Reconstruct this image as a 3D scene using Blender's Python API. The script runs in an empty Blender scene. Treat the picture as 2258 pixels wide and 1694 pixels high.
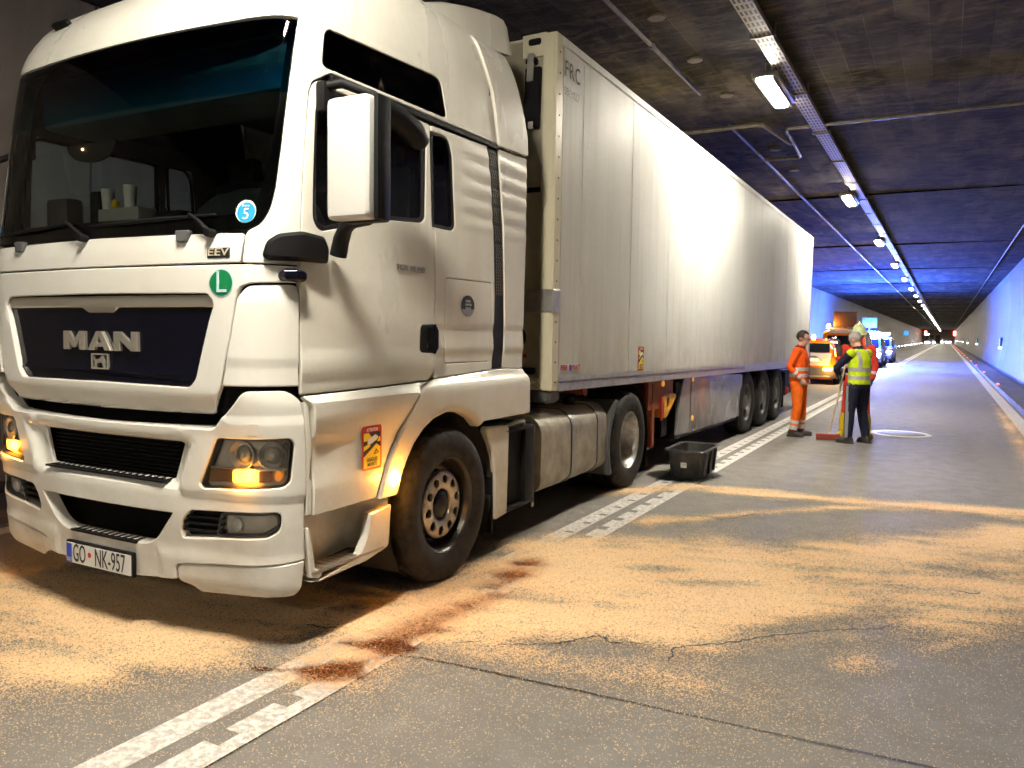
import bpy, bmesh, math, random
from mathutils import Vector, Matrix, noise
from mathutils.geometry import delaunay_2d_cdt
random.seed(7)
SC = bpy.context.scene
COL = SC.collection
R = math.radians
PI = math.pi

# ------------------------------------------------------------------ camera
cam_d = bpy.data.cameras.new("camera")
cam = bpy.data.objects.new("camera", cam_d)
COL.objects.link(cam)
SC.camera = cam
cam_d.sensor_width = 36.0
cam_d.lens = 36.0 * 1709.4 / 2258.0
cam_d.clip_start = 0.05
cam_d.clip_end = 2000
YAW, PITCH, ROLL, HCAM = .5093, .0652, .0140, 1.6327
_r = Vector((math.cos(YAW), math.sin(YAW), 0)); _f = Vector((-math.sin(YAW), math.cos(YAW), 0)); _u = Vector((0, 0, 1))
_f2 = _f * math.cos(PITCH) - _u * math.sin(PITCH); _u2 = _u * math.cos(PITCH) + _f * math.sin(PITCH)
_r3 = _r * math.cos(ROLL) + _u2 * math.sin(ROLL); _u3 = _u2 * math.cos(ROLL) - _r * math.sin(ROLL)
cam.matrix_world = Matrix(((_r3.x, _u3.x, -_f2.x, 0), (_r3.y, _u3.y, -_f2.y, 0), (_r3.z, _u3.z, -_f2.z, HCAM), (0, 0, 0, 1)))
cam_d.dof.use_dof = False

# ------------------------------------------------------------------ world, exposure
W = bpy.data.worlds.new("World"); SC.world = W; W.use_nodes = True
_nt = W.node_tree
_sky = _nt.nodes.new('ShaderNodeTexSky'); _sky.sky_type = 'NISHITA'; _sky.sun_disc = False
_sky.sun_elevation = R(-4); _sky.sun_rotation = R(180)
_bg = _nt.nodes['Background']; _bg.inputs[1].default_value = 0.05
_nt.links.new(_sky.outputs[0], _bg.inputs[0])
SC.view_settings.view_transform = 'Standard'; SC.view_settings.look = 'None'
SC.view_settings.gamma = 1; SC.view_settings.exposure = 0.92
SC.render.engine = 'CYCLES'
cy = SC.cycles
cy.use_denoising = True
try: cy.denoising_prefilter = 'FAST'
except Exception: pass
cy.max_bounces = 7; cy.diffuse_bounces = 4; cy.glossy_bounces = 4; cy.transparent_max_bounces = 12; cy.transmission_bounces = 4
cy.caustics_reflective = False; cy.caustics_refractive = False
cy.sample_clamp_indirect = 6.0
try: cy.use_light_tree = True
except Exception: pass

# strengths of the real lamps
LAMP_COL = (1.0, .94, .82); LAMP_E = 330.0     # radiance of the diffusers      # watts in each ceiling lamp
WARM = (1.0, .92, .74)

# ------------------------------------------------------------------ materials
def P(name, base=(.5, .5, .5), rough=.5, metal=0., coat=0., emis=None, es=0., spec=.5):
    m = bpy.data.materials.new(name); m.use_nodes = True
    b = m.node_tree.nodes['Principled BSDF']
    b.inputs['Base Color'].default_value = (*base, 1); b.inputs['Roughness'].default_value = rough
    b.inputs['Metallic'].default_value = metal; b.inputs['Coat Weight'].default_value = coat
    b.inputs['Coat Roughness'].default_value = .08
    b.inputs['Specular IOR Level'].default_value = spec
    if emis: b.inputs['Emission Color'].default_value = (*emis, 1); b.inputs['Emission Strength'].default_value = es
    return m
class NT:
    def __init__(s, m): s.t = m.node_tree; s.b = s.t.nodes['Principled BSDF']
    def n(s, k, **kw):
        x = s.t.nodes.new(k)
        for a, v in kw.items(): setattr(x, a, v)
        return x
    def l(s, a, b): s.t.links.new(a, b)
    def coord(s, scale=(1, 1, 1), kind='Object', rot=(0, 0, 0)):
        c = s.n('ShaderNodeTexCoord'); mp = s.n('ShaderNodeMapping'); mp.inputs['Scale'].default_value = scale; mp.inputs['Rotation'].default_value = rot
        s.l(c.outputs[kind], mp.inputs[0]); return mp.outputs[0]
    def noise(s, scale, detail=4, rough=.55, vec=None, dist=0):
        x = s.n('ShaderNodeTexNoise'); x.inputs['Scale'].default_value = scale; x.inputs['Detail'].default_value = detail
        x.inputs['Roughness'].default_value = rough; x.inputs['Distortion'].default_value = dist
        if vec is not None: s.l(vec, x.inputs['Vector'])
        return x.outputs['Fac']
    def ramp(s, fac, a, b, ca=(0, 0, 0, 1), cb=(1, 1, 1, 1)):
        x = s.n('ShaderNodeValToRGB'); e = x.color_ramp.elements
        e[0].position = a; e[1].position = b; e[0].color = ca; e[1].color = cb
        s.l(fac, x.inputs[0]); return x.outputs['Color']
    def mix(s, fac, a, b, mode='MIX'):
        x = s.n('ShaderNodeMix', data_type='RGBA', blend_type=mode)
        if isinstance(fac, (int, float)): x.inputs[0].default_value = fac
        else: s.l(fac, x.inputs[0])
        for i, v in ((6, a), (7, b)):
            if isinstance(v, tuple): x.inputs[i].default_value = (*v[:3], 1)
            else: s.l(v, x.inputs[i])
        return x.outputs[2]
    def math(s, op, a, b=None):
        x = s.n('ShaderNodeMath', operation=op)
        for i, v in ((0, a), (1, b)):
            if v is None: continue
            if isinstance(v, (int, float)): x.inputs[i].default_value = v
            else: s.l(v, x.inputs[i])
        return x.outputs[0]
    def bump(s, h, strength=.3, dist=.01, nrm=None):
        x = s.n('ShaderNodeBump'); x.inputs['Strength'].default_value = strength; x.inputs['Distance'].default_value = dist
        s.l(h, x.inputs['Height']); s.l(x.outputs[0], s.b.inputs['Normal']); return x
    def base(s, c): s.l(c, s.b.inputs['Base Color'])
    def rough(s, c): s.l(c, s.b.inputs['Roughness'])

def dirty_paint(name, base, dirt, rough=.28, amount=.5, lowdirt=0., spec=.5, bump=.0):
    m = P(name, base, rough, spec=spec, coat=.25); k = NT(m)
    v = k.coord(); v2 = k.coord((1, 1, .25))
    a = k.ramp(k.noise(1.7, 6, .6, v2, .4), .42, .75)
    b = k.ramp(k.noise(38, 5, .7, v), .56, .72)
    c = k.mix(k.math('MULTIPLY', a, amount), base, dirt)
    c = k.mix(k.math('MULTIPLY', b, amount * .35), c, tuple(x * .55 for x in dirt))
    if lowdirt:   # road grime that clings to the lowest panels: a real film on the paint
        sep = k.n('ShaderNodeSeparateXYZ'); k.l(k.coord(), sep.inputs[0])
        g = k.n('ShaderNodeMapRange'); g.inputs[1].default_value = 1.25; g.inputs[2].default_value = .2
        k.l(sep.outputs[2], g.inputs[0])
        f = k.math('MULTIPLY', g.outputs[0], k.ramp(k.noise(3.1, 6, .65, v), .3, .75))
        c = k.mix(k.math('MULTIPLY', f, lowdirt), c, tuple(x * .6 for x in dirt))
    k.base(c)
    k.rough(k.math('ADD', k.math('MULTIPLY', a, .25), rough))
    if bump: k.bump(k.noise(2.2, 2, .5, k.coord((1, 1, .35))), bump, .02)
    return m

M = {}
M['paint'] = dirty_paint('white_cab_paint', (.80, .785, .72), (.50, .43, .30), .27, .38, .95)
M['paint_front'] = dirty_paint('white_front_paint', (.79, .775, .73), (.54, .48, .37), .28, .26, .7)
M['mirrorw'] = dirty_paint('mirror_shell_white', (.62, .61, .59), (.45, .40, .32), .3, .3)
M['gel'] = None
M['black'] = P('black_plastic', (.008, .008, .009), .55, spec=.16)
M['blackg'] = P('black_gloss', (.004, .004, .010), .06, spec=.22)
M['void'] = P('dark_hollow', (.004, .004, .004), .9, spec=.1)
M['rubber'] = P('tyre_rubber', (.022, .021, .020), .72, spec=.35)
k = NT(M['rubber']); k.base(k.mix(k.ramp(k.noise(14, 6, .6, k.coord()), .40, .75), (.008, .0078, .0075), (.040, .033, .027))); k.bump(k.noise(45, 4, .6, k.coord()), .25, .004)
M['chrome'] = P('chrome', (.78, .74, .66), .30, .85)
M['mirr'] = P('lamp_reflector', (.95, .93, .90), .30, .30)
M['badge'] = P('badge_print_pale', (.48, .43, .33), .4)
M['lampin'] = P('lamp_bowl_grey', (.72, .66, .57), .35, .1)
M['steel'] = P('satin_steel', (.42, .40, .36), .38, .9)
k = NT(M['steel']); k.rough(k.ramp(k.noise(22, 5, .6, k.coord()), .2, .8, (.28,) * 3 + (1,), (.6,) * 3 + (1,)))
M['alu'] = P('aluminium', (.52, .51, .48), .42, .75)
k = NT(M['alu']); vv = k.coord((1, 1, 1)); k.base(k.mix(k.ramp(k.noise(9, 6, .7, vv), .45, .8), (.55, .54, .50), (.34, .32, .28)))
M['grey'] = P('grey_plastic', (.10, .10, .105), .5)
M['tank'] = P('dirty_tank_metal', (.30, .28, .23), .5, .25)
k = NT(M['tank']); k.base(k.mix(k.ramp(k.noise(5, 6, .65, k.coord()), .35, .75), (.46, .42, .34), (.20, .18, .13)))
M['amber'] = P('amber_lens_lit', (.9, .35, .02), .2, emis=(1.0, .36, .02), es=9)
M['amber_dim'] = P('amber_lens', (.75, .28, .05), .25, emis=(1., .3, .03), es=.35)
M['amber_side'] = P('side_indicator_lit', (.9, .5, .1), .2, emis=(1.0, .47, .08), es=30)
M['redr'] = P('red_reflector', (.5, .03, .02), .3)
M['ambr'] = P('amber_reflector', (.8, .35, .04), .3, emis=(1, .45, .08), es=.25)  # faint glow added to a reflector for the light it returns
M['white'] = P('white_print', (.78, .77, .74), .5)
M['ink'] = P('black_print', (.012, .012, .012), .5)
M['red'] = P('red_print', (.50, .025, .02), .45)
M['yellow'] = P('yellow_print', (.82, .58, .02), .45)
M['green'] = P('green_print', (.005, .20, .07), .4)
M['palebl'] = P('pale_blue_print', (.50, .68, .72), .4)
M['cyan'] = P('blue_print', (.02, .33, .62), .4)
M['blue'] = P('plate_blue', (.01, .06, .50), .4)
M['glow_frame'] = P('frame_orange_glow', (.34, .08, .022), .62)  # orange lamp glow under the trailer is put into the frame colour
k = NT(M['glow_frame']); k.base(k.mix(k.noise(7, 6, .7, k.coord()), (.42, .095, .022), (.12, .035, .015)))
M['inner'] = P('cab_trim_dark', (.035, .034, .030), .8)
M['dash'] = P('dashboard_grey', (.05, .055, .05), .7)
M['cowl'] = P('instrument_cowl', (.035, .05, .05), .6)
M['lgrey'] = P('light_grey_plastic', (.42, .42, .38), .6)

def glass(name, tint=(.35, .45, .42), rough=.02, band=False):
    m = bpy.data.materials.new(name); m.use_nodes = True; t = m.node_tree
    for n in list(t.nodes):
        if n.type != 'OUTPUT_MATERIAL': t.nodes.remove(n)
    out = [n for n in t.nodes if n.type == 'OUTPUT_MATERIAL'][0]
    tr = t.nodes.new('ShaderNodeBsdfTransparent'); tr.inputs[0].default_value = (*tint, 1)
    gl = t.nodes.new('ShaderNodeBsdfGlossy'); gl.inputs['Roughness'].default_value = rough
    fr = t.nodes.new('ShaderNodeFresnel'); fr.inputs[0].default_value = 1.5
    mx = t.nodes.new('ShaderNodeMixShader')
    t.links.new(fr.outputs[0], mx.inputs[0]); t.links.new(tr.outputs[0], mx.inputs[1]); t.links.new(gl.outputs[0], mx.inputs[2])
    t.links.new(mx.outputs[0], out.inputs[0])
    if band:      # the printed blue-green shade band along the top of the pane
        c = t.nodes.new('ShaderNodeTexCoord'); s = t.nodes.new('ShaderNodeSeparateXYZ'); r = t.nodes.new('ShaderNodeValToRGB')
        mr = t.nodes.new('ShaderNodeMapRange'); mr.inputs[1].default_value = 2.78; mr.inputs[2].default_value = 3.16
        t.links.new(c.outputs['Object'], s.inputs[0]); t.links.new(s.outputs[2], mr.inputs[0]); t.links.new(mr.outputs[0], r.inputs[0])
        r.color_ramp.elements[0].position = .02; r.color_ramp.elements[0].color = (*tint, 1)
        r.color_ramp.elements[1].position = .06; r.color_ramp.elements[1].color = (.06, .50, .62, 1)
        e = r.color_ramp.elements.new(.8); e.color = (.01, .05, .14, 1)
        t.links.new(r.outputs[0], tr.inputs[0])
    return m
M['ws'] = glass('windscreen_glass', (.86, .92, .90), band=True)
M['glass'] = glass('side_glass', (.62, .80, .92))  # blue tint carries the blue light on the wall outside
M['dglass'] = glass('dark_tinted_glass', (.05, .07, .06))
M['lens'] = glass('clear_lamp_lens', (.97, .96, .93))

# ------------------------------------------------------------------ object helpers
def link(o, parent=None):
    COL.objects.link(o)
    if parent is not None: o.parent = parent
    return o
def tag(o, label=None, cat=None, group=None, kind=None):
    if label: o['label'] = label
    if cat: o['category'] = cat
    if group: o['group'] = group
    if kind: o['kind'] = kind
    return o
def empty(name, loc=(0, 0, 0), rz=0., label=None, cat=None, group=None):
    o = bpy.data.objects.new(name, None); o.empty_display_size = .2
    link(o); o.location = loc; o.rotation_euler = (0, 0, rz)
    return tag(o, label, cat, group)
def finish(name, bm, mats, parent=None, smooth=True, ang=35, recalc=True):
    if recalc: bmesh.ops.recalc_face_normals(bm, faces=bm.faces)
    me = bpy.data.meshes.new(name); bm.to_mesh(me); bm.free()
    for m in (mats if isinstance(mats, (list, tuple)) else [mats]): me.materials.append(m)
    if smooth:
        me.polygons.foreach_set('use_smooth', [True] * len(me.polygons))
        try: me.set_sharp_from_angle(angle=R(ang))
        except Exception: pass
    o = bpy.data.objects.new(name, me)
    return link(o, parent)
def box(bm, c, s, rot=None, bev=0., mi=0, seg=2):
    vs = bmesh.ops.create_cube(bm, size=1.)['verts']
    bmesh.ops.scale(bm, vec=s, verts=vs)
    if bev > 0:
        es = list({e for v in vs for e in v.link_edges})
        r = bmesh.ops.bevel(bm, geom=es, offset=min(bev, min(s) * .45), segments=seg, affect='EDGES', profile=.6)
        vs = list({v for f in r['faces'] for v in f.verts} | {v for v in vs if v.is_valid})
    if rot is not None: bmesh.ops.rotate(bm, verts=vs, cent=(0, 0, 0), matrix=rot)
    bmesh.ops.translate(bm, verts=vs, vec=c)
    for f in {f for v in vs for f in v.link_faces}: f.material_index = mi
    return vs
def tube(bm, pts, r, seg=10, mi=0, cap=True):
    """swept round tube; r number or list"""
    pts = [Vector(p) for p in pts]; n = len(pts)
    rr = r if isinstance(r, (list, tuple)) else [r] * n
    rings = []; up = None
    for i, p in enumerate(pts):
        t = (pts[min(i + 1, n - 1)] - pts[max(i - 1, 0)]).normalized()
        if up is None:
            up = Vector((0, 0, 1)) if abs(t.z) < .9 else Vector((1, 0, 0))
        x = t.cross(up); x.normalize(); y = x.cross(t); up = y
        rings.append([bm.verts.new(p + (x * math.cos(a) + y * math.sin(a)) * rr[i]) for a in [2 * PI * k / seg for k in range(seg)]])
    fs = []
    for a, b in zip(rings, rings[1:]):
        for k in range(seg): fs.append(bm.faces.new((a[k], a[(k + 1) % seg], b[(k + 1) % seg], b[k])))
    if cap: fs.append(bm.faces.new(rings[0][::-1])); fs.append(bm.faces.new(rings[-1]))
    for f in fs: f.material_index = mi
    return rings
def lathe(bm, prof, c, axis='X', seg=48, mi=0, close=False):
    """prof = [(r, t)], t along the axis"""
    rings = []
    for r, t in prof:
        ring = []
        for k in range(seg):
            a = 2 * PI * k / seg; u, v = r * math.cos(a), r * math.sin(a)
            p = {'X': (t, u, v), 'Y': (u, t, v), 'Z': (u, v, t)}[axis]
            ring.append(bm.verts.new((c[0] + p[0], c[1] + p[1], c[2] + p[2])))
        rings.append(ring)
    pr = list(zip(rings, rings[1:])) + ([(rings[-1], rings[0])] if close else [])
    for a, b in pr:
        for k in range(seg):
            f = bm.faces.new((a[k], a[(k + 1) % seg], b[(k + 1) % seg], b[k])); f.material_index = mi
    return rings
def prism(bm, poly, y0, y1, axis='Y', mi=0):
    """closed polygon in the plane normal to axis, extruded y0..y1"""
    def q(u, v, t): return {'X': (t, u, v), 'Y': (u, t, v), 'Z': (u, v, t)}[axis]
    A = [bm.verts.new(q(u, v, y0)) for u, v in poly]; B = [bm.verts.new(q(u, v, y1)) for u, v in poly]
    n = len(poly); fs = [bm.faces.new(A), bm.faces.new(B[::-1])]
    for i in range(n): fs.append(bm.faces.new((A[i], B[i], B[(i + 1) % n], A[(i + 1) % n])))
    for f in fs: f.material_index = mi
    return A + B

# ------------------------------------------------------------------ 2D polygons
def rnd(poly, r=.03, n=4, rs=None):
    out = []; N = len(poly)
    for i in range(N):
        p = Vector(poly[i][:2]); a = Vector(poly[i - 1][:2]); b = Vector(poly[(i + 1) % N][:2])
        rr = poly[i][2] if len(poly[i]) > 2 else (rs[i] if rs else r)
        da, db = (a - p), (b - p); la, lb = da.length, db.length
        rr = min(rr, la * .45, lb * .45)
        if rr < 1e-4: out.append(tuple(p)); continue
        A = p + da / la * rr; B = p + db / lb * rr
        for k in range(n + 1):
            t = k / n; out.append(tuple(A * (1 - t) ** 2 + p * 2 * t * (1 - t) + B * t * t))
    return out
def resample(poly, L):
    out = []
    for i in range(len(poly)):
        a = Vector(poly[i]); b = Vector(poly[(i + 1) % len(poly)]); n = max(1, int(math.ceil((b - a).length / L)))
        for k in range(n): out.append(tuple(a.lerp(b, k / n)))
    return out
def area(poly): return .5 * sum(poly[i - 1][0] * poly[i][1] - poly[i][0] * poly[i - 1][1] for i in range(len(poly)))
def pip(x, y, poly):
    c = False; j = len(poly) - 1
    for i in range(len(poly)):
        xi, yi = poly[i]; xj, yj = poly[j]
        if (yi > y) != (yj > y) and x < (xj - xi) * (y - yi) / (yj - yi) + xi: c = not c
        j = i
    return c
def inset(poly, d):
    s = 1 if area(poly) > 0 else -1; out = []; N = len(poly)
    for i in range(N):
        p = Vector(poly[i]); a = (p - Vector(poly[i - 1])); b = (Vector(poly[(i + 1) % N]) - p)
        if a.length < 1e-7 or b.length < 1e-7: out.append(tuple(p)); continue
        a.normalize(); b.normalize()
        n = Vector((-a.y, a.x)) + Vector((-b.y, b.x)); 
        if n.length < 1e-6: out.append(tuple(p)); continue
        n.normalize(); c = max(.5, n.dot(Vector((-a.y, a.x))))
        out.append(tuple(p + n * s * d / c))
    return out
def segd(x, y, poly):
    m = 1e9
    for i in range(len(poly)):
        ax, ay = poly[i - 1]; bx, by = poly[i]; dx, dy = bx - ax, by - ay; L = dx * dx + dy * dy
        t = 0 if L == 0 else max(0, min(1, ((x - ax) * dx + (y - ay) * dy) / L))
        m = min(m, (x - ax - t * dx) ** 2 + (y - ay - t * dy) ** 2)
    return math.sqrt(m)
def mir(poly): return [(-p[0],) + tuple(p[1:]) for p in poly][::-1]
def sym(poly): return list(poly) + mir(poly)

def patch(name, mp, outline, mat, parent, off=0., thick=.03, bev=.004, step=.07, holes=(), relief=None, ang=35, maxe=.07):
    """a panel cut to an outline in surface coordinates and laid on the surface mp(u, v, d)"""
    loops = [resample(list(outline), maxe)] + [resample(list(h), maxe) for h in holes]
    V = []; E = []; kind = []
    for li, lp in enumerate(loops):
        s0 = len(V); V += lp; kind += [0] * len(lp); E += [(s0 + i, s0 + (i + 1) % len(lp)) for i in range(len(lp))]
        if bev > 0:
            ip = inset(lp, bev if li == 0 else -bev); s1 = len(V); V += ip; kind += [1] * len(ip)
            E += [(s1 + i, s1 + (i + 1) % len(ip)) for i in range(len(ip))]
    x0 = min(p[0] for p in loops[0]); x1 = max(p[0] for p in loops[0]); y0 = min(p[1] for p in loops[0]); y1 = max(p[1] for p in loops[0])
    nx = int((x1 - x0) / step) + 1; ny = int((y1 - y0) / step) + 1
    for i in range(1, nx + 1):
        for j in range(1, ny + 1):
            x = x0 + i * step; y = y0 + j * step
            if pip(x, y, loops[0]) and not any(pip(x, y, h) for h in loops[1:]):
                if min(segd(x, y, l) for l in loops) > max(bev * 1.6, step * .3): V.append((x, y)); kind.append(1)
    r = delaunay_2d_cdt([Vector(v) for v in V], E, [], 0, 1e-6)
    ov, _, of, orv = r[0], r[1], r[2], r[3]
    bm = bmesh.new(); bv = []
    isb = []
    for i, v in enumerate(ov):
        kd = min([kind[j] for j in orv[i]] or [1]); isb.append(kd == 0)
        d = off + (relief(v.x, v.y) if relief else 0) - (bev if (kd == 0 and bev > 0) else 0)
        bv.append(bm.verts.new(mp(v.x, v.y, d)))
    for f in of:
        c = sum((ov[i] for i in f), Vector((0, 0))) / len(f)
        if pip(c.x, c.y, loops[0]) and not any(pip(c.x, c.y, h) for h in loops[1:]):
            try: bm.faces.new([bv[i] for i in f])
            except ValueError: pass
    if thick > 0:
        be = [e for e in bm.edges if e.is_boundary]
        low = {}
        for e in be:
            for v in e.verts:
                low[v] = None
        idx = {v: i for i, v in enumerate(bv)}
        for v in low:
            p = ov[idx[v]]; low[v] = bm.verts.new(mp(p.x, p.y, off - thick))
        for e in be:
            a, b = e.verts; bm.faces.new((a, b, low[b], low[a]))
    for v in [v for v in bm.verts if not v.link_faces]: bm.verts.remove(v)
    # outward orientation
    bm.normal_update()
    o = finish(name, bm, mat, parent, ang=ang)
    return o
def grid(name, mp, us, vs, mat, parent, off=0., relief=None, ang=40):
    bm = bmesh.new(); g = [[bm.verts.new(mp(u, v, off + (relief(u, v) if relief else 0))) for u in us] for v in vs]
    for j in range(len(vs) - 1):
        for i in range(len(us) - 1): bm.faces.new((g[j][i], g[j][i + 1], g[j + 1][i + 1], g[j + 1][i]))
    return finish(name, bm, mat, parent, ang=ang)
def lin(a, b, n): return [a + (b - a) * i / n for i in range(n + 1)]
FONT_CACHE = {}
def text(name, s, mp, u, v, h, mat, parent, off=.003, sx=1., depth=.002, align='CENTER', space=1., bold=0.):
    cu = bpy.data.curves.new('lettering', 'FONT'); cu.body = s; cu.align_x = align; cu.align_y = 'CENTER'; cu.size = 1.; cu.space_character = space
    cu.extrude = .5; cu.resolution_u = 3; cu.offset = bold
    t = bpy.data.objects.new('lettering', cu); COL.objects.link(t)
    dg = bpy.context.evaluated_depsgraph_get(); dg.update()
    me = bpy.data.meshes.new_from_object(t.evaluated_get(dg))
    COL.objects.unlink(t); bpy.data.objects.remove(t)
    k = h / .70
    for vt in me.vertices:
        x, y, z = vt.co
        vt.co = mp(u + x * k * sx, v + y * k, off + (z + .5) * depth)
    me.materials.clear(); me.materials.append(mat)
    o = bpy.data.objects.new(name, me); return link(o, parent)
# ================================================================== TUNNEL (setting)
Y0, Y1 = -45.0, 330.0
ZC = 4.9
CX = -2.6                                   # tunnel axis
WALLR = [(2.36, .12), (2.46, .6), (2.58, 1.3), (2.66, 2.2), (2.68, 3.1), (2.63, 4.0), (2.52, 4.9)]
def ext(name, prof, ys, mat, flip=False, smooth=True, kind='structure'):
    bm = bmesh.new(); rows = [[bm.verts.new((x, y, z)) for x, z in prof] for y in ys]
    for a, b in zip(rows, rows[1:]):
        for i in range(len(prof) - 1): bm.faces.new((a[i], a[i + 1], b[i + 1], b[i]) if not flip else (a[i + 1], a[i], b[i], b[i + 1]))
    o = finish(name, bm, mat, recalc=False, ang=30, smooth=smooth)
    if kind: o['kind'] = kind
    return o

# --- asphalt
m = P('asphalt', (.13, .12, .11), .8, spec=.22); k = NT(m)
v = k.coord(); big = k.noise(.35, 5, .6, k.coord((1, .25, 1))); mid = k.noise(4.5, 6, .65, v); fine = k.noise(170, 3, .7, v)
c = k.mix(k.ramp(big, .3, .72), (.20, .188, .174), (.28, .266, .247))
c = k.mix(k.math('MULTIPLY', k.ramp(mid, .35, .8), .45), c, (.15, .135, .118))
c = k.mix(k.math('MULTIPLY', k.ramp(fine, .52, .68), .6), c, (.085, .078, .072))
vo = k.n('ShaderNodeTexVoronoi'); vo.inputs['Scale'].default_value = 75; k.l(v, vo.inputs['Vector'])
sp = k.math('LESS_THAN', vo.outputs['Distance'], .20); hs = k.n('ShaderNodeSeparateColor'); k.l(vo.outputs['Color'], hs.inputs[0])
sp = k.math('MULTIPLY', sp, k.math('GREATER_THAN', hs.outputs[0], .80))
c = k.mix(k.math('MULTIPLY', sp, .6), c, (.58, .54, .47))
# tyre tracks polished along the lane
sx = k.n('ShaderNodeSeparateXYZ'); k.l(v, sx.inputs[0])
tr = k.math('ABSOLUTE', k.math('SUBTRACT', k.math('ABSOLUTE', k.math('ADD', sx.outputs[0], .55)), .85))
trk = k.ramp(tr, .1, .55, (1, 1, 1, 1), (0, 0, 0, 1))
c = k.mix(k.math('MULTIPLY', trk, .25), c, (.14, .132, .124))
k.base(c); k.rough(k.ramp(mid, .3, .8, (.60,) * 3 + (1,), (.88,) * 3 + (1,)))
k.bump(k.math('ADD', k.math('MULTIPLY', fine, .7), k.math('MULTIPLY', k.noise(60, 3, .6, v), .6)), .55, .006)
M['asphalt'] = m
ys = lin(Y0, 30, 30) + lin(34, Y1, 40)
ext('road', [(-7.0, 0), (-4.5, 0), (-2.5, 0), (0, 0), (1.52, 0)], ys, M['asphalt'], flip=True)

m = P('walkway_concrete', (.10, .098, .095), .7); k = NT(m)
k.base(k.mix(k.ramp(k.noise(3, 6, .6, k.coord((1, .3, 1))), .3, .75), (.12, .115, .11), (.055, .054, .053))); k.bump(k.noise(60, 4, .6, k.coord()), .3, .004)
M['walk'] = m
M['kerbdark'] = P('kerb_slot', (.03, .028, .026), .8)
ext('walkway', [(1.52, 0), (1.525, .07), (1.56, .10), (2.19, .105)], ys, M['walk'], flip=True)
ext('walkway', [(-7.53, .105), (-6.8, .10), (-6.765, .07), (-6.76, 0.0), (-6.7, -.02)], ys, M['walk'], flip=True)
ext('kerb', [(2.19, .105), (2.36, .125), (2.37, .2)], ys, M['kerbdark'], flip=True)
ext('kerb', [(-7.57, .2), (-7.56, .125), (-7.53, .105)], ys, M['kerbdark'], flip=True)

# --- wall coating: whitish, grimy, vertical run-down streaks and panel joints
def wallmat(name, base, dirt):
    m = P(name, base, .60, spec=.12); k = NT(m)
    sep = k.n('ShaderNodeSeparateXYZ'); k.l(k.coord(), sep.inputs[0])
    st = k.noise(1.0, 7, .62, k.coord((1, 1.6, .12)), .3); sp = k.noise(26, 5, .65, k.coord((1, 1, .6)))
    c = k.mix(k.ramp(st, .32, .72), base, dirt); c = k.mix(k.math('MULTIPLY', k.ramp(sp, .5, .75), .35), c, (.16, .15, .14))
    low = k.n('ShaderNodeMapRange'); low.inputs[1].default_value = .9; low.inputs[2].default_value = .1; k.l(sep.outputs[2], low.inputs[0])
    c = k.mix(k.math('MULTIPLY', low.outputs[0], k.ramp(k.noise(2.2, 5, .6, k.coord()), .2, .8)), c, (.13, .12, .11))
    fr = k.math('FRACT', k.math('DIVIDE', sep.outputs[1], 2.5)); j = k.math('LESS_THAN', fr, .011)
    c = k.mix(j, c, (.06, .06, .06))
    k.base(c); k.bump(k.noise(30, 4, .6, k.coord((1, 1, .4))), .12, .01); return m
M['wall'] = wallmat('tunnel_wall_coating', (.25, .228, .195), (.15, .135, .11))
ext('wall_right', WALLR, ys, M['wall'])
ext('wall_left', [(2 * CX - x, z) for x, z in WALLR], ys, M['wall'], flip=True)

# --- ceiling: shuttered concrete, sooty
m = P('ceiling_concrete', (.085, .078, .068), .95, spec=.08); k = NT(m); v = k.coord()
brd = k.n('ShaderNodeTexBrick'); brd.inputs['Scale'].default_value = 1; brd.inputs['Brick Width'].default_value = 2.4; brd.inputs['Row Height'].default_value = .30
brd.inputs['Mortar Size'].default_value = .006; brd.inputs['Mortar Smooth'].default_value = .6; brd.inputs['Bias'].default_value = 0
brd.inputs['Color1'].default_value = (.115, .098, .078, 1); brd.inputs['Color2'].default_value = (.058, .050, .042, 1); brd.inputs['Mortar'].default_value = (.16, .14, .11, 1)
k.l(k.coord((1, 1, 1), rot=(0, 0, PI / 2)), brd.inputs['Vector'])
c = k.mix(k.ramp(k.noise(1.3, 7, .65, k.coord((1.6, .6, 1)), .5), .40, .60), brd.outputs['Color'], (.026, .023, .021))
c = k.mix(k.math('MULTIPLY', k.ramp(k.noise(5, 6, .7, k.coord((.5, 1.5, 1)), .8), .46, .72), .6), c, (.22, .17, .11))
c = k.mix(k.math('MULTIPLY', k.ramp(k.noise(.5, 3, .5, v), .3, .6, (1, 1, 1, 1), (0, 0, 0, 1)), .6), c, (.022, .02, .02))
k.base(c); k.bump(k.noise(9, 7, .7, k.coord((.6, 1.4, 1))), .4, .02); M['ceil'] = m
ext('ceiling', [(-7.72, 4.9), (-7.3, 4.905), (-2.6, 4.95), (2.1, 4.905), (2.52, 4.9)], ys, m)
bm = bmesh.new()
yj = -23.1
while yj < 320:
    if abs(yj - 9) > 1: box(bm, (CX, yj, 4.925), (10.2, .018, .05))
    yj += 10.7
o = finish('ceiling_joint', bm, M['void']); tag(o, kind='structure')
# closing walls at both far ends of the modelled stretch
M['endw'] = P('far_portal_wall', (.42, .36, .26), .8)
M['enddoor'] = P('far_portal_door', (.10, .095, .085), .8)
bm = bmesh.new(); box(bm, (CX, Y1 + .2, 2.5), (10.6, .4, 5)); o = finish('wall_back', bm, M['endw']); tag(o, kind='structure')
bm = bmesh.new(); box(bm, (CX, Y0 - .2, 2.5), (10.6, .4, 5)); o = finish('wall_front', bm, M['ceil']); tag(o, kind='structure')

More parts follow.
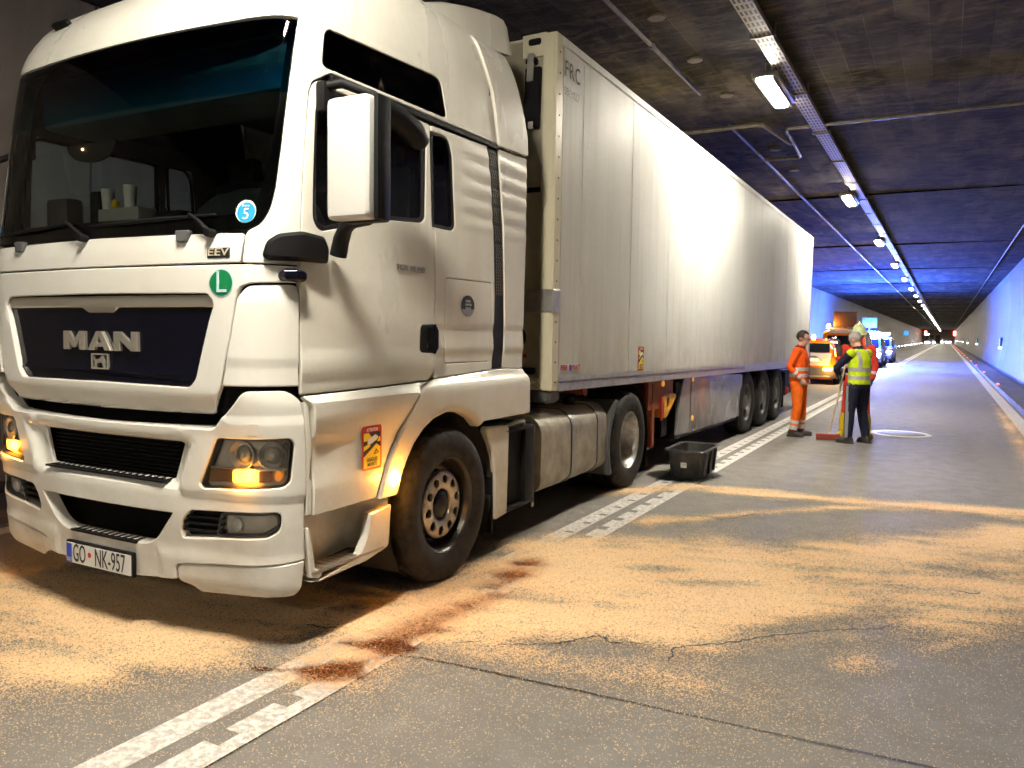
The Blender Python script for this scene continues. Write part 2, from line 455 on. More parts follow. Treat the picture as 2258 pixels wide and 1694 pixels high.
# --- road joints and cracks
def flat(bm, pts, w, z=.004, mi=0):
    pts = [Vector(p) for p in pts]; L = []; Rr = []
    for i, p in enumerate(pts):
        t = (pts[min(i + 1, len(pts) - 1)] - pts[max(0, i - 1)]).normalized(); n = Vector((-t.y, t.x))
        ww = w(i / (len(pts) - 1)) if callable(w) else w
        L.append(bm.verts.new((p.x + n.x * ww / 2, p.y + n.y * ww / 2, z))); Rr.append(bm.verts.new((p.x - n.x * ww / 2, p.y - n.y * ww / 2, z)))
    for i in range(len(pts) - 1):
        f = bm.faces.new((L[i], L[i + 1], Rr[i + 1], Rr[i])); f.material_index = mi
def wiggle(pts, n, amp, seed):
    rs = random.Random(seed); out = []
    for a, b in zip(pts, pts[1:]):
        a = Vector(a); b = Vector(b); d = b - a; nn = Vector((-d.y, d.x)).normalized() if d.length else Vector((0, 0))
        for k in range(n): out.append(tuple(a + d * (k / n) + nn * rs.uniform(-amp, amp) * (k > 0)))
    out.append(tuple(pts[-1])); return out
M['joint'] = P('road_joint_sealant', (.020, .018, .017), .55)
bm = bmesh.new()
flat(bm, wiggle([(-2.34, 3.055), (-2.21, 3.10), (-1.5, 3.165), (-.69, 3.225), (.03, 3.285), (.8, 3.35), (1.5, 3.40)], 8, .003, 3), .019, .0035)
flat(bm, wiggle([(-2.337, -6), (-2.337, -1), (-2.337, 3.06), (-2.33, 4.4)], 12, .002, 4), .010, .0035)
o = finish('road_joint', bm, M['joint'], smooth=False); tag(o, kind='structure')
CR = [[(-2.17, 3.34), (-2.08, 3.41), (-1.96, 3.44), (-1.85, 3.5), (-1.72, 3.6), (-1.65, 3.7), (-1.57, 3.82), (-1.48, 3.76), (-1.38, 3.82), (-1.29, 3.84)],
      [(-2.1, 3.79), (-1.96, 3.83), (-1.87, 3.9), (-1.72, 3.9), (-1.57, 3.82)],
      [(-1.14, 3.69), (-1.17, 3.86), (-1.12, 3.92), (-.89, 4.13), (-.81, 4.26), (-.61, 4.44), (-.46, 4.59), (-.26, 4.72), (-.19, 4.85)],
      [(-2.08, 6.63), (-2.01, 6.8), (-1.86, 6.92), (-1.68, 6.84), (-1.57, 6.99), (-1.5, 7.19), (-1.38, 7.34)],
      [(-3.25, 2.95), (-3.1, 3.12), (-2.9, 3.13), (-2.84, 3.2), (-2.7, 3.18)], [(-.3, 5.6), (.0, 5.75), (.2, 5.7), (.5, 5.9)]]
bm = bmesh.new()
for i, c_ in enumerate(CR): flat(bm, wiggle(c_, 9, .011, 10 + i), (lambda t, i=i: (.013 * (1 - abs(2 * t - 1) ** 3) + .003) * (.45 + 1.1 * abs(noise.noise(Vector((t * 23, i * 3.3, 0)))) * 2)), .0093 + .0)
o = finish('road_crack', bm, M['joint'], smooth=False); tag(o, kind='structure')

# --- painted lines: worn double centre line with rumble notches, right edge line
m = P('worn_road_paint', (.62, .60, .57), .6); k = NT(m); v = k.coord()
w1 = k.ramp(k.noise(26, 6, .75, v), .40, .56); w2 = k.ramp(k.noise(2.4, 5, .6, v), .38, .62)
k.base(k.mix(k.math('MULTIPLY', k.math('MAXIMUM', k.math('MULTIPLY', w1, .75), k.math('MULTIPLY', w2, .35)), .9), (.88, .85, .82), (.26, .24, .22)))
k.bump(k.noise(90, 3, .6, v), .4, .004); M['line'] = m
M['line'].name = 'worn_road_paint'
bm = bmesh.new()
rs = random.Random(3)
def notched(bm, x0, x1, ya, yb, side, pitch=.36, depth=.55):
    """a stripe whose rumble marks leave bare notches on one side"""
    y = ya; w = x1 - x0
    while y < yb:
        a = .25 + rs.uniform(-.012, .012); e = y + pitch
        xs = (x0, x1 - w * depth) if side > 0 else (x0 + w * depth, x1)
        for (u0, u1, v0, v1) in ((x0, x1, y, y + a), (xs[0], xs[1], y + a, e)):
            bm.faces.new([bm.verts.new((u0, v0, .004)), bm.verts.new((u1, v0, .004)), bm.verts.new((u1, v1, .004)), bm.verts.new((u0, v1, .004))])
        y = e
def holed(bm, x0, x1, ya, yb):
    y = ya; w = x1 - x0
    while y < yb:
        for (u0, u1, v0, v1) in ((x0, x1, y, y + .30), (x0, x0 + w * .42, y + .30, y + .36), (x1 - w * .12, x1, y + .30, y + .36)):
            bm.faces.new([bm.verts.new((u0, v0, .004)), bm.verts.new((u1, v0, .004)), bm.verts.new((u1, v1, .004)), bm.verts.new((u0, v1, .004))])
        y += .36
def plain(bm, x0, x1, ya, yb):
    bm.faces.new([bm.verts.new((x0, ya, .004)), bm.verts.new((x1, ya, .004)), bm.verts.new((x1, yb, .004)), bm.verts.new((x0, yb, .004))])
plain(bm, -2.755, -2.59, -12, 2.9); holed(bm, -2.755, -2.59, 2.9, 30); plain(bm, -2.755, -2.59, 30, 320)
notched(bm, -2.50, -2.343, -4, 30, -1, .36, .50); plain(bm, -2.50, -2.343, 30, 320)
o = finish('centre_line', bm, M['line'], smooth=False); tag(o, kind='structure')
bm = bmesh.new(); plain(bm, 1.22, 1.46, -20, 320); o = finish('edge_line', bm, M['line'], smooth=False); tag(o, kind='structure')
bm = bmesh.new(); plain(bm, -6.6, -6.4, -20, 320); o = finish('edge_line', bm, M['line'], smooth=False); tag(o, kind='structure')

# --- manhole cover with pale ring
bm = bmesh.new()
def ring(bm, c, r0, r1, z, seg=64, mi=0, ex=1., rot=0.):
    a = [bm.verts.new((c[0] + r0 * math.cos(t), c[1] + ex * r0 * math.sin(t), z)) for t in [2 * PI * i / seg for i in range(seg)]]
    b = [bm.verts.new((c[0] + r1 * math.cos(t), c[1] + ex * r1 * math.sin(t), z)) for t in [2 * PI * i / seg for i in range(seg)]]
    for i in range(seg):
        f = bm.faces.new((a[i], b[i], b[(i + 1) % seg], a[(i + 1) % seg])); f.material_index = mi
MH = (-.62, 14.85)
mh = empty('manhole_cover', (MH[0], MH[1], 0), label='round iron manhole cover in the lane with a pale ring around it', cat='manhole cover')
bm = bmesh.new(); lathe(bm, [(0.001, .008), (.36, .008), (.37, .004), (.37, 0)], (0, 0, 0), 'Z', 48); finish('cover', bm, P('manhole_iron', (.16, .155, .15), .6), mh)
bm = bmesh.new(); lathe(bm, [(.39, .001), (.39, .007), (.47, .007), (.48, .001)], (0, 0, 0), 'Z', 48)
finish('ring', bm, P('manhole_ring_pale', (.62, .62, .60), .4), mh)

# ================================================================== CEILING FITTINGS
M['lampon'] = P('lamp_diffuser_lit', (1, 1, 1), .4, emis=LAMP_COL, es=LAMP_E)
M['lampbody'] = P('lamp_housing', (.30, .29, .27), .5, .3)
def lamp_proto():
    t = empty('ceiling_lamp', (-2.02, 0, 4.70), label='lit strip lamp', cat='ceiling lamp', group='strip lamps along the tunnel ceiling')
    bm = bmesh.new(); box(bm, (0, 0, .035), (.30, 1.26, .06), bev=.01)
    for s in (-1, 1): box(bm, (0, s * .45, .14), (.04, .04, .16)); box(bm, (s * .10, 0, -.008), (.012, 1.24, .060), bev=.004)  # side lips and wide cover added to cut sideways and upward light
    finish('housing', bm, M['lampbody'], t)
    bm = bmesh.new(); box(bm, (0, 0, -.020), (.145, 1.17, .055), bev=.02); finish('diffuser', bm, M['lampon'], t)
    return t
lampP = lamp_proto()
warm_diff = [c_ for c_ in lampP.children if c_.name.startswith('diffuser')][0].data.copy(); warm_diff.materials[0] = P('warm_lamp_diffuser_lit', (1, 1, 1), .4, emis=(1.0, .92, .76), es=LAMP_E)
LY = [10.26 + 8.7 * i for i in range(-6, 36)]
ordw = ['first', 'second', 'third', 'fourth', 'fifth', 'sixth', 'seventh', 'eighth', 'ninth', 'tenth', 'eleventh', 'twelfth', 'thirteenth', 'fourteenth', 'fifteenth']
for i, y in enumerate(LY):
    if i == 0: t = lampP
    else:
        t = lampP.copy(); COL.objects.link(t)
        for c_ in lampP.children: d_ = c_.copy(); COL.objects.link(d_); d_.parent = t
    t.location.y = y
    if i <= 6: [c_ for c_ in t.children if c_.name.startswith('diffuser')][0].data = warm_diff
    n = i - 6
    if n < 0: t['label'] = 'strip lamp on the ceiling behind the camera, %s from it' % ordw[-n - 1]
    elif n == 0: t['label'] = 'largest brightest strip lamp, nearest on the ceiling above the trailer'
    elif n < 12: t['label'] = '%s lit strip lamp on the ceiling, counting from the nearest bright one' % ordw[n]
    else:
        t['label'] = 'tiny lamp merging into the bright row at the far end'; t['group'] = 'tiny far lamps in the bright row'

# perforated cable tray beside the lamps
m = P('tray_metal', (.30, .26, .22), .6, .3); k = NT(m)
sep = k.n('ShaderNodeSeparateXYZ'); k.l(k.coord(), sep.inputs[0])
fy = k.math('FRACT', k.math('DIVIDE', sep.outputs[1], .16)); fx = k.math('FRACT', k.math('DIVIDE', sep.outputs[0], .045))
hole = k.math('MULTIPLY', k.math('LESS_THAN', k.math('ABSOLUTE', k.math('SUBTRACT', fy, .5)), .33), k.math('LESS_THAN', k.math('ABSOLUTE', k.math('SUBTRACT', fx, .5)), .26))
big = k.math('LESS_THAN', k.math('FRACT', k.math('DIVIDE', sep.outputs[1], 1.1)), .06)
k.base(k.mix(hole, k.mix(k.ramp(k.noise(12, 5, .6, k.coord()), .3, .8), (.34, .29, .25), (.20, .17, .15)), (.012, .011, .012)))
M['tray'] = m
t = empty('cable_tray', (-1.83, 0, 4.80), label='long perforated cable tray running along the ceiling beside the strip lamps', cat='cable tray')
bm = bmesh.new()
box(bm, (0, (Y0 + Y1) / 2, 0), (.18, Y1 - Y0 - 2, .012)); box(bm, (-.092, (Y0 + Y1) / 2, .025), (.006, Y1 - Y0 - 2, .06)); box(bm, (.092, (Y0 + Y1) / 2, .025), (.006, Y1 - Y0 - 2, .06))
finish('tray', bm, M['tray'], t)
for i in range(100):
    y = -20 + i * 2.2
    if i == 0:
        bm = bmesh.new(); box(bm, (0, y, -.012), (.24, .03, .012)); box(bm, (.125, y, .055), (.012, .03, .14)); box(bm, (-.125, y, .055), (.012, .03, .14))
        br = finish('bracket', bm, M['grey'], t)
    else:
        b2 = br.copy(); COL.objects.link(b2); b2.parent = t; b2.location.y = i * 2.2
# pipes and conduits
M['pipe'] = P('painted_pipe', (.28, .24, .19), .45, .2)
k = NT(M['pipe']); k.base(k.mix(k.ramp(k.noise(9, 5, .6, k.coord()), .35, .7), (.20, .17, .13), (.09, .08, .065)))
def pipe(label, runs, r, cat='pipe', clamps=()):
    bm = bmesh.new()
    for q in runs: tube(bm, q, r, 10)
    o = finish('ceiling_pipe', bm, M['pipe']); tag(o, label, cat)
    if clamps:
        bm = bmesh.new()
        for c_ in clamps: lathe(bm, [(r, -.03), (r + .012, -.03), (r + .012, .03), (r, .03)], c_, 'Y', 12)
        finish('clamp', bm, M['grey'], o)
def bendp(pts, r=.12, n=5):
    out = []
    for i, p in enumerate(pts):
        p = Vector(p)
        if i in (0, len(pts) - 1): out.append(tuple(p)); continue
        a = (Vector(pts[i - 1]) - p); b = (Vector(pts[i + 1]) - p); ra = min(r, a.length * .45, b.length * .45)
        A = p + a.normalized() * ra; B = p + b.normalized() * ra
        for k_ in range(n + 1): t_ = k_ / n; out.append(tuple(A * (1 - t_) ** 2 + p * 2 * t_ * (1 - t_) + B * t_ * t_))
    return out
pipe('thin straight conduit on the dark ceiling that stops above the trailer', [[(-3.0, Y0 + 1, 4.84), (-3.0, 10.4, 4.84)]], .022, 'conduit', clamps=[(-3.0, 8.45, 4.84), (-3.0, 3.0, 4.84)])
pipe('thin conduit starting at the cross pipe and running into the distance', [[(-3.03, 12.1, 4.84), (-3.03, 315, 4.84)]], .024, 'conduit', clamps=[(-3.03, 14.1 + 2.2 * i, 4.84) for i in range(12)])
pipe('pipe crossing the ceiling from the left that bends towards the valve', [bendp([(-7.6, 12.1, 4.80), (-2.55, 12.1, 4.80), (-2.38, 13.45, 4.80)])], .032)
pipe('pipe crossing the ceiling to the right wall from the valve under the tray', [bendp([(2.5, 12.6, 4.82), (-2.30, 12.6, 4.82), (-2.32, 13.5, 4.80), (-2.38, 14.6, 4.80), (-3.0, 14.55, 4.80)])], .028, clamps=[(-2.36, 13.45, 4.80)])
pipe('thin conduit along the top of the right wall', [[(1.75, 5, 4.86), (1.75, 315, 4.86)]], .02, 'conduit')
M['disc'] = P('ceiling_plug', (.16, .13, .10), .7)
for i, y in enumerate((6.5, 7.95, 9.36, 10.9, 12.6, 14.4, 16.3)):
    bm = bmesh.new(); lathe(bm, [(.001, 0), (.085, 0), (.095, .01), (.095, .03)], (-2.78, y, 4.92), 'Z', 24)
    o = finish('ceiling_plug', bm, M['disc']); tag(o, 'round plug in the dark ceiling, %s in the row from the camera' % ordw[i], 'ceiling plug', 'round plugs in the ceiling')

# ================================================================== WALL FITTINGS
M['ledw'] = P('white_led', (1, 1, 1), .4, emis=(1, .97, .9), es=30)
M['ledr'] = P('red_stud', (.8, .05, .04), .3, emis=(1, .10, .08), es=3.2)  # red emitted by the stud itself
M['redlamp'] = P('red_signal_lit', (1, .1, .08), .3, emis=(1, .08, .06), es=60)
M['grnlamp'] = P('green_signal_lit', (.5, 1, .6), .3, emis=(.6, 1, .6), es=20)
for i in range(22):          # guide lights low on the left wall
    y = 66 + i * 11.5
    bm = bmesh.new(); box(bm, (-7.50, y, .26), (.10, .22, .16), bev=.01); box(bm, (-7.53, y, .26), (.06, .30, .22), bev=.01, mi=1)
    o = finish('guide_light', bm, [M['ledw'], M['grey']]); tag(o, 'white guide light low on the left wall, %s beyond the police cars' % ordw[i] if i < 8 else 'tiny white light in the far dotted row on the left', 'guide light', 'white guide lights on the left wall' if i < 8 else 'tiny far guide lights in the dotted row')
for i in range(20):          # red studs on the right walkway edge
    y = 20.4 + i * 11.2
    bm = bmesh.new(); lathe(bm, [(.001, .045), (.03, .04), (.045, .02), (.05, 0)], (1.62, y, .10), 'Z', 16)
    o = finish('road_stud', bm, M['ledr']); tag(o, 'small red stud on the right walkway, %s from the camera' % ordw[i] if i < 8 else 'tiny far red stud along the right walkway', 'road stud', 'red studs on the right walkway' if i < 8 else 'tiny far red studs on the walkway')
for i, y in enumerate((49, 86, 123, 160, 197, 234, 271)):     # emergency lights on the right wall
    t = empty('emergency_light', (2.56, y, 1.35), label=('boxy emergency light nearest on the right wall, casting a white glow downwards' if i == 0 else '%s emergency light along the right wall counting from the nearest' % ordw[i]), cat='emergency light', group='emergency lights on the right wall')
    bm = bmesh.new(); box(bm, (0, 0, .16), (.14, .34, .52), bev=.02); finish('housing', bm, M['grey'], t)
    bm = bmesh.new(); box(bm, (-.075, 0, .18), (.012, .26, .36), bev=.004); finish('sign_face', bm, P('lit_exit_sign', (.1, .6, .6), .4, emis=(.25, .9, .9), es=.8) if i == 0 else bpy.data.materials['lit_exit_sign'], t)
    bm = bmesh.new(); box(bm, (-.02, 0, -.12), (.14, .26, .05), bev=.01); finish('lamp', bm, M['ledw'], t)
    if i < 3:
        L = bpy.data.lights.new('emergency_light_glow', 'SPOT'); L.energy = 55; L.color = (.93, .97, 1); L.spot_size = R(75); L.spot_blend = .6; L.shadow_soft_size = .05
        lo = bpy.data.objects.new('emergency_light_glow', L); COL.objects.link(lo); lo.parent = t; lo.location = (-.12, 0, -.2); lo.rotation_euler = (0, R(0), 0)
for x, lab in ((-6.1, 'left red lane signal hanging at the far end of the tunnel'), (2.25, 'right red lane signal hanging at the far end of the tunnel')):
    t = empty('lane_signal', (x, 292, 3.25), label=lab, cat='lane signal', group='red lane signals')
    bm = bmesh.new(); box(bm, (0, .2, .7), (.9, .3, .9), bev=.05); finish('housing', bm, M['black'], t)
    bm = bmesh.new(); lathe(bm, [(.001, -.06), (.33, 0)], (0, 0, 0), 'Y', 20); lathe(bm, [(.001, -.06), (.33, 0)], (0, 0, .75), 'Y', 20) ; finish('lens', bm, M['redlamp'], t)
t = empty('signal_lamp', (-5.3, 292, 3.3), label='small pale green signal beside the left red lane signal', cat='signal lamp')
bm = bmesh.new(); lathe(bm, [(.001, -.05), (.25, 0)], (0, 0, 0), 'Y', 20); finish('lens', bm, M['grnlamp'], t)
bm = bmesh.new(); box(bm, (0, .1, 0), (.7, .15, .7)); finish('housing', bm, M['black'], t)
t = empty('blue_sign', (-7.45, 182, 2.85), label='small blue square sign on the left wall far behind the police cars', cat='sign')
bm = bmesh.new(); box(bm, (0, 0, 0), (.9, .10, .9), bev=.02); finish('panel', bm, P('blue_sign_panel', (.03, .15, .60), .4, emis=(.05, .3, 1), es=.9), t)
bm = bmesh.new(); box(bm, (-.35, .08, 0), (.5, .06, .06)); finish('arm', bm, M['grey'], t)
# far lane ends: dark recess and pale frame
t = empty('far_portal', (-5.2, 328, 0), label='pale concrete frame around dark openings at the far end of the tunnel', cat='portal')
bm = bmesh.new()
for x in (-2.0, -.4, 1.3, 3.4): box(bm, (x, -.6, 1.6), (.5, .5, 3.2), bev=.05)
box(bm, (.7, -.6, 3.5), (6.2, .5, .6), bev=.05); finish('frame', bm, M['endw'], t)
bm = bmesh.new(); box(bm, (.7, -.2, 1.6), (5.4, .2, 3.1)); finish('opening', bm, M['enddoor'], t)
# ================================================================== SAWDUST AND OIL ON THE ROAD
PM = [(-2.98, 5.04), (-2.7, 5.57), (-2.35, 5.72), (-1.94, 5.9), (-1.5, 6.21), (-1.0, 6.16), (-0.71, 6.59), (-0.41, 7.06), (-0.08, 7.37), (0.34, 7.91), (0.66, 8.02), (1.2, 8.4), (1.2, 6.0), (0.46, 5.3), (0.24, 4.96), (-0.03, 4.87), (-0.26, 4.85), (-0.59, 4.49), (-0.89, 4.16), (-1.12, 3.91), (-1.13, 3.7), (-0.92, 3.68), (-0.75, 3.52), (-0.9, 3.42), (-1.13, 3.42), (-1.49, 3.45), (-1.84, 3.36), (-2.08, 3.27), (-2.31, 3.13), (-2.32, 2.8), (-2.36, 2.69), (-2.58, 2.59), (-2.65, 2.73), (-2.69, 3.03), (-2.9, 3.09), (-3.05, 3.28), (-2.95, 3.51), (-2.95, 3.88), (-2.95, 4.39)]
PU = [(-3.1, 7.06), (-2.99, 7.77), (-2.45, 8.34), (-1.77, 8.48), (-0.94, 8.46), (-0.1, 8.74), (0.72, 8.86), (1.3, 9.0), (1.3, 8.6), (0.68, 8.37), (-0.48, 8.14), (-1.31, 8.05), (-2.24, 8.02), (-2.6, 7.62)]
PV = [(-2.35, 6.28), (-2.29, 6.62), (-1.74, 7.10), (-1.27, 7.70), (-0.51, 8.38), (-0.48, 8.10), (-1.21, 7.48), (-1.7, 6.89), (-2.13, 6.26)]
PL = [(-5.43, 2.77), (-5.18, 2.93), (-4.49, 3.3), (-3.98, 3.6), (-3.44, 3.8), (-3.0, 3.5), (-2.94, 3.0), (-3.01, 2.77), (-2.96, 2.56), (-3.04, 2.4), (-3.2, 2.22), (-3.25, 2.03), (-3.39, 1.9), (-3.6, 1.82), (-3.7, 1.76), (-5.59, 1.6), (-7, 1.9), (-7, 2.8)]
P6 = [(-0.39, 4.22), (-0.28, 4.42), (-0.22, 4.25), (-0.33, 4.0), (-0.41, 4.01)]
P7 = [(-0.11, 4.59), (0.15, 4.89), (0.22, 4.79), (-0.08, 4.5)]
OIL = [([(-2.66, 2.66), (-2.57, 2.80), (-2.42, 2.93), (-2.33, 2.76), (-2.47, 2.63)], 1.25), ([(-2.69, 3.03), (-2.5, 3.24), (-2.32, 3.18), (-2.38, 3.02)], 1.3),
       ([(-2.53, 3.35), (-2.42, 3.55), (-2.28, 3.44), (-2.44, 3.26)], .95), ([(-2.52, 3.83), (-2.42, 3.95), (-2.36, 3.78), (-2.46, 3.68)], .9),
       ([(-2.63, 4.45), (-2.50, 4.68), (-2.36, 4.55), (-2.42, 4.32)], 1.1), ([(-2.66, 4.75), (-2.50, 4.92), (-2.40, 4.80), (-2.54, 4.64)], 1.1),
       ([(-2.62, 3.2), (-2.45, 4.2), (-2.30, 4.1), (-2.40, 3.15)], .72), ([(-1.17, 3.70), (-1.10, 3.86), (-1.02, 3.86), (-1.12, 3.70)], .5),
       ([(-2.58, 4.15), (-2.46, 4.9), (-2.36, 4.8), (-2.42, 4.1)], .6), ([(-2.60, 3.02), (-2.44, 3.6), (-2.34, 3.5), (-2.42, 3.0)], .8), ([(-2.50, 2.95), (-2.32, 3.2), (-2.25, 3.14), (-2.38, 2.9)], .6)]
def nz(x, y, s, seed=0.): return noise.noise(Vector((x * s + seed, y * s - seed, seed * 1.7)))
def fb(x, y, s, o=4, seed=0.):
    v = 0; a = .5
    for i in range(o): v += a * nz(x, y, s, seed + i * 3.1); s *= 2.1; a *= .55
    return v
def soft(x, y, poly, w):
    d = segd(x, y, poly); d = d if pip(x, y, poly) else -d
    return max(0, min(1, .5 + d / w))
BB = [(p, min(q[0] for q in p) - .5, max(q[0] for q in p) + .5, min(q[1] for q in p) - .5, max(q[1] for q in p) + .5) for p in (PM, PU, PV, PL, P6, P7)]
def dens(x, y):
    wx = x + .12 * fb(x, y, 2.2, 3, 5.) ; wy = y + .16 * fb(x, y, 2.2, 3, 9.)
    v = 0
    for i, (p, a, b, c, d) in enumerate(BB):
        if not (a < x < b and c < y < d): continue
        s = soft(wx, wy, p, (.62, .26, .20, .5, .2, .2)[i]) * (1.15, .80, .72, 1.1, .6, .65)[i]
        if i == 0:      # swept streaks and bare islands inside the big patch
            s *= .80 + .85 * fb(x * .45 + y * .35, y * .9 - x * .5, 2.3, 4, 2.); s *= .92 + .55 * fb(x * .35 + y * .1, y * 1.6 - x * .5, 5.0, 3, 12.)
            if x > -.6: s *= .95
            s *= 1 - .75 * soft(x, y, [(-1.9, 3.55), (-1.55, 3.9), (-1.2, 3.85), (-1.3, 3.62), (-1.7, 3.48)], .25)
            s *= 1 - .6 * soft(x, y, [(-.9, 4.3), (-.5, 4.85), (-.1, 5.05), (-.3, 4.85), (-.7, 4.35)], .2)
            s *= 1 - .55 * soft(x, y, [(.1, 6.1), (.6, 6.9), (1.1, 7.2), (.9, 6.5)], .5)
            s *= 1 - .5 * soft(x, y, [(-2.0, 5.2), (-1.7, 5.4), (-1.5, 5.2), (-1.8, 5.0)], .3)
        if i == 3:
            s *= .80 + .6 * fb(x * .5 + y * .2, y * 1.2 - x * .3, 1.9, 4, 7.); s *= .90 + .7 * fb(x * .3, y * 1.7 - x * .2, 4.5, 3, 15.)
            s *= 1 - .55 * soft(x, y, [(-4.6, 2.15), (-4.0, 2.3), (-3.6, 2.35), (-3.9, 2.1), (-4.5, 1.95)], .4)
        if i in (1, 2): s *= .85 + .7 * fb(x * .5, y * 2.2 - x * .7, 2.5, 3, 4.)
        v = max(v, s)
    # a scatter thrown wider than the heaps
    far = min(segd(x, y, PM), segd(x, y, PL)) if v < .2 else 0
    if v < .2: v = max(v, (.24 * math.exp(-far / .5) + .030) * .9 + .0 * (fb(x, y, 1.1, 3, 1.) + .5))
    # drift along the right edge line
    if y > 7.0:
        e = max(0, 1 - abs(x - (1.13 - .05 * fb(0, y, 1.0, 2, 3.))) / (.16 + .30 * max(0, 1 - (y - 7) / 14) + .12 * fb(0, y, 2.6, 3, 8.)))
        v = max(v, 1.0 * e * max(0, min(1, (26 - y) / 6)) * (.7 + .6 * fb(x * 3, y, 1.3, 3, 6.)))
    if v > .1: v *= 1 - .45 * oilv(x, y)
    return max(0, min(1, v))
def oilv(x, y):
    wx = x + .05 * fb(x, y, 7, 3, 2.); wy = y + .05 * fb(x, y, 7, 3, 4.); v = 0
    for p, s in OIL:
        if abs(x + 1.9) > 1.2 or y > 5.5 or y < 2.2: break
        v = max(v, soft(wx, wy, p, .14) * s)
    return v
m = P('sawdust', (.62, .36, .15), .85, spec=.2); k = NT(m); v = k.coord()
at = k.n('ShaderNodeAttribute', attribute_name='dens'); ao = k.n('ShaderNodeAttribute', attribute_name='oil')
vo = k.n('ShaderNodeTexVoronoi'); vo.inputs['Scale'].default_value = 165; k.l(v, vo.inputs['Vector'])
vc = k.n('ShaderNodeSeparateColor'); k.l(vo.outputs['Color'], vc.inputs[0])
n2 = k.noise(55, 5, .65, v)
# each grain cell is present when its own random number is below the local cover
cov = k.math('ADD', k.math('MULTIPLY', at.outputs['Fac'], 1.22), k.math('MULTIPLY', k.math('SUBTRACT', k.math('MULTIPLY', k.math('ADD', n2, k.noise(17, 5, .7, v, .6)), .5), .5), 1.7))
pres = k.math('LESS_THAN', vc.outputs[0], k.math('MULTIPLY', cov, 1.12))
shape = k.math('LESS_THAN', vo.outputs['Distance'], k.math('ADD', .34, k.math('MULTIPLY', at.outputs['Fac'], .6)))
alpha = k.math('MULTIPLY', pres, shape)
c = k.mix(vc.outputs[1], (.95, .69, .42), (.84, .56, .31))
c = k.mix(k.math('GREATER_THAN', vc.outputs[2], .93), c, (.30, .14, .06))
c = k.mix(k.math('MULTIPLY', k.ramp(k.noise(3.0, 5, .6, v), .4, .7), .18), c, (.70, .50, .29))
oc = k.math('MULTIPLY', ao.outputs['Fac'], k.ramp(k.noise(34, 5, .7, v), .22, .48))
c = k.mix(oc, c, (.36, .115, .032))
k.base(c); k.l(alpha, k.b.inputs['Alpha'])
k.bump(k.math('ADD', k.math('MULTIPLY', vo.outputs['Distance'], .4), k.math('ADD', n2, k.math('MULTIPLY', k.noise(14, 4, .6, v), 2.2))), .55, .014)
M['dust'] = m
def carpet(name, x0, x1, y0, y1, st, z, mat, kind='stuff', relief=True, attr=True, cut=.02):
    bm = bmesh.new(); dl = bm.verts.layers.float.new('dens'); ol = bm.verts.layers.float.new('oil')
    nx = int((x1 - x0) / st); ny = int((y1 - y0) / st); g = {}
    for j in range(ny + 1):
        for i in range(nx + 1):
            x = x0 + i * st; y = y0 + j * st; d = dens(x, y)
            if d < cut: continue
            vtx = bm.verts.new((x, y, z + (.012 * d * d * (.6 + .9 * fb(x, y, 6, 3, 3.)) if relief else 0)))
            vtx[dl] = d; vtx[ol] = oilv(x, y); g[i, j] = vtx
    for j in range(ny):
        for i in range(nx):
            q = [g.get((i, j)), g.get((i + 1, j)), g.get((i + 1, j + 1)), g.get((i, j + 1))]
            if all(q): bm.faces.new(q)
    for vtx in [v_ for v_ in bm.verts if not v_.link_faces]: bm.verts.remove(vtx)
    return finish(name, bm, mat, ang=180, recalc=False)
o = carpet('sawdust', -6.8, 1.5, 1.2, 9.4, .04, .0065, M['dust']); tag(o, 'orange sawdust strewn over the spilled oil on the road', 'sawdust', kind='stuff')
o = carpet('sawdust', .3, 1.5, 9.4, 26, .10, .0065, M['dust']); tag(o, 'thin drift of sawdust along the right edge line', 'sawdust', kind='stuff')
# wet oil soaking the road under the dust: dark red-brown film
m = P('spilled_oil', (.13, .036, .012), .22, spec=.6); k = NT(m)
at = k.n('ShaderNodeAttribute', attribute_name='oil')
k.l(k.math('MULTIPLY', k.ramp(k.math('ADD', at.outputs['Fac'], k.math('MULTIPLY', k.math('SUBTRACT', k.noise(24, 5, .7, k.coord()), .5), .7)), .42, .70), .85), k.b.inputs['Alpha'])
bm = bmesh.new(); ol = bm.verts.layers.float.new('oil'); g = {}
for j in range(0, 120):
    for i in range(0, 70):
        x = -3.4 + i * .025; y = 2.3 + j * .025
        vv_ = bm.verts.new((x, y, .0055)); vv_[ol] = max(oilv(x, y), soft(x + .03 * nz(x, y, 9), y, [(-2.98, 2.59), (-2.82, 2.61), (-2.66, 2.68), (-2.66, 2.65), (-2.8, 2.56)], .08)); g[i, j] = vv_
for j in range(119):
    for i in range(69):
        q = (g[i, j], g[i + 1, j], g[i + 1, j + 1], g[i, j + 1])
        if max(a[ol] for a in q) > .1: bm.faces.new(q)
for vtx in [v_ for v_ in bm.verts if not v_.link_faces]: bm.verts.remove(vtx)
o = finish('oil_spill', bm, m, ang=180, recalc=False); tag(o, 'dark red-brown oil spilled along the centre line', 'oil', kind='stuff')
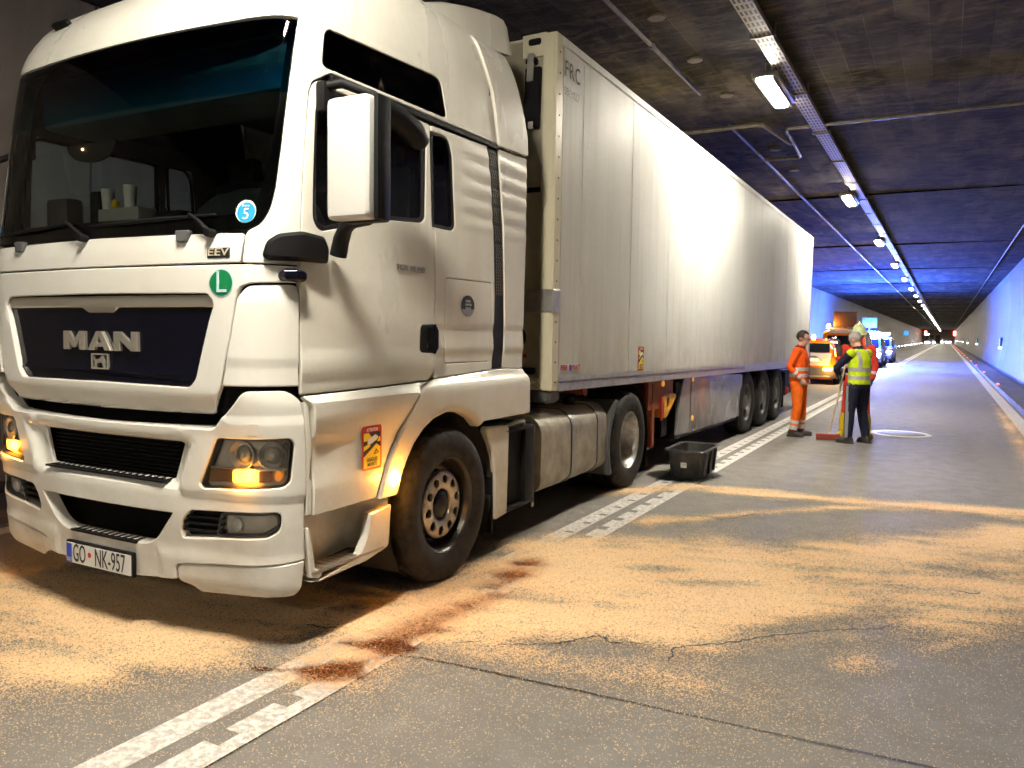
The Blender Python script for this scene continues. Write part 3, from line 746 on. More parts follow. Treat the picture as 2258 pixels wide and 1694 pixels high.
# loose flakes: real chips lying on the near road
rs = random.Random(11); bm = bmesh.new(); cnt = 0
while cnt < 15000:
    x = rs.uniform(-5.6, 1.4); y = rs.uniform(1.2, 6.6)
    d = dens(x, y)
    if rs.random() > .05 + .75 * d * (1.2 - d) * 3 or (d < .06 and rs.random() < .5): continue
    cnt += 1
    a = rs.uniform(0, PI); l = rs.uniform(.002, .0055); w = l * rs.uniform(.3, .7); z = .0085 + rs.random() * .004 + .010 * d * d
    c_, s_ = math.cos(a), math.sin(a); t1 = rs.uniform(-.002, .002); t2 = rs.uniform(-.002, .002)
    f = bm.faces.new([bm.verts.new((x + c_ * l, y + s_ * l, z + t1)), bm.verts.new((x - s_ * w, y + c_ * w, z + t2)), bm.verts.new((x - c_ * l, y - s_ * l, z - t1)), bm.verts.new((x + s_ * w, y - c_ * w, z - t2))])
    f.material_index = 0 if rs.random() < .8 else 1
o = finish('wood_chips', bm, [P('wood_chip_pale', (.88, .66, .38), .7), P('wood_chip_brown', (.45, .22, .09), .7)], smooth=False, recalc=False); tag(o, 'loose pale wood chips scattered over the near road', 'wood chips', kind='stuff')
# ================================================================== TRACTOR UNIT
# cab skin: S(a, z) - a runs round the cab from the front centre line, z is height
def interp(t, v):
    if v <= t[0][0]: return t[0][1]
    for (a, b), (c, d) in zip(t, t[1:]):
        if v <= c: return b + (d - b) * (v - a) / (c - a)
    return t[-1][1]
def smoothi(t, v):
    n = len(t)
    if v <= t[0][0]: return t[0][1]
    if v >= t[-1][0]: return t[-1][1]
    for i in range(n - 1):
        if v <= t[i + 1][0]: break
    def sl(k_):
        if k_ == 0: return (t[1][1] - t[0][1]) / (t[1][0] - t[0][0])
        if k_ == n - 1: return (t[-1][1] - t[-2][1]) / (t[-1][0] - t[-2][0])
        a = (t[k_][1] - t[k_ - 1][1]) / (t[k_][0] - t[k_ - 1][0]); b = (t[k_ + 1][1] - t[k_][1]) / (t[k_ + 1][0] - t[k_][0])
        return 0 if a * b <= 0 else 2 * a * b / (a + b)
    h = t[i + 1][0] - t[i][0]; u = (v - t[i][0]) / h
    return (2 * u**3 - 3 * u * u + 1) * t[i][1] + (u**3 - 2 * u * u + u) * h * sl(i) + (3 * u * u - 2 * u**3) * t[i + 1][1] + (u**3 - u * u) * h * sl(i + 1)
HW = [(.2, 1.235), (.35, 1.25), (1.25, 1.25), (1.36, 1.225), (1.5, 1.22), (3.15, 1.22), (3.4, 1.205), (3.55, 1.175), (3.68, 1.11), (3.78, .98), (3.84, .75)]
YF = [(.2, .04), (.45, .02), (.7, 0), (1.85, .005), (2.15, .025), (2.6, .075), (3.1, .15), (3.25, .19), (3.4, .27), (3.55, .40), (3.68, .62), (3.78, .92), (3.84, 1.25)]
BOW = [(.2, .11), (1.1, .08), (1.3, .03), (2.0, .03), (2.3, .05), (3.2, .07)]
XC = .85; LC = .53
def S(a, z):
    s = 1 if a >= 0 else -1; a = abs(a); bw = interp(BOW, z)
    if a <= XC: x = a; y = -1.6 + bw * a * a
    elif a <= XC + LC:
        t = (a - XC) / LC; ph = t * PI / 2; y0 = -1.6 + bw * XC * XC
        x = XC + .37 * math.sin(ph) ** .86; y = -1.25 - (-1.25 - y0) * max(0, math.cos(ph)) ** .86
        y += bw * 2 * XC * (x - XC) * max(0, 1 - t * 2.5) * .5
    else: x = 1.22; y = -1.25 + (a - XC - LC)
    x *= smoothi(HW, z) / 1.22
    B = max(0, min(1, (1.3 - y) / 2.9)); y += smoothi(YF, z) * B
    return Vector((s * x, y, z))
def SM(a, z, d=0.):
    p = S(a, z)
    if d == 0: return p
    e = .012
    if abs(a) < e: ta = S(e, z) - S(-e, z)
    else: ta = S(a + e, z) - S(a - e, z)
    tz = S(a, min(z + e, 3.839)) - S(a, max(.2, z - e))
    n = ta.cross(tz)
    if n.length < 1e-9: return p
    n.normalize()
    return p + n * d
truck = empty('truck', (-4.05324, 4.16385, 0), .0255, label='big white lorry tractor with high roof cab and hazard lights on, stopped in the tunnel', cat='truck')
T = truck
def tp(name, ol, mat, off=0., parent=None, **kw): return patch(name, SM, ol, mat, parent or T, off=off, **kw)
G = .004
# ---- dark liner behind the gaps
lw = [(1.352, 2.86), (2.28, 2.865), (2.35, 2.33), (2.31, 2.30), (1.95, 2.27), (1.6, 2.19), (1.43, 2.145), (1.37, 2.2), (1.335, 2.75)]
qw = [(2.36, 2.86), (2.60, 2.86), (2.69, 2.33), (2.66, 2.30), (2.38, 2.30)]
uw = [(1.36, 3.15), (2.37, 3.205), (2.45, 3.19), (2.53, 3.01), (2.51, 2.995), (1.37, 2.972), (1.352, 2.985)]
for s in (1, -1):
    f = (lambda q: q) if s > 0 else mir
    tp('inner_shell', f([(1.30, 1.36), (3.1, 1.40), (3.2, 2.3), (3.2, 2.93), (3.1, 3.3), (2.9, 3.6), (1.36, 3.3), (1.30, 3.1)]), M['inner'], -.045, thick=.0, bev=0, step=.15, holes=[f(lw), f(qw), f(uw)])
grid('inner_shell', SM, lin(-1.32, 1.32, 36), lin(1.20, 2.10, 8), M['void'], T, -.055)
grid('inner_shell', SM, lin(-1.28, 1.28, 36), lin(.30, 1.30, 10), M['void'], T, -.16)
# ---- windscreen
wsr = [(0, 2.118), (.581, 2.112), (1.0, 2.116, .03), (1.075, 2.145, .05), (1.118, 2.215, .05), (1.136, 2.32), (1.147, 2.53), (1.154, 2.80), (1.160, 2.95), (1.163, 3.13, .03), (1.08, 3.166, .03), (.6, 3.172), (0, 3.176)]
wso = rnd(wsr + mir(wsr)[1:-1], 0, rs=None)
wso = []
_r_ = wsr[1:-1]
wso = rnd([(0, 2.118)] + _r_ + [(0, 3.176)] + mir(_r_), 0.0)
tp('windscreen', wso, M['ws'], -.006, thick=.0, bev=0, step=.06)
# black ceramic border printed round the pane
wsi = rnd([(0, 2.205, 0), (.55, 2.20, 0), (.93, 2.19, .06), (1.05, 2.25, .06), (1.10, 2.5, 0), (1.118, 2.8, 0), (1.125, 3.09, .04), (1.05, 3.135, .04), (.6, 3.142, 0), (0, 3.146, 0)] + mir([(.55, 2.20, 0), (.93, 2.19, .06), (1.05, 2.25, .06), (1.10, 2.5, 0), (1.118, 2.8, 0), (1.125, 3.09, .04), (1.05, 3.135, .04), (.6, 3.142, 0)]), 0.)
tp('windscreen_frame', wso, M['black'], -.009, thick=.012, bev=.001, step=.3, holes=[wsi])
# ---- A-pillar and upper side, one pressing with the upper side window cut out
uwo = rnd([(1.359, 3.160), (2.369, 3.216), (2.455, 3.200), (2.544, 3.008), (2.527, 2.989), (1.369, 2.963), (1.345, 2.98), (1.338, 3.135)], .03, rs=[.03, .05, .05, .03, .02, .02, .03, .04])
pil = [(1.006, 1.955, .01), (1.297, 1.955, .008), (1.291, 2.19, 0), (1.281, 2.55, 0), (1.276, 2.82, 0), (1.292, 2.872, .02), (1.345, 2.905, .02), (1.409, 2.947, .01), (3.243, 2.975, .005), (3.200, 3.10, 0), (3.135, 3.285, 0), (2.4, 3.262, 0), (1.352, 3.182, .01), (1.262, 3.186, 0), (1.168, 3.183, .01),
       (1.166, 2.95, 0), (1.160, 2.80, 0), (1.153, 2.53, 0), (1.142, 2.32, 0), (1.124, 2.212, .04), (1.080, 2.138, .05), (1.0105, 2.108, .03)]
for s in (1, -1):
    f = (lambda q: q) if s > 0 else mir
    tp('pillar_panel', f(rnd(pil, 0)), M['paint'], 0, holes=[f(uwo)], step=.06)
    tp('upper_window', f(inset(uwo, .004)), M['dglass'], -.004, thick=0., bev=0, step=.12)
    tp('window_backing', f(inset(uwo, .002)), M['void'], -.03, thick=0., bev=0, step=.2)
# ---- roof
def roofz():
    us = lin(-3.1, 3.1, 84); bm = bmesh.new()
    zs0 = [0, .06, .12, .2, .3, .42, .55, .68, .8, .9, .96, 1.0]
    def zlow(a):
        a = abs(a)
        if a <= 1.16: return 3.183
        return interp([(1.16, 3.183), (1.25, 3.17), (1.355, 3.168), (2.4, 3.245), (3.15, 3.268)], a)
    g = []
    for t_ in zs0:
        row = []
        for u in us:
            zl = zlow(u); z = zl + (3.838 - zl) * t_
            row.append(bm.verts.new(SM(u, z, 0 if t_ > .03 else -.003)))
        g.append(row)
    for j in range(len(g) - 1):
        for i in range(len(us) - 1): bm.faces.new((g[j][i], g[j][i + 1], g[j + 1][i + 1], g[j + 1][i]))
    top = g[-1]; n = len(us)
    for i in range(n // 2):
        a, b, c, d = top[i], top[i + 1], top[n - 2 - i], top[n - 1 - i]
        if b is c: bm.faces.new((a, b, d))
        elif a is not d: bm.faces.new((a, b, c, d))
    low = [bm.verts.new(SM(u, zlow(u) - .001, -.03)) for u in us]
    for i in range(n - 1): bm.faces.new((g[0][i], low[i], low[i + 1], g[0][i + 1]))
    # rear wall of the roof
    bk = [bm.verts.new((v_.co.x * .98, v_.co.y + .02, v_.co.z)) for v_ in []]
    return finish('roof', bm, M['paint'], T, ang=50)
roofz()
for x in (-.78, .78):      # roof marker lamps
    bm = bmesh.new(); box(bm, (0, 0, 0), (.15, .05, .035), bev=.012); o = finish('marker_lamp', bm, M['black'], T); p_ = SM(x, 3.46, .012); o.location = p_; o.rotation_euler = (R(-38), 0, 0)
# ---- air deflector behind the roof
bm = bmesh.new()
prof = [(-.30, 3.62), (0, 3.77), (.35, 3.91), (.66, 4.00), (.92, 4.06), (1.04, 4.07), (1.10, 4.03), (1.12, 3.88)]
rows = []
for y, z in prof:
    row = []
    for q in lin(-1, 1, 20):
        x = q * 1.04; e = 1 - abs(q) ** 8 * .14
        zz = 3.58 + (z - 3.58) * e + .14 * (1 - q * q) * (z - 3.58); row.append(bm.verts.new((x, y, zz)))
    zb_ = 3.55 + .17 * max(0, y + .1); row = [bm.verts.new((-1.075, y, min(zb_, z - .05)))] + row + [bm.verts.new((1.075, y, min(zb_, z - .05)))]
    rows.append(row)
for a, b in zip(rows, rows[1:]):
    for i in range(len(a) - 1): bm.faces.new((a[i], a[i + 1], b[i + 1], b[i]))
bm.faces.new(rows[-1][::-1])
finish('roof_deflector', bm, M['paint'], T, ang=40)
# ---- side rear fairings (upper piece stands proud)
for s in (1, -1):
    f = (lambda q: q) if s > 0 else mir
    tp('side_fairing', f(rnd([(2.828, 3.665, .01), (2.893, 3.632, .02), (2.992, 3.50, 0), (3.135, 3.315, 0), (3.205, 3.12, 0), (3.262, 2.962, .02), (3.735, 2.982, .02), (3.715, 3.11, 0), (3.655, 3.26, 0), (3.56, 3.44, 0), (3.42, 3.67, .03)], 0)), M['paint'], .016, thick=.05, bev=.006)
    tp('trim_strip', f(rnd([(1.409, 2.941), (3.243, 2.969), (3.255, 2.938), (1.413, 2.909)], .006)), M['black'], .006, thick=.03, bev=.004)
# ---- door, frame and windows
door = [(1.306, 1.318, .01), (1.9, 1.326, 0), (2.438, 1.340, .02), (2.484, 1.40, .03), (2.486, 1.87, 0), (2.468, 2.255, 0), (2.431, 2.29, .01), (2.355, 2.905, .02), (1.42, 2.902, 0), (1.352, 2.893, .02), (1.302, 2.866, .03), (1.286, 2.815, 0), (1.287, 2.548, 0), (1.293, 2.28, 0), (1.302, 2.01, 0), (1.305, 1.66, 0)]
dwo = rnd([(1.351, 2.868), (2.322, 2.872), (2.352, 2.328), (2.312, 2.296), (1.949, 2.268), (1.606, 2.182), (1.429, 2.138), (1.382, 2.154), (1.362, 2.202), (1.330, 2.751)], .02, rs=[.05, .03, .03, .04, .08, .1, .04, .04, .05, .1])
dwi = rnd([(1.365, 2.845), (2.283, 2.848), (2.318, 2.345), (2.29, 2.322), (1.949, 2.292), (1.60, 2.208), (1.435, 2.165), (1.395, 2.172), (1.380, 2.21), (1.347, 2.751)], .02, rs=[.05, .03, .03, .04, .08, .1, .04, .04, .05, .1])
def dr(a, z):      # the two pressed steps low on the door
    return .010 * (1 - min(1, max(0, (z - 1.50) / .05))) - .004 * math.exp(-((z - 1.52) / .02) ** 2) + (-.022 * min(1, max(0, (1.42 - z) / .08))) + .004 * math.exp(-((z - 1.885) / .01) ** 2)
drm = lambda a, z: dr(abs(a), z)
qwo = rnd([(2.368, 2.872), (2.50, 2.877), (2.580, 2.869), (2.634, 2.788), (2.704, 2.325), (2.672, 2.290), (2.447, 2.288), (2.42, 2.291)], .02, rs=[.01, .02, .04, .1, .03, .03, .02, .02])
qwi = rnd([(2.40, 2.855), (2.50, 2.858), (2.572, 2.850), (2.618, 2.78), (2.682, 2.335), (2.66, 2.312), (2.46, 2.310)], .02)
for s in (1, -1):
    f = (lambda q: q) if s > 0 else mir
    tp('door', f(rnd(door, 0)), M['paint'], 0, holes=[f(dwo)], relief=drm, step=.03, maxe=.05)
    tp('window_seal', f(inset(dwo, .002)), M['black'], -.003, thick=.02, bev=.003, step=.3, holes=[f(dwi)])
    tp('side_window', f(inset(dwi, -.003)), M['glass'], -.014, thick=0, bev=0, step=.2)
# ---- rear quarter with ribs, hatch and window
def ribs(a, z):
    a = abs(a); h = 0
    if 2.33 < z < 2.93:
        e = min(1, max(0, (a - 2.76) / .08)) * (1 if z > 2.33 else 0)
        ph = (z - 2.30) / .122; h += e * (.0075 * (abs(math.sin(PI * ph)) - .45))
    h += -.009 * min(1, max(0, (1.68 - z) / .015)) + .012 * min(1, max(0, (1.66 - z) / .12)) - .010 * min(1, max(0, (1.51 - z) / .02))
    return h
quar = [(2.493, 1.345, .01), (3.24, 1.372, .02), (3.255, 1.52, 0), (3.268, 1.9, 0), (3.235, 2.27, 0), (3.16, 2.72, 0), (3.095, 2.930, .01), (2.368, 2.904, .01), (2.437, 2.295, .01), (2.474, 2.26, .01), (2.4935, 1.87, 0), (2.492, 1.40, .03)]
hat = rnd([(2.609, 1.983), (3.215, 1.987), (3.235, 1.435), (2.611, 1.435)], .03)
for s in (1, -1):
    f = (lambda q: q) if s > 0 else mir
    tp('quarter_panel', f(rnd(quar, 0)), M['paint'], 0, holes=[f(qwo), f(inset(hat, -.005))], relief=ribs, step=.022, maxe=.04)
    tp('locker_flap', f(hat), M['paint'], 0, relief=ribs, step=.022, maxe=.04, bev=.005)
    tp('window_seal', f(inset(qwo, .002)), M['black'], -.003, thick=.02, bev=.003, step=.3, holes=[f(qwi)])
    tp('quarter_window', f(inset(qwi, -.003)), M['glass'], -.014, thick=0, bev=0, step=.2)
    # rear side fairing, lower
    def rf(a, z):
        z_ = z; return ribs(2.95, z_) * (1.15 if z_ > 2.3 else 1)
    tp('side_fairing', f(rnd([(3.395, 1.378, .01), (3.722, 1.368, .01), (3.728, 1.5, 0), (3.733, 1.7, 0), (3.745, 2.3, 0), (3.735, 2.965, .01), (3.268, 2.945, .01), (3.30, 2.80, 0), (3.375, 2.40, 0), (3.412, 2.0, 0), (3.425, 1.7, 0), (3.42, 1.52, 0)], 0)), M['paint'], 0.0, relief=rf, step=.022, maxe=.04)
    tp('vent_strip', f(rnd([(3.248, 1.376), (3.389, 1.380), (3.415, 1.52), (3.42, 1.70), (3.405, 2.0), (3.368, 2.40), (3.295, 2.78), (3.258, 2.932), (3.104, 2.932), (3.168, 2.72), (3.243, 2.27), (3.275, 1.9), (3.262, 1.52)], .003)), M['black'], -.008, thick=.03, bev=.002)
# honeycomb openings in the vent strip (visible side)
bm = bmesh.new()
for blk in range(9):
    zt = 2.90 - blk * .128 if blk < 6 else 2.90 - 6 * .128 + .04 - (blk - 6) * .108
    for r_ in range(5 if blk < 8 else 4):
        for c_ in range(4):
            z = zt - r_ * .0215; a = interp([(1.7, 3.285), (2.0, 3.278), (2.27, 3.258), (2.72, 3.182), (2.93, 3.118)], z) + .022 + c_ * .028 + (.008 if r_ % 2 else 0)
            if z < 1.90: continue
            hexp = [(a + .0095 * math.cos(PI / 3 * q), z + .0105 * math.sin(PI / 3 * q)) for q in range(6)]
            ov = [bm.verts.new(SM(u, v_, -.0045)) for u, v_ in hexp]; iv = [bm.verts.new(SM(a + (u - a) * .62, z + (v_ - z) * .62, -.0045)) for u, v_ in hexp]
            for q in range(6): fc = bm.faces.new((ov[q], ov[(q + 1) % 6], iv[(q + 1) % 6], iv[q])); fc.material_index = 1 if q in (1, 2, 3) else 0
            bm.faces.new(iv)
finish('vent_mesh', bm, [M['void'], M['badge']], T, smooth=False)
# ---- front: wiper panel, main panel, corner panels
tp('scuttle_panel', rnd(sym([(0, 1.959, 0), (1.0, 1.956, .01), (1.006, 2.10, .02), (.58, 2.108, 0)])[:0] + [(0, 1.959), (.994, 1.957), (1.003, 2.10), (.58, 2.107), (0, 2.112), (-.58, 2.107), (-1.003, 2.10), (-.994, 1.957)], .0, rs=[0, .01, .02, 0, 0, 0, .02, .01]), M['paint_front'], 0,
   relief=lambda a, z: -.006 * max(0, min(1, (z - 2.06) / .04)), step=.05)
def fr(a, z):
    a = abs(a); h = 0
    if z < 1.30: h -= .035 * min(1, (1.30 - z) / .09) * max(0, min(1, (.95 - a) / .06))
    if a > .96 and z > 1.82: h += .002
    return h
gro = [(0, 1.342), (.700, 1.338), (.745, 1.380), (.858, 1.735), (.862, 1.765), (.835, 1.808), (0, 1.814)]
grf = rnd(gro[1:-1] + [(0, 1.814)] + mir(gro[1:-1]) + [(0, 1.342)], 0, rs=[.05, .04, .02, .02, .03, 0, .03, .02, .02, .04, .05, 0])
mainr = [(.816, 1.203, .02), (.888, 1.352, .01), (.938, 1.581, 0), (.974, 1.79, .03), (.993, 1.842, .03), (1.05, 1.858, .02), (1.299, 1.868, .01), (1.297, 1.946, .01), (.9995, 1.946, 0)]
tp('front_panel', rnd([(0, 1.200, 0)] + mainr + [(0, 1.951, 0)] + mir(mainr), 0), M['paint_front'], 0, holes=[grf], relief=fr, step=.03, maxe=.05, bev=.005)
def cr_(a, z):
    h = .012
    if z > 1.775: h -= .012 * (z - 1.775) / .05
    if z < 1.48: h -= .008 * min(1, (1.48 - z) / .012)
    return h
cor = [(.900, 1.356, .01), (1.294, 1.356, .008), (1.2935, 1.85, .02), (1.26, 1.856, .02), (1.03, 1.846, .04), (.985, 1.79, .03), (.948, 1.581, 0)]
for s in (1, -1):
    f = (lambda q: q) if s > 0 else mir
    tp('corner_panel', f(rnd(cor, 0)), M['paint_front'], 0, relief=cr_, step=.025, maxe=.04, bev=.006)
# grille: gloss black insert with chrome brow
tp('grille', grf, M['blackg'], -.030, thick=.02, bev=.004, relief=lambda a, z: (.014 * max(0, min(1, (1.42 - z) / .03)) if z > 1.385 else .0), step=.03)
tp('grille_lower_bar', rnd([(0, 1.386), (.70, 1.382), (.728, 1.400), (.722, 1.372), (.0, 1.366)][:0] + [(-.735, 1.398), (.735, 1.398), (.728, 1.386), (-.728, 1.386)], .003), M['chrome'], -.026, thick=.01, bev=.002)
ch = [(.151, 1.742, .015), (.104, 1.709, .015)]
brow = [(.852, 1.742, .01), (.856, 1.765, .01), (.832, 1.803, .02)]
tp('grille_brow', rnd([ch[1], ch[0]] + brow + mir(brow) + mir([ch[1], ch[0]]), 0), M['chrome'], -.012, thick=.03, bev=.006, relief=lambda a, z: -.010 * abs((z - 1.77) / .03) ** 2 * .5, step=.04)
# lettering of the make, letters as solid plates
def ltr(strokes, u0, v0, sc=1.):
    for st in strokes: tp('badge_letter', [(u0 + x * sc, v0 + y * sc) for x, y in st], M['chrome'], -.012, thick=.02, bev=.0025, step=.2, maxe=.2)
Hh = .103
mM = [(0, 0), (.052, 0), (.052, .052), (.082, .012), (.112, .012), (.142, .052), (.142, 0), (.194, 0), (.194, Hh), (.142, Hh), (.097, .050), (.052, Hh), (0, Hh)]
mA = [(0, 0), (.056, 0), (.066, .020), (.134, .020), (.144, 0), (.200, 0), (.126, Hh), (.074, Hh)]
mAh = [(.082, .042), (.118, .042), (.100, .078)]
mN = [(0, 0), (.052, 0), (.052, .056), (.140, 0), (.192, 0), (.192, Hh), (.140, Hh), (.140, .047), (.052, Hh), (0, Hh)]
tp('badge_letter', [(-.316 + x, 1.510 + y) for x, y in mM], M['chrome'], -.012, thick=.02, bev=.0025, step=.3, maxe=.3)
tp('badge_letter', [(-.098 + x, 1.510 + y) for x, y in mA], M['chrome'], -.012, thick=.02, bev=.0025, step=.3, maxe=.3, holes=[[(-.098 + x, 1.510 + y) for x, y in mAh]])
tp('badge_letter', [(.122 + x, 1.510 + y) for x, y in mN], M['chrome'], -.012, thick=.02, bev=.0025, step=.3, maxe=.3)
sq = [(-.070, 1.408), (.070, 1.408), (.070, 1.492), (-.070, 1.492)]
tp('lion_emblem', sq, M['chrome'], -.014, thick=.015, bev=.002, step=.3, maxe=.3, holes=[inset(sq, .007)])
lion = [(-.045, .000), (-.030, .000), (-.024, .022), (.000, .030), (.022, .026), (.030, .000), (.046, .000), (.042, .018), (.044, .040), (.036, .048), (.038, .062), (.026, .070), (.014, .064), (.006, .054), (-.018, .046), (-.034, .044), (-.046, .050), (-.052, .060), (-.056, .054), (-.048, .040), (-.040, .030)]
tp('lion_emblem', [(x, 1.416 + y * .98) for x, y in lion], M['chrome'], -.015, thick=.012, bev=.0015, step=.3, maxe=.3)
# badges and stickers on the front
tp('emission_badge', rnd([(.830, 1.980), (.942, 1.980), (.939, 2.029), (.828, 2.029)], .004), M['ink'], .004, thick=.004, bev=.001, step=.2)
text('emission_badge_text', 'EEV', SM, .885, 2.006, .036, M['badge'], T, .0055, sx=1.25, bold=.012)
def disc(u, v, r, n=40, ex=1.): return [(u + r * ex * math.cos(2 * PI * i / n), v + r * math.sin(2 * PI * i / n)) for i in range(n)]
tp('sticker', disc(.904, 1.858, .069, ex=.86), M['palebl'], .002, thick=.002, bev=0, step=.025)
tp('sticker', disc(.904, 1.858, .063, ex=.86), M['green'], .0040, thick=.001, bev=0, step=.025)
text('sticker_letter', 'L', SM, .904, 1.858, .105, M['palebl'], T, .0065, sx=.8)
tp('sticker', disc(1.0, 2.205, .056, ex=.93), M['white'], -.003, thick=.001, bev=0, step=.2)
tp('sticker', disc(1.002, 2.200, .049, ex=.93), M['cyan'], -.002, thick=.001, bev=0, step=.2)
text('sticker_letter', '5', SM, 1.002, 2.190, .056, M['white'], T, -.0015, sx=.95, depth=.0008)
text('sticker_letter', 'Euro', SM, .998, 2.233, .014, M['white'], T, -.0015, depth=.0008)
tp('sticker', disc(-1.06, 2.205, .05), M['cyan'], -.003, thick=.001, bev=0, step=.2)
# ---- bumper
hl = rnd([(.838, 1.092, .02), (1.208, 1.100, .02), (1.232, 1.07, .02), (1.207, .882, .02), (1.168, .857, .02), (.750, .830, .01), (.728, .850, .02)], .0)
fog = rnd([(.606, .652, 0), (.654, .706, .02), (1.158, .732, .04), (1.150, .640, .05), (1.078, .600, .04), (.600, .554, .01), (.586, .592, 0)], 0)
low1 = rnd([(-.585, 1.052), (.585, 1.052), (.515, .848), (-.515, .848)], .015)
low1o = rnd([(-.70, 1.075), (.70, 1.075), (.585, .800), (-.585, .800)], .04)
l2r = [(.345, .492, .04), (.42, .530, .1), (.540, .680, .01)]
low2 = rnd(l2r + mir(l2r), 0)
bumr = [(.275, .300, 0), (.40, .312, 0), (.536, .325, .01), (.534, .405, .04), (.60, .418, .03), (1.276, .478, .0), (1.292, .70, 0), (1.297, .92, 0), (1.292, 1.22, 0), (1.285, 1.290, .02), (1.225, 1.336, .04), (1.000, 1.333, .04), (.873, 1.200, .03), (.833, 1.135, .04)]
bumo = rnd([(0, .298, 0)] + bumr + [(0, 1.128, 0)] + mir(bumr), 0)
def br_(a, z):
    a = abs(a); h = 0
    # funnel into the upper intake
    if .80 < z < 1.075 and a < .70:
        t_ = (z - .80) / .275; wo = .585 + .115 * t_; ins = min(wo - a, (1.075 - z) * 1.6, (z - .80) * 1.6); h -= .05 * max(0, min(1, ins / .06))
    h += .012 * max(0, min(1, (z - .795) / .01)) if (a > .60 and z < .84) else (.012 if a > .60 and z < 1.2 else 0)
    if a < .60 and z < .80: h += .012 * 0
    if z < .50 and a > .42: h += .012 * max(0, min(1, (.50 - z) / .05))
    return h
tp('bumper', bumo, M['paint_front'], 0, holes=[hl, mir(hl), fog, mir(fog), low1, low2], relief=br_, step=.022, maxe=.04, bev=.006, thick=.07)
spo = [(.544, .312, .02), (.626, .290, 0), (.666, .262, .01), (1.21, .288, .03), (1.245, .343, .02), (1.272, .472, .01), (.60, .411, .03), (.543, .40, .03)]
for s in (1, -1):
    f = (lambda q: q) if s > 0 else mir
    tp('bumper_corner', f(rnd(spo, 0)), M['paint_front'], .006, relief=lambda a, z: -.02 * max(0, min(1, (.33 - z) / .05)), step=.025, maxe=.04, bev=.006)
    # fog lamp recess: black louvres and lamp
    tp('intake_louvre', f(fog), M['black'], -.05, thick=.0, bev=0, step=.1)
    for zz in (.600, .635, .670): tp('intake_louvre', f(rnd([(.59, zz - .008), (.84, zz - .002), (.84, zz + .010), (.60, zz + .004)], .002)), M['black'], -.012, thick=.04, bev=.002)
    fl = rnd([(.842, .705), (1.135, .722), (1.140, .655), (1.045, .608), (.805, .582)], .02, rs=[.02, .03, .05, .05, .02])
    o = tp('fog_lamp', f(fl), M['lampin'], -.035, thick=.01, bev=.002, relief=lambda a, z: .018 * math.cos(((abs(a) - .97) / .17) * 1.4) * math.cos(((z - .655) / .07) * 1.2) - .018, step=.02)
    patch('lens', SM, f(inset(fl, -.003)), M['lens'], o, off=-.008, thick=0, bev=0, step=.1)
    patch('lamp_rim', SM, f(inset(fl, -.006)), M['grey'], o, off=-.010, thick=.03, bev=.002, step=.2, holes=[f(inset(fl, .006))])
    o2 = bmesh.new(); c0 = SM(s * .90, .652, -.03)
    lathe(o2, [(.001, 0), (.025, .004), (.036, -.010), (.036, .02)], c0, 'Y', 20); finish('reflector', o2, M['mirr'], o)
    # headlamp unit
    body = tp('headlight', f(inset(hl, .002)), M['lampin'], -.045, thick=.01, bev=.002, relief=lambda a, z: .0, step=.05)
    patch('lamp_rim', SM, f(inset(hl, -.001)), M['grey'], body, off=-.004, thick=.045, bev=.003, step=.2, holes=[f(inset(hl, .006))])
    patch('lens', SM, f(inset(hl, .001)), M['lens'], body, off=.001, thick=0, bev=0, step=.06)
    for (a_, z_, rr) in ((.935, 1.008, .074), (1.105, 1.012, .070)):
        c0 = SM(s * a_, z_, -.030); nn = (SM(s * a_, z_, 0) - SM(s * a_, z_, -.1)).normalized(); q_ = Vector((0, 0, 1)).rotation_difference(nn)
        b2 = bmesh.new(); lathe(b2, [(rr, .008), (rr * .93, .012), (rr * .86, .004), (rr * .7, -.018), (rr * .4, -.030), (.012, -.034), (.012, .0), (.001, .0)], (0, 0, 0), 'Z', 32)
        oo = finish('reflector', b2, M['mirr'], body, ang=60); oo.location = c0; oo.rotation_mode = 'QUATERNION'; oo.rotation_quaternion = q_
        b2 = bmesh.new(); lathe(b2, [(rr * .62, -.012), (rr * .55, .006), (rr * .3, .018), (.001, .022)], (0, 0, 0), 'Z', 24)
        oo = finish('projector_lens', b2, M['lens'], body, ang=60); oo.location = c0; oo.rotation_mode = 'QUATERNION'; oo.rotation_quaternion = q_
    b2 = bmesh.new()
    def sheen(a, z): return None
    patch('trim', SM, f(rnd([(.775, .942), (1.20, .948), (1.196, .936), (.772, .930)], .003)), M['chrome'], body, off=-.018, thick=.05, bev=.002)
    patch('indicator_lamp', SM, f(rnd([(.765, .926), (.885, .928), (.882, .868), (.752, .858)], .004)), P('amber_tray', (.42, .22, .10), .3, .3) if s > 0 else bpy.data.materials['amber_tray'], body, off=-.028, thick=.02, bev=.002)
    patch('indicator_lamp', SM, f(rnd([(.888, .930), (1.018, .932), (1.016, .872), (.885, .866)], .012)), M['amber'], body, off=-.020, thick=.03, bev=.004)
    patch('indicator_lamp', SM, f(rnd([(1.022, .932), (1.105, .932), (1.10, .880), (1.020, .874)], .004)), bpy.data.materials['amber_tray'], body, off=-.028, thick=.02, bev=.002)
    patch('indicator_lamp', SM, f(disc(1.142, .908, .026, ex=.9)), M['amber_dim'], body, off=-.022, thick=.03, bev=.004)
    patch('trim', SM, f(rnd([(1.178, 1.07), (1.205, 1.068), (1.190, .90), (1.166, .90)], .006)), M['steel'], body, off=-.02, thick=.03, bev=.004)
    L = bpy.data.lights.new('headlamp_indicator_glow', 'POINT'); L.energy = 1.1; L.color = (1, .42, .05); L.shadow_soft_size = .03
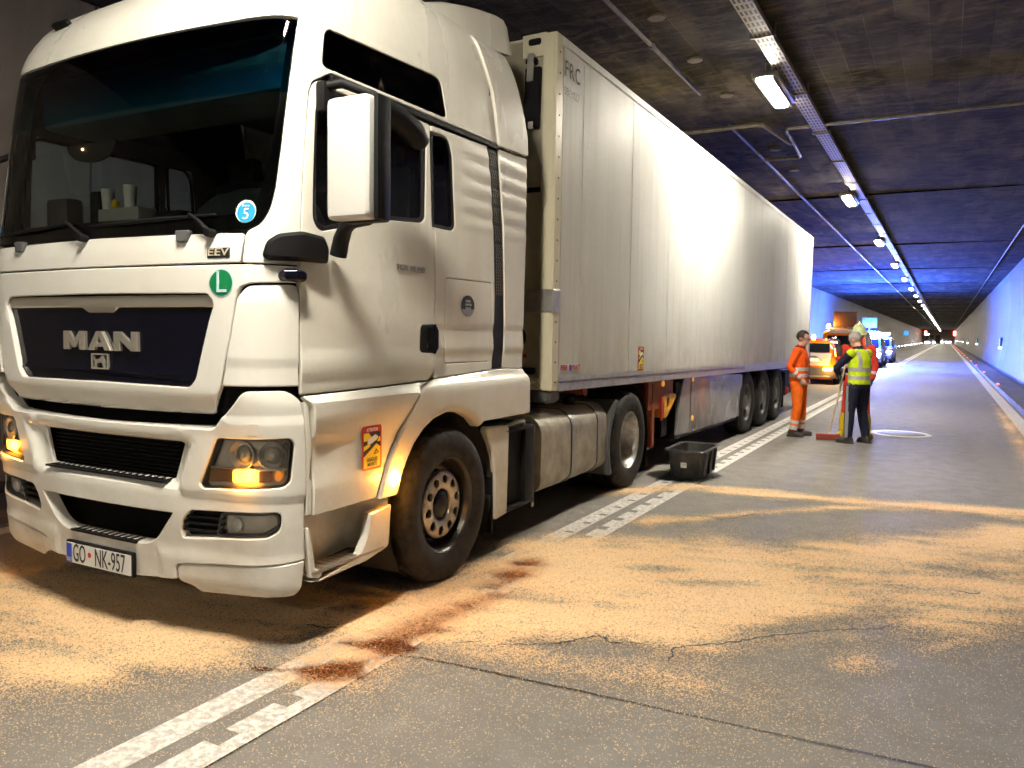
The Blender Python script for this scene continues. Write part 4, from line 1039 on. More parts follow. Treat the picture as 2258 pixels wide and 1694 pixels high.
    lo = bpy.data.objects.new('headlamp_indicator_glow', L); COL.objects.link(lo); lo.parent = T; lo.location = SM(s * .95, .90, .05)
tp('washer_cover', rnd([(.985, 1.118), (1.065, 1.120), (1.060, 1.178), (1.005, 1.178)], .015), M['paint_front'], .0145, thick=.004, bev=.0015, step=.1)
tp('tow_cover', disc(.455, .425, .028), M['paint_front'], .004, thick=.004, bev=.0015, step=.1)
# intake meshes and step ledges
grid('intake_mesh', SM, lin(-.62, .62, 24), lin(.84, 1.07, 8), M['void'], T, -.13)
bm = bmesh.new()
for i in range(9): box(bm, (0, -1.50, .86 + i * .022), (1.06, .006, .004))
finish('intake_mesh', bm, M['black'], T)
for z0, w, n_ in ((.838, 1.00, 'step_plate'), (.488, .56, 'step_plate')):
    bm = bmesh.new(); box(bm, (0, -1.535, z0), (w, .11, .012), bev=.004)
    for i in range(int(w / .05)): box(bm, (-w / 2 + .04 + i * .05, -1.535, z0 + .008), (.02, .08, .006), bev=.002)
    finish(n_, bm, M['black'], T)
# number plate
def plm(u, v, d): return Vector((u, -1.612 - d + .06 * (v - .36) * -1, .355 + v - .355))
def plm(u, v, d): return Vector((u, -1.606 - d, v))
pl = empty('number_plate', (-.012, 0, 0)); pl.parent = T; pl.rotation_euler = (0, 0, 0)
patch('plate_frame', plm, rnd([(-.288, .297), (.288, .297), (.288, .432), (-.288, .432)], .008), M['black'], pl, off=-.004, thick=.02, bev=.003)
patch('plate', plm, rnd([(-.276, .308), (.276, .308), (.276, .420), (-.276, .420)], .004), P('plate_white', (.74, .74, .72), .35), pl, off=.002, thick=.004, bev=.001)
patch('country_band', plm, rnd([(-.274, .310), (-.228, .310), (-.228, .418), (-.274, .418)], .002), M['blue'], pl, off=.0035, thick=.001, bev=0)
text('country_code', 'SLO', plm, -.251, .327, .022, M['white'], pl, .004, sx=.8, depth=.0005)
text('plate_letters', 'GO', plm, -.158, .364, .100, M['ink'], pl, .004, sx=.52, depth=.0006, bold=.004)
patch('crest', plm, disc(-.070, .372, .015), M['red'], pl, off=.0038, thick=.001, bev=0)
text('plate_letters', 'NK-957', plm, .105, .362, .100, M['ink'], pl, .004, sx=.56, depth=.0006, bold=.004)
# ---- wipers, hooks
def wiper(a0, za, a1, zb, pa, pz, b0, b1):
    bm = bmesh.new()
    tube(bm, [SM(pa, pz, .010), SM(pa - .03, pz + .025, .024), SM((pa + a1) / 2, (pz + zb) / 2 + .008, .026), SM(a1, zb - .005, .018)], [.011, .012, .010, .008], 8)
    tube(bm, [SM(b0[0], b0[1], .010), SM((b0[0] + b1[0]) / 2, (b0[1] + b1[1]) / 2, .020), SM(b1[0], b1[1], .010)], [.007, .012, .007], 8)
    lathe(bm, [(.001, -.03), (.02, -.03), (.022, .0), (.018, .03), (.001, .035)], SM(pa, pz, .01), 'Y', 16)
    finish('wiper', bm, M['black'], T)
wiper(0, 0, .70, 2.205, .85, 2.10, (-.06, 2.175), (.86, 2.19))
wiper(0, 0, -.29, 2.225, -.10, 2.115, (-1.02, 2.165), (-.22, 2.20))
for a_ in (.66, -.72):
    tp('grab_hook', rnd([(a_ - .050, 2.122), (a_ + .050, 2.122), (a_ + .026, 2.062), (a_ - .036, 2.062)], .012), M['grey'], .020, thick=.03, bev=.006)
# ---- door mirror group (visible side and far side)
def mirror_set(s):
    mr = empty('mirror_assembly'); mr.parent = T
    def q(x, y, z): return (s * x, y, z)
    bm = bmesh.new(); box(bm, q(1.575, -1.375, 2.430), (.250, .10, .560), bev=.035, seg=3); finish('mirror_shell', bm, M['mirrorw'], mr)
    bm = bmesh.new(); box(bm, q(1.60, -1.305, 2.430), (.240, .075, .575), bev=.025, seg=3); box(bm, q(1.714, -1.335, 2.430), (.026, .10, .565), bev=.01); finish('mirror_frame', bm, M['black'], mr)
    bm = bmesh.new(); box(bm, q(1.60, -1.262, 2.52), (.20, .006, .33), bev=.002); box(bm, q(1.60, -1.262, 2.24), (.20, .006, .16), bev=.002); finish('mirror_glass', bm, M['chrome'], mr)
    # upper arm
    bm = bmesh.new()
    box(bm, q(1.262, -1.20, 2.795), (.06, .10, .15), bev=.02)
    tube(bm, [q(1.27, -1.22, 2.845), q(1.35, -1.18, 2.86), q(1.50, -1.12, 2.80), q(1.57, -1.20, 2.74), q(1.58, -1.30, 2.69)], [.020, .024, .022, .020, .02], 10)
    finish('upper_arm', bm, M['black'], mr)
    # lower bracket on the corner and cranked arm
    A = s
    bk = rnd([(1.12, 2.055), (1.17, 2.095), (1.285, 2.118), (1.41, 2.105), (1.445, 2.05), (1.445, 1.975), (1.13, 1.968), (1.105, 1.985)], .02)
    patch('bracket', SM, bk if s > 0 else mir(bk), M['black'], mr, off=.05, thick=.05, bev=.018, step=.03)
    bm = bmesh.new()
    tube(bm, [q(1.27, -1.12, 2.02), q(1.30, -1.13, 2.10), q(1.36, -1.17, 2.15), q(1.46, -1.24, 2.165), q(1.60, -1.29, 2.165)], [.045, .042, .036, .032, .03], 12)
    finish('lower_arm', bm, M['black'], mr)
    if s < 0: return mr
    # wide-angle housing behind
    bm = bmesh.new()
    tube(bm, [q(1.44, -1.08, 2.80), q(1.44, -1.0, 2.79), q(1.44, -.85, 2.765), q(1.44, -.70, 2.725), q(1.44, -.62, 2.68), q(1.44, -.60, 2.655)], [.015, .050, .062, .066, .050, .012], 14)
    tube(bm, [q(1.28, -.95, 2.86), q(1.44, -.95, 2.80)], .02, 8)
    finish('kerb_mirror', bm, M['black'], mr)
    return mr
mirror_set(1); mirror_set(-1)
# side marker camera-like indicator on the corner
bm = bmesh.new(); tube(bm, [SM(1.205, 1.895, .0), SM(1.22, 1.90, .035), SM(1.25, 1.90, .045), SM(1.29, 1.895, .035), SM(1.31, 1.89, .01)], [.024, .032, .034, .030, .018], 12); finish('corner_indicator', bm, M['blackg'], T)
# ---- door handle, model lettering, badge, scratch
tp('door_handle', rnd([(2.318, 1.505), (2.486, 1.497), (2.486, 1.685), (2.33, 1.678)], .03), M['black'], .010, thick=.03, bev=.006, holes=[rnd([(2.395, 1.53), (2.46, 1.53), (2.46, 1.655), (2.405, 1.65)], .015)])
tp('door_handle', rnd([(2.39, 1.52), (2.47, 1.52), (2.47, 1.66), (2.39, 1.66)], .01), M['void'], .012, thick=0, bev=0)  # flat dark patch: shade of the grip recess put into the colour
bm = bmesh.new(); tube(bm, [SM(2.45, 1.50, .02), SM(2.455, 1.54, .038), SM(2.455, 1.64, .038), SM(2.45, 1.68, .02)], .013, 8); finish('door_handle', bm, M['blackg'], T)
text('model_lettering', 'TGX 18.440', SM, 2.213, 2.010, .032, M['steel'], T, .002, sx=1.28, depth=.006, bold=.015)
tp('round_badge', disc(2.889, 1.815, .075, ex=1.25), M['steel'], .0, thick=.004, bev=.001)
tp('round_badge', disc(2.889, 1.815, .069, ex=1.25), M['ink'], .002, thick=.001, bev=0)
tp('round_badge', [(2.889 + .069 * 1.25 * math.cos(t_), 1.815 + .069 * math.sin(t_)) for t_ in lin(R(200), R(340), 16)], M['steel'], .0035, thick=.001, bev=0)
for i, w_ in enumerate(('DIESEL', 'CENTER', 'TRUCK')): text('badge_text', w_, SM, 2.889, 1.845 - i * .024, .014, M['white'], T, .0045, sx=1.15, depth=.0005)
# ---- lower side: valance under the door, wheel arch, steps
vfl = lambda a, z: .006 + .02 * max(0, min(1, (z - 1.12) / .10)) * max(0, min(1, (1.335 - z) / .03))
def vrel(a, z):
    a = abs(a); h = .026 * max(0, min(1, (z - 1.05) / .14)) * max(0, min(1, (1.30 - z) / .03))
    sc = max(0, min(1, (1.72 - a) / .36)); yy = 1.085 - .03 * (1 - sc)
    if z < yy: h -= .016 * sc * max(0, min(1, (yy - z) / .012)) * max(0, min(1, (z - .85) / .10))
    if z < .86: h += .004
    return h
val = [(1.345, .69, .01), (1.853, .693, .0), (1.908, .809, 0), (1.965, .917, 0), (2.038, 1.015, 0), (2.113, 1.108, 0), (2.19, 1.193, 0), (2.29, 1.292, .02), (2.40, 1.326, .01), (1.9, 1.315, 0), (1.308, 1.306, .01), (1.34, 1.25, .02), (1.352, 1.07, 0), (1.352, .88, 0)]
aro = [(1.866, .684, 0), (1.920, .809, 0), (1.977, .917, 0), (2.050, 1.015, 0), (2.125, 1.108, 0), (2.202, 1.193, 0), (2.30, 1.284, .03), (2.49, 1.338, .02), (3.384, 1.372, 0), (3.722, 1.360, .01), (3.745, 1.30, .02), (3.748, 1.02, .01), (3.03, 1.02, .01)]
ari = [(2.99, .985, 0), (2.90, 1.052, 0), (2.78, 1.098, 0), (2.66, 1.118, 0), (2.572, 1.120, 0), (2.430, 1.092, 0), (2.312, 1.037, 0), (2.215, .962, 0), (2.137, .865, 0), (2.091, .785, 0), (2.050, .680, 0)]
def arel(a, z):
    a = abs(a); h = .028 * max(0, min(1, (1.34 - z) / .06))
    # rolled lip round the opening
    d = segd(a, z, [(p[0], p[1]) for p in ari]) if z < 1.2 and a < 3.1 else 1
    h += -.02 * max(0, 1 - d / .03)
    return h
for s in (1, -1):
    f = (lambda q: q) if s > 0 else mir
    tp('valance_panel', f(rnd(val, 0)), M['paint'], 0, relief=vrel, step=.025, maxe=.04, bev=.006)
    tp('wheel_arch', f(rnd(aro + ari, 0)), M['paint'], 0, relief=arel, step=.025, maxe=.04, bev=.005, thick=.06)
    tp('trim_strip', f(rnd([(1.302, .70), (1.335, .70), (1.338, .865), (1.325, .89), (1.338, 1.06), (1.325, 1.25), (1.302, 1.28)], .006)), M['paint'], .004, thick=.03, bev=.005)
    # step well
    def q(x, y, z): return Vector((s * x, y, z))
    bm = bmesh.new()
    def quad(a, b, c, d): bm.faces.new([bm.verts.new(v_) for v_ in (a, b, c, d)])
    quad(q(1.08, -1.33, .36), q(1.08, -.68, .40), q(1.10, -.60, .74), q(1.10, -1.33, .74))
    quad(q(1.08, -.86, .40), q(1.245, -.66, .39), q(1.245, -.66, .70), q(1.08, -.86, .70))
    quad(q(1.06, -1.33, .352), q(1.25, -1.30, .352), q(1.25, -.70, .372), q(1.06, -.70, .372))
    finish('step_well', bm, M['paint'], T)
    tp('step_post', f(rnd([(1.300, .372), (1.36, .355), (1.385, .365), (1.382, .392), (1.345, .412), (1.326, .60), (1.32, .636), (1.300, .638)], .006)), M['paint_front'], .004, thick=.04, bev=.008)
    tp('step_corner', f(rnd([(1.755, .348), (1.945, .380), (1.962, .40), (1.998, .628), (1.80, .612), (1.765, .50), (1.70, .402), (1.36, .352), (1.36, .338)], .008)), M['paint_front'], .004, thick=.05, bev=.01)
    bm = bmesh.new(); box(bm, q(1.19, -1.00, .392), (.13, .60, .016), rot=None, bev=.005)
    for i in range(11): box(bm, q(1.19, -1.25 + i * .05, .402), (.10, .018, .006), bev=.002)
    finish('step_plate', bm, M['steel'], T)
    tp('side_indicator', f(disc(1.994, .784, .045, ex=1.15)), M['amber_side'], .034, thick=.02, bev=.006)
    L = bpy.data.lights.new('side_indicator_glow', 'POINT'); L.energy = 3.2; L.color = (1, .40, .06); L.shadow_soft_size = .04
    lo = bpy.data.objects.new('side_indicator_glow', L); COL.objects.link(lo); lo.parent = T; lo.location = SM(s * 1.994, .784, .10)
    # white cover behind the wheel
    def pm(u, v, d): return Vector((s * (1.22 + d), u, v))
    patch('rear_cover', pm, rnd([(.515, .938), (.535, .96), (.84, .945), (.855, .915), (.835, .275), (.655, .262), (.64, .60), (.60, .76)], .02), M['paint'], T, off=.02, thick=.06, bev=.012)
    # battery box and bracket
    bm = bmesh.new(); box(bm, q(1.06, 1.08, .60), (.26, .42, .64), bev=.02); box(bm, q(1.21, 1.22, .60), (.05, .16, .62), bev=.01)
    for zz in (.9, .3): box(bm, q(1.20, 1.05, zz), (.08, .5, .03), bev=.008)
    finish('battery_box', bm, M['black'], T)
    bm = bmesh.new(); tube(bm, [q(1.19, .90, .93), q(1.22, 1.0, .955), q(1.22, 1.12, .95), q(1.19, 1.18, .90)], .014, 8); finish('bracket', bm, M['steel'], T); bm = bmesh.new(); tube(bm, [q(1.22, 1.30, .90), q(1.22, 1.30, .24)], .012, 8); finish('bracket', bm, M['steel'], T)
# warning sticker
def stick(mp, u0, u1, v0, v1, parent, sx=1., off=.03):
    w = u1 - u0; h = v1 - v0
    def r(a, b, c, d): return [(u0 + a * w, v0 + b * h), (u0 + c * w, v0 + b * h), (u0 + c * w, v0 + d * h), (u0 + a * w, v0 + d * h)]
    def pg(pts): return [(u0 + x * w, v0 + y * h) for x, y in pts]
    st = patch('warning_sticker', mp, rnd(r(0, 0, 1, 1), min(w, h) * .12), M['red'], parent, off=off, thick=.002, bev=0)
    a = dict(thick=.0005, bev=0, step=.5, maxe=.5)
    patch('symbol', mp, pg([(.08, .06), (.92, .06), (.92, .84), (.08, .84)]), M['ink'], st, off=off + .0012, **a)
    patch('symbol', mp, pg([(.08, .06), (.92, .06), (.92, .50), (.72, .58), (.08, .31)]), M['yellow'], st, off=off + .002, **a)
    patch('symbol', mp, pg([(.08, .66), (.08, .84), (.34, .84), (.50, .72), (.30, .66)]), M['yellow'], st, off=off + .002, **a)
    patch('symbol', mp, pg([(.08, .44), (.08, .55), (.35, .60), (.42, .54)]), M['yellow'], st, off=off + .002, **a)
    patch('symbol', mp, pg([(.74, .62), (.92, .62), (.92, .72), (.86, .74)]), M['yellow'], st, off=off + .002, **a)
    patch('symbol', mp, pg([(.26, .60), (.36, .57), (.74, .67), (.80, .74), (.66, .79), (.58, .77), (.28, .70)]), M['white'], st, off=off + .0028, **a)
    patch('symbol', mp, pg([(.58, .34), (.84, .37), (.70, .47)]), M['ink'], st, off=off + .0028, **a)
    patch('symbol', mp, pg([(.64, .36), (.78, .375), (.705, .435)]), M['yellow'], st, off=off + .0036, **a)
    text('symbol', '!', mp, u0 + .705 * w, v0 + .388 * h, .05 * h, M['ink'], st, off + .004, depth=.0005)
    text('sticker_text', 'ATTENTION', mp, u0 + .5 * w, v0 + .905 * h, .075 * h, M['white'], st, off + .0025, sx=sx * .82, depth=.0005, bold=.02)
    text('sticker_text', 'ANGLES', mp, u0 + .5 * w, v0 + .232 * h, .082 * h, M['ink'], st, off + .0030, sx=sx * 1.12, depth=.0005, bold=.02)
    text('sticker_text', 'MORTS', mp, u0 + .5 * w, v0 + .122 * h, .082 * h, M['ink'], st, off + .0030, sx=sx * 1.12, depth=.0005, bold=.02)
stick(SM, 1.714, 1.890, .862, 1.110, T, sx=.80, off=.012)
# ---- wheels
def tyre_bm(bm, r, w, rim, x0, s, tread=5):
    """x0 = outer face; s = +1 outer face towards +X"""
    prof = [(rim, -.005), (rim + .02, .006), (rim + .06, .016), (rim + (r - rim) * .45, .022), (r - .055, .016), (r - .022, .002), (r - .006, -.022), (r, -.040)]
    n = tread; a = -.040; b = -(w - .040); step = (b - a) / n
    for i in range(n):
        t0 = a + step * i
        if i: prof += [(r - .013, t0 + .004 * -1), (r - .013, t0 - .010), (r, t0 - .012)]
        prof += [(r, t0 + step + .003)]
    prof += [(r, b), (r - .006, b - .018), (r - .022, -w - .0), (r - .055, -w - .016 + .03), (rim + .06, -w - .01 + .03), (rim, -w + .03)]
    lathe(bm, [(pr, x0 + s * t) for pr, t in prof], (0, 0, 0), 'X', 72)
def front_wheel(name, parent, loc, s):
    w = empty(name); w.parent = parent; w.location = loc
    bm = bmesh.new(); tyre_bm(bm, .505, .315, .305, 0, s); finish('tyre', bm, M['rubber'], w, ang=50)
    # rim flange and barrel
    bm = bmesh.new(); lathe(bm, [(rr, s * t) for rr, t in [(.311, -.012), (.316, -.004), (.311, .002), (.300, -.006), (.288, -.030), (.284, -.085), (.262, -.120), (.240, -.130), (.20, -.135)]], (0, 0, 0), 'X', 72)
    finish('rim', bm, M['rimdark'], w, ang=50)
    # disc with ten round holes, standing proud
    def pm(u, v, d): 
        rr = math.hypot(u, v); return Vector((s * (-.052 + d + .020 * max(0, 1 - ((rr - .165) / .07) ** 2)), u * s, v))
    holes = [[(.170 * math.cos(2 * PI * i / 10 + .18) + .029 * math.cos(t), .170 * math.sin(2 * PI * i / 10 + .18) + .029 * math.sin(t)) for t in [2 * PI * q / 18 for q in range(18)]] for i in range(10)]
    hub = [(.105 * math.cos(t), .105 * math.sin(t)) for t in [2 * PI * q / 48 for q in range(48)]]
    outer = [(.222 * math.cos(t), .222 * math.sin(t)) for t in [2 * PI * q / 64 for q in range(64)]]
    patch('wheel_disc', pm, outer, M['disc_al'], w, thick=.03, bev=.003, step=.018, holes=holes + [hub], maxe=.02, ang=40)
    bm = bmesh.new(); lathe(bm, [(rr, s * t) for rr, t in [(.23, -.125), (.15, -.10), (.104, -.09), (.100, -.060), (.085, -.050), (.05, -.045), (.001, -.044)]], (0, 0, 0), 'X', 40)
    for i in range(10):
        a = 2 * PI * i / 10 + .18 + PI / 10
    finish('hub', bm, M['blackg'], w, ang=40)
    return w
M['rimdark'] = P('rim_dark_steel', (.07, .065, .06), .35, .8)
M['disc_al'] = P('wheel_disc_steel', (.46, .42, .37), .34, .85)
k = NT(M['disc_al']); k.base(k.mix(k.ramp(k.noise(40, 6, .7, k.coord()), .5, .8), (.50, .46, .41), (.20, .17, .14)))
M['rimsilver'] = P('rim_silver', (.52, .51, .49), .36, .6)
k = NT(M['rimsilver']); k.base(k.mix(k.ramp(k.noise(11, 6, .65, k.coord()), .4, .75), (.55, .54, .52), (.24, .22, .20)))
for s in (1, -1): front_wheel('front_wheel', T, (s * 1.247 if s > 0 else -1.247, -.012, .503), s)
# dished rear wheel (twin tyres)
def dish_wheel(name, parent, loc, s, r=.515, depth=.20, twin=True, mat=None):
    w = empty(name); w.parent = parent; w.location = loc; mat = mat or M['rimsilver']
    bm = bmesh.new(); tyre_bm(bm, r, .30, .300, 0, s); finish('tyre', bm, M['rubber'], w, ang=50)
    if twin: bm = bmesh.new(); tyre_bm(bm, r, .30, .300, -s * .335, s); finish('tyre', bm, M['rubber'], w, ang=50)
    bm = bmesh.new(); lathe(bm, [(rr, s * t) for rr, t in [(.306, -.012), (.310, -.003), (.303, .002), (.292, -.010), (.284, -.040), (.272, -.075), (.262, -.12), (.235, -depth + .02), (.20, -depth), (.14, -depth + .01), (.13, -depth + .06), (.11, -depth + .075), (.001, -depth + .08)]], (0, 0, 0), 'X', 64)
    finish('rim', bm, mat, w, ang=50)
    bm = bmesh.new()
    for i in range(10):
        a = 2 * PI * i / 10; tube(bm, [(s * (-depth), .168 * math.cos(a), .168 * math.sin(a)), (s * (-depth + .035), .168 * math.cos(a), .168 * math.sin(a))], .014, 6)
    finish('wheel_nuts', bm, M['steel'], w)['kind'] = 'stuff'
    return w
for s in (1, -1): dish_wheel('rear_wheel', T, (s * 1.235, 3.615, .515), s)
# ---- chassis
bm = bmesh.new()
for x in (-.40, .40): box(bm, (x, 2.0, .88), (.09, 6.0, .27), bev=.01)
for y in (-1.1, .3, 1.6, 2.9, 4.4): box(bm, (0, y, .86), (.8, .12, .2))
box(bm, (0, -.012, .50), (2.0, .14, .14), bev=.03); box(bm, (0, 3.615, .52), (1.4, .20, .22), bev=.05); lathe(bm, [(.001, -.25), (.2, -.2), (.25, 0), (.2, .2), (.001, .25)], (0, 3.615, .52), 'Y', 20)
box(bm, (0, -.6, .95), (.9, 1.3, .7), bev=.08); box(bm, (0, 3.1, 1.08), (.9, .9, .10), bev=.03)
finish('chassis', bm, M['inner'], T)
for s in (1, -1):
    # inner arch liner
    bm = bmesh.new(); pr = [(.585, t) for t in (-.02, -.42)]
    n = 26; A = []
    for i in range(n + 1):
        t = R(-35) + (R(215) - R(-35)) * i / n; A.append([bm.verts.new((s * (1.21 + q_), .0 + .62 * math.cos(t) + .02, .52 + .60 * math.sin(t))) for q_ in (0, -.5)])
    for a, b in zip(A, A[1:]): bm.faces.new((a[0], b[0], b[1], a[1]))
    finish('arch_liner', bm, M['inner'], T)
    bm = bmesh.new(); box(bm, (s * 1.05, .645, .42), (.34, .02, .52), bev=.006); finish('mud_flap', bm, M['black'], T)
    # rear mudguard: curved grey shell
    bm = bmesh.new(); A = []; ths = lin(R(128), R(208), 14)
    for t in ths: A.append([bm.verts.new((s * x, 3.615 + .63 * math.cos(t), .50 + .60 * math.sin(t))) for x in (1.23, .60)])
    for a, b in zip(A, A[1:]): bm.faces.new((a[0], b[0], b[1], a[1]))
    C_ = [[bm.verts.new((s * 1.232, 3.615 + rr * math.cos(t), .50 + rr * .953 * math.sin(t))) for rr in (.63, .585)] for t in ths]
    for a, b in zip(C_, C_[1:]): bm.faces.new((a[0], b[0], b[1], a[1]))
    finish('mudguard', bm, M['grey'], T)
    bm = bmesh.new(); A = []; ths = lin(R(-20), R(75), 14)
    for t in ths: A.append([bm.verts.new((s * x, 3.615 + .63 * math.cos(t), .50 + .60 * math.sin(t))) for x in (1.23, .60)])
    for a, b in zip(A, A[1:]): bm.faces.new((a[0], b[0], b[1], a[1]))
    box(bm, (s * .92, 4.24, .38), (.6, .015, .5)); finish('mudguard', bm, M['black'], T)
# ---- fuel tank with straps
for s in (1, -1):
    def pm(u, v): return u, v
    pf = rnd([(.62, .27), (1.08, .27), (1.20, .36), (1.20, .845), (1.10, .955), (.62, .955)], .07, 6)
    bm = bmesh.new(); prism(bm, [(s * a, b) for a, b in pf], 1.50, 3.01, 'Y')
    es = [e for e in bm.edges if abs(e.verts[0].co.y - e.verts[1].co.y) < 1e-6]
    bmesh.ops.bevel(bm, geom=es, offset=.02, segments=2, affect='EDGES')
    tk = finish('fuel_tank', bm, M['tank'], T, ang=40)
    for y in (2.17, 2.80):
        bm = bmesh.new(); po = inset(pf, -.008); pi_ = inset(pf, .004)
        prism(bm, [(s * a, b) for a, b in po], y - .04, y + .04, 'Y'); o = finish('tank_strap', bm, M['steel'], tk)
        for d_ in (-.044, .044):
            bm = bmesh.new(); prism(bm, [(s * a, b) for a, b in inset(pf, -.004)], y + d_ - .004, y + d_ + .004, 'Y'); finish('strap_rubber', bm, M['black'], tk)
    bm = bmesh.new(); lathe(bm, [(.001, .07), (.05, .07), (.055, .0), (.05, -.01)], (s * .95, 2.62, .96), 'Z', 20); finish('filler_cap', bm, M['black'], tk)
    bm = bmesh.new(); box(bm, (s * .9, 1.41, .62), (.44, .12, .58), bev=.03); finish('tank_cover', bm, M['black'], T)
bm = bmesh.new()
tube(bm, [(.5, 1.4, 1.12), (.8, 1.7, 1.05), (.9, 2.3, 1.03), (.6, 2.9, 1.1)], .022, 8); tube(bm, [(.3, 1.3, 1.5), (.5, 1.45, 1.15), (.55, 1.9, 1.1)], .02, 8)
box(bm, (.9, 2.05, 1.03), (.12, .10, .07), bev=.02); finish('hose', bm, M['black'], T)

# ---- cab interior seen through the panes
bm = bmesh.new()
box(bm, (0, -.15, 1.42), (2.3, 2.3, .06)); box(bm, (0, .93, 2.4), (2.3, .05, 2.0)); finish('cab_floor', bm, M['inner'], T)
bm = bmesh.new(); box(bm, (0, -.1, 3.34), (2.2, 2.0, .04)); box(bm, (0, -1.02, 3.02), (2.1, .42, .30), bev=.05); finish('cab_headliner', bm, P('headliner_fabric', (.30, .30, .28), .85), T)
bm = bmesh.new()
prism(bm, [(-1.50, 2.05), (-1.46, 2.17), (-1.25, 2.22), (-1.02, 2.21), (-.92, 2.08), (-.92, 1.6), (-1.4, 1.6)], -1.08, 1.08, 'X'); finish('dashboard', bm, M['dash'], T)
bm = bmesh.new(); lathe(bm, [(.001, .155), (.10, .15), (.2, .12), (.27, .06), (.30, -.02)], (0, 0, 0), 'Z', 28)
o = finish('instrument_cowl', bm, M['cowl'], T); o.location = (.68, -1.10, 2.23); o.scale = (1.5, .75, 1.1)
bm = bmesh.new()
tube(bm, [(.66 + .23 * math.cos(t), -.86 + .12 * math.sin(t), 2.20 + .19 * math.sin(t)) for t in lin(0, 2 * PI, 28)], .014, 8, cap=False); tube(bm, [(.66, -.90, 2.12), (.66, -.86, 2.20)], .05, 8); tube(bm, [(.45, -.86, 2.2), (.87, -.86, 2.2)], .012, 6)
finish('steering_wheel', bm, M['black'], T)
for x in (.66, -.66):
    bm = bmesh.new(); box(bm, (x, -.25, 1.95), (.54, .55, .16), bev=.05); box(bm, (x, .08, 2.35), (.52, .14, .78), bev=.05); box(bm, (x, .08, 2.82), (.28, .11, .2), bev=.04)
    for sd in (-1, 1): box(bm, (x + sd * .28, -.1, 2.12), (.06, .36, .06), bev=.02)
    finish('seat', bm, M['inner'], T)
bm = bmesh.new(); box(bm, (0, .60, 2.0), (2.1, .6, .2), bev=.05); box(bm, (0, .66, 2.85), (2.1, .5, .08), bev=.03); finish('bunk', bm, M['inner'], T)
# sun visor, mirror lamp, cup, papers on the dash
bm = bmesh.new()
n = 20; A = []
for i in range(n + 1):
    t = PI * i / n; A.append((-.49 + .23 * math.cos(t), 2.73 - .11 * math.sin(t)))
prism(bm, A, -1.275, -1.255, 'Y'); finish('sun_visor', bm, M['inner'], T)
M['warmdot'] = P('reading_lamp', (1, .8, .4), .4, emis=(1, .6, .2), es=6)
bm = bmesh.new(); lathe(bm, [(.001, -.01), (.008, 0)], (-.56, -1.28, 2.70), 'Y', 12); finish('reading_lamp', bm, M['warmdot'], T)
bm = bmesh.new(); box(bm, (-.22, -1.24, 2.275), (.36, .12, .11), bev=.008); finish('dash_tray', bm, M['lgrey'], T)
for x, h_, mt in ((-.36, .12, 'white'), (-.16, .13, 'white')):
    c = empty('paper_cup', (x, -1.26, 2.33)); c.parent = T
    bm = bmesh.new(); lathe(bm, [(.001, 0), (.030, 0), (.038, h_), (.036, h_), (.028, .01)], (0, 0, 0), 'Z', 20); finish('cup_wall', bm, M[mt], c)
bm = bmesh.new(); lathe(bm, [(.001, .026), (.018, .022), (.026, .0), (.018, -.022), (.001, -.026)], (-.28, -1.27, 2.357), 'Z', 16); finish('yellow_ball', bm, M['yellow'], T)
bm = bmesh.new(); box(bm, (-.47, -1.25, 2.34), (.09, .06, .22), bev=.03); finish('dash_holder', bm, M['black'], T)
bm = bmesh.new(); box(bm, (-.95, -1.15, 2.33), (.22, .12, .24), bev=.03); finish('dash_box', bm, M['dash'], T)
bm = bmesh.new(); box(bm, (.12, -1.18, 2.26), (.20, .10, .09), bev=.015); finish('dash_box', bm, M['black'], T)
bm = bmesh.new(); tube(bm, [(.33, -1.22, 2.25), (.45, -1.2, 2.225), (.52, -1.18, 2.20)], .006, 6); finish('cable', bm, M['lgrey'], T)
# ================================================================== SEMI-TRAILER
trailer = empty('semi_trailer', (-2.9092, 5.8823, 0), -.0072, label='long white refrigerated semi-trailer with dirty grey side box and bent skirt, coupled behind the cab', cat='semi-trailer')
Q = trailer
TP = .012                                   # the box sits slightly nose-high
def zt(s_, z): return z - TP * (s_ - 0)
LT = 13.44
def TM(s_, z, d=0.): return Vector((d, s_, zt(s_, z)))          # side wall map: s along, z up at the front
m = P('gelcoat_side', (.60, .61, .58), .55, spec=.16, coat=.0); k = NT(m); v = k.coord()
sc = k.noise(1.0, 6, .7, k.coord((1, .5, 14), rot=(.35, 0, 0)), .1)
c = k.mix(k.ramp(k.noise(.9, 5, .6, k.coord((1, 1, .35))), .35, .75), (.63, .635, .62), (.54, .535, .51)); c = k.mix(k.math('MULTIPLY', k.ramp(k.noise(30, 5, .7, v), .58, .72), .4), c, (.28, .26, .22)); c = k.mix(k.math('MULTIPLY', k.ramp(k.noise(5, 5, .6, k.coord((1, 2.2, .09))), .48, .72), .28), c, (.40, .38, .33))
sp3 = k.n('ShaderNodeSeparateXYZ'); k.l(v, sp3.inputs[0]); lo3 = k.n('ShaderNodeMapRange'); lo3.inputs[1].default_value = 1.9; lo3.inputs[2].default_value = 1.1; k.l(sp3.outputs[2], lo3.inputs[0])
c = k.mix(k.math('MULTIPLY', lo3.outputs[0], k.ramp(k.noise(4, 6, .7, k.coord((1, .7, .5))), .3, .7)), c, (.40, .37, .31))
k.base(c); k.rough(k.ramp(k.noise(2.6, 5, .6, k.coord((1, .8, .5))), .25, .8, (.50,) * 3 + (1,), (.65,) * 3 + (1,)))
b1 = k.noise(1.0, 2, .5, k.coord((1, 1.5, .10)))
k.bump(k.math('ADD', b1, k.math('MULTIPLY', k.noise(6.0, 2, .5, k.coord((1, 1, .12))), .12)), .05, .03)
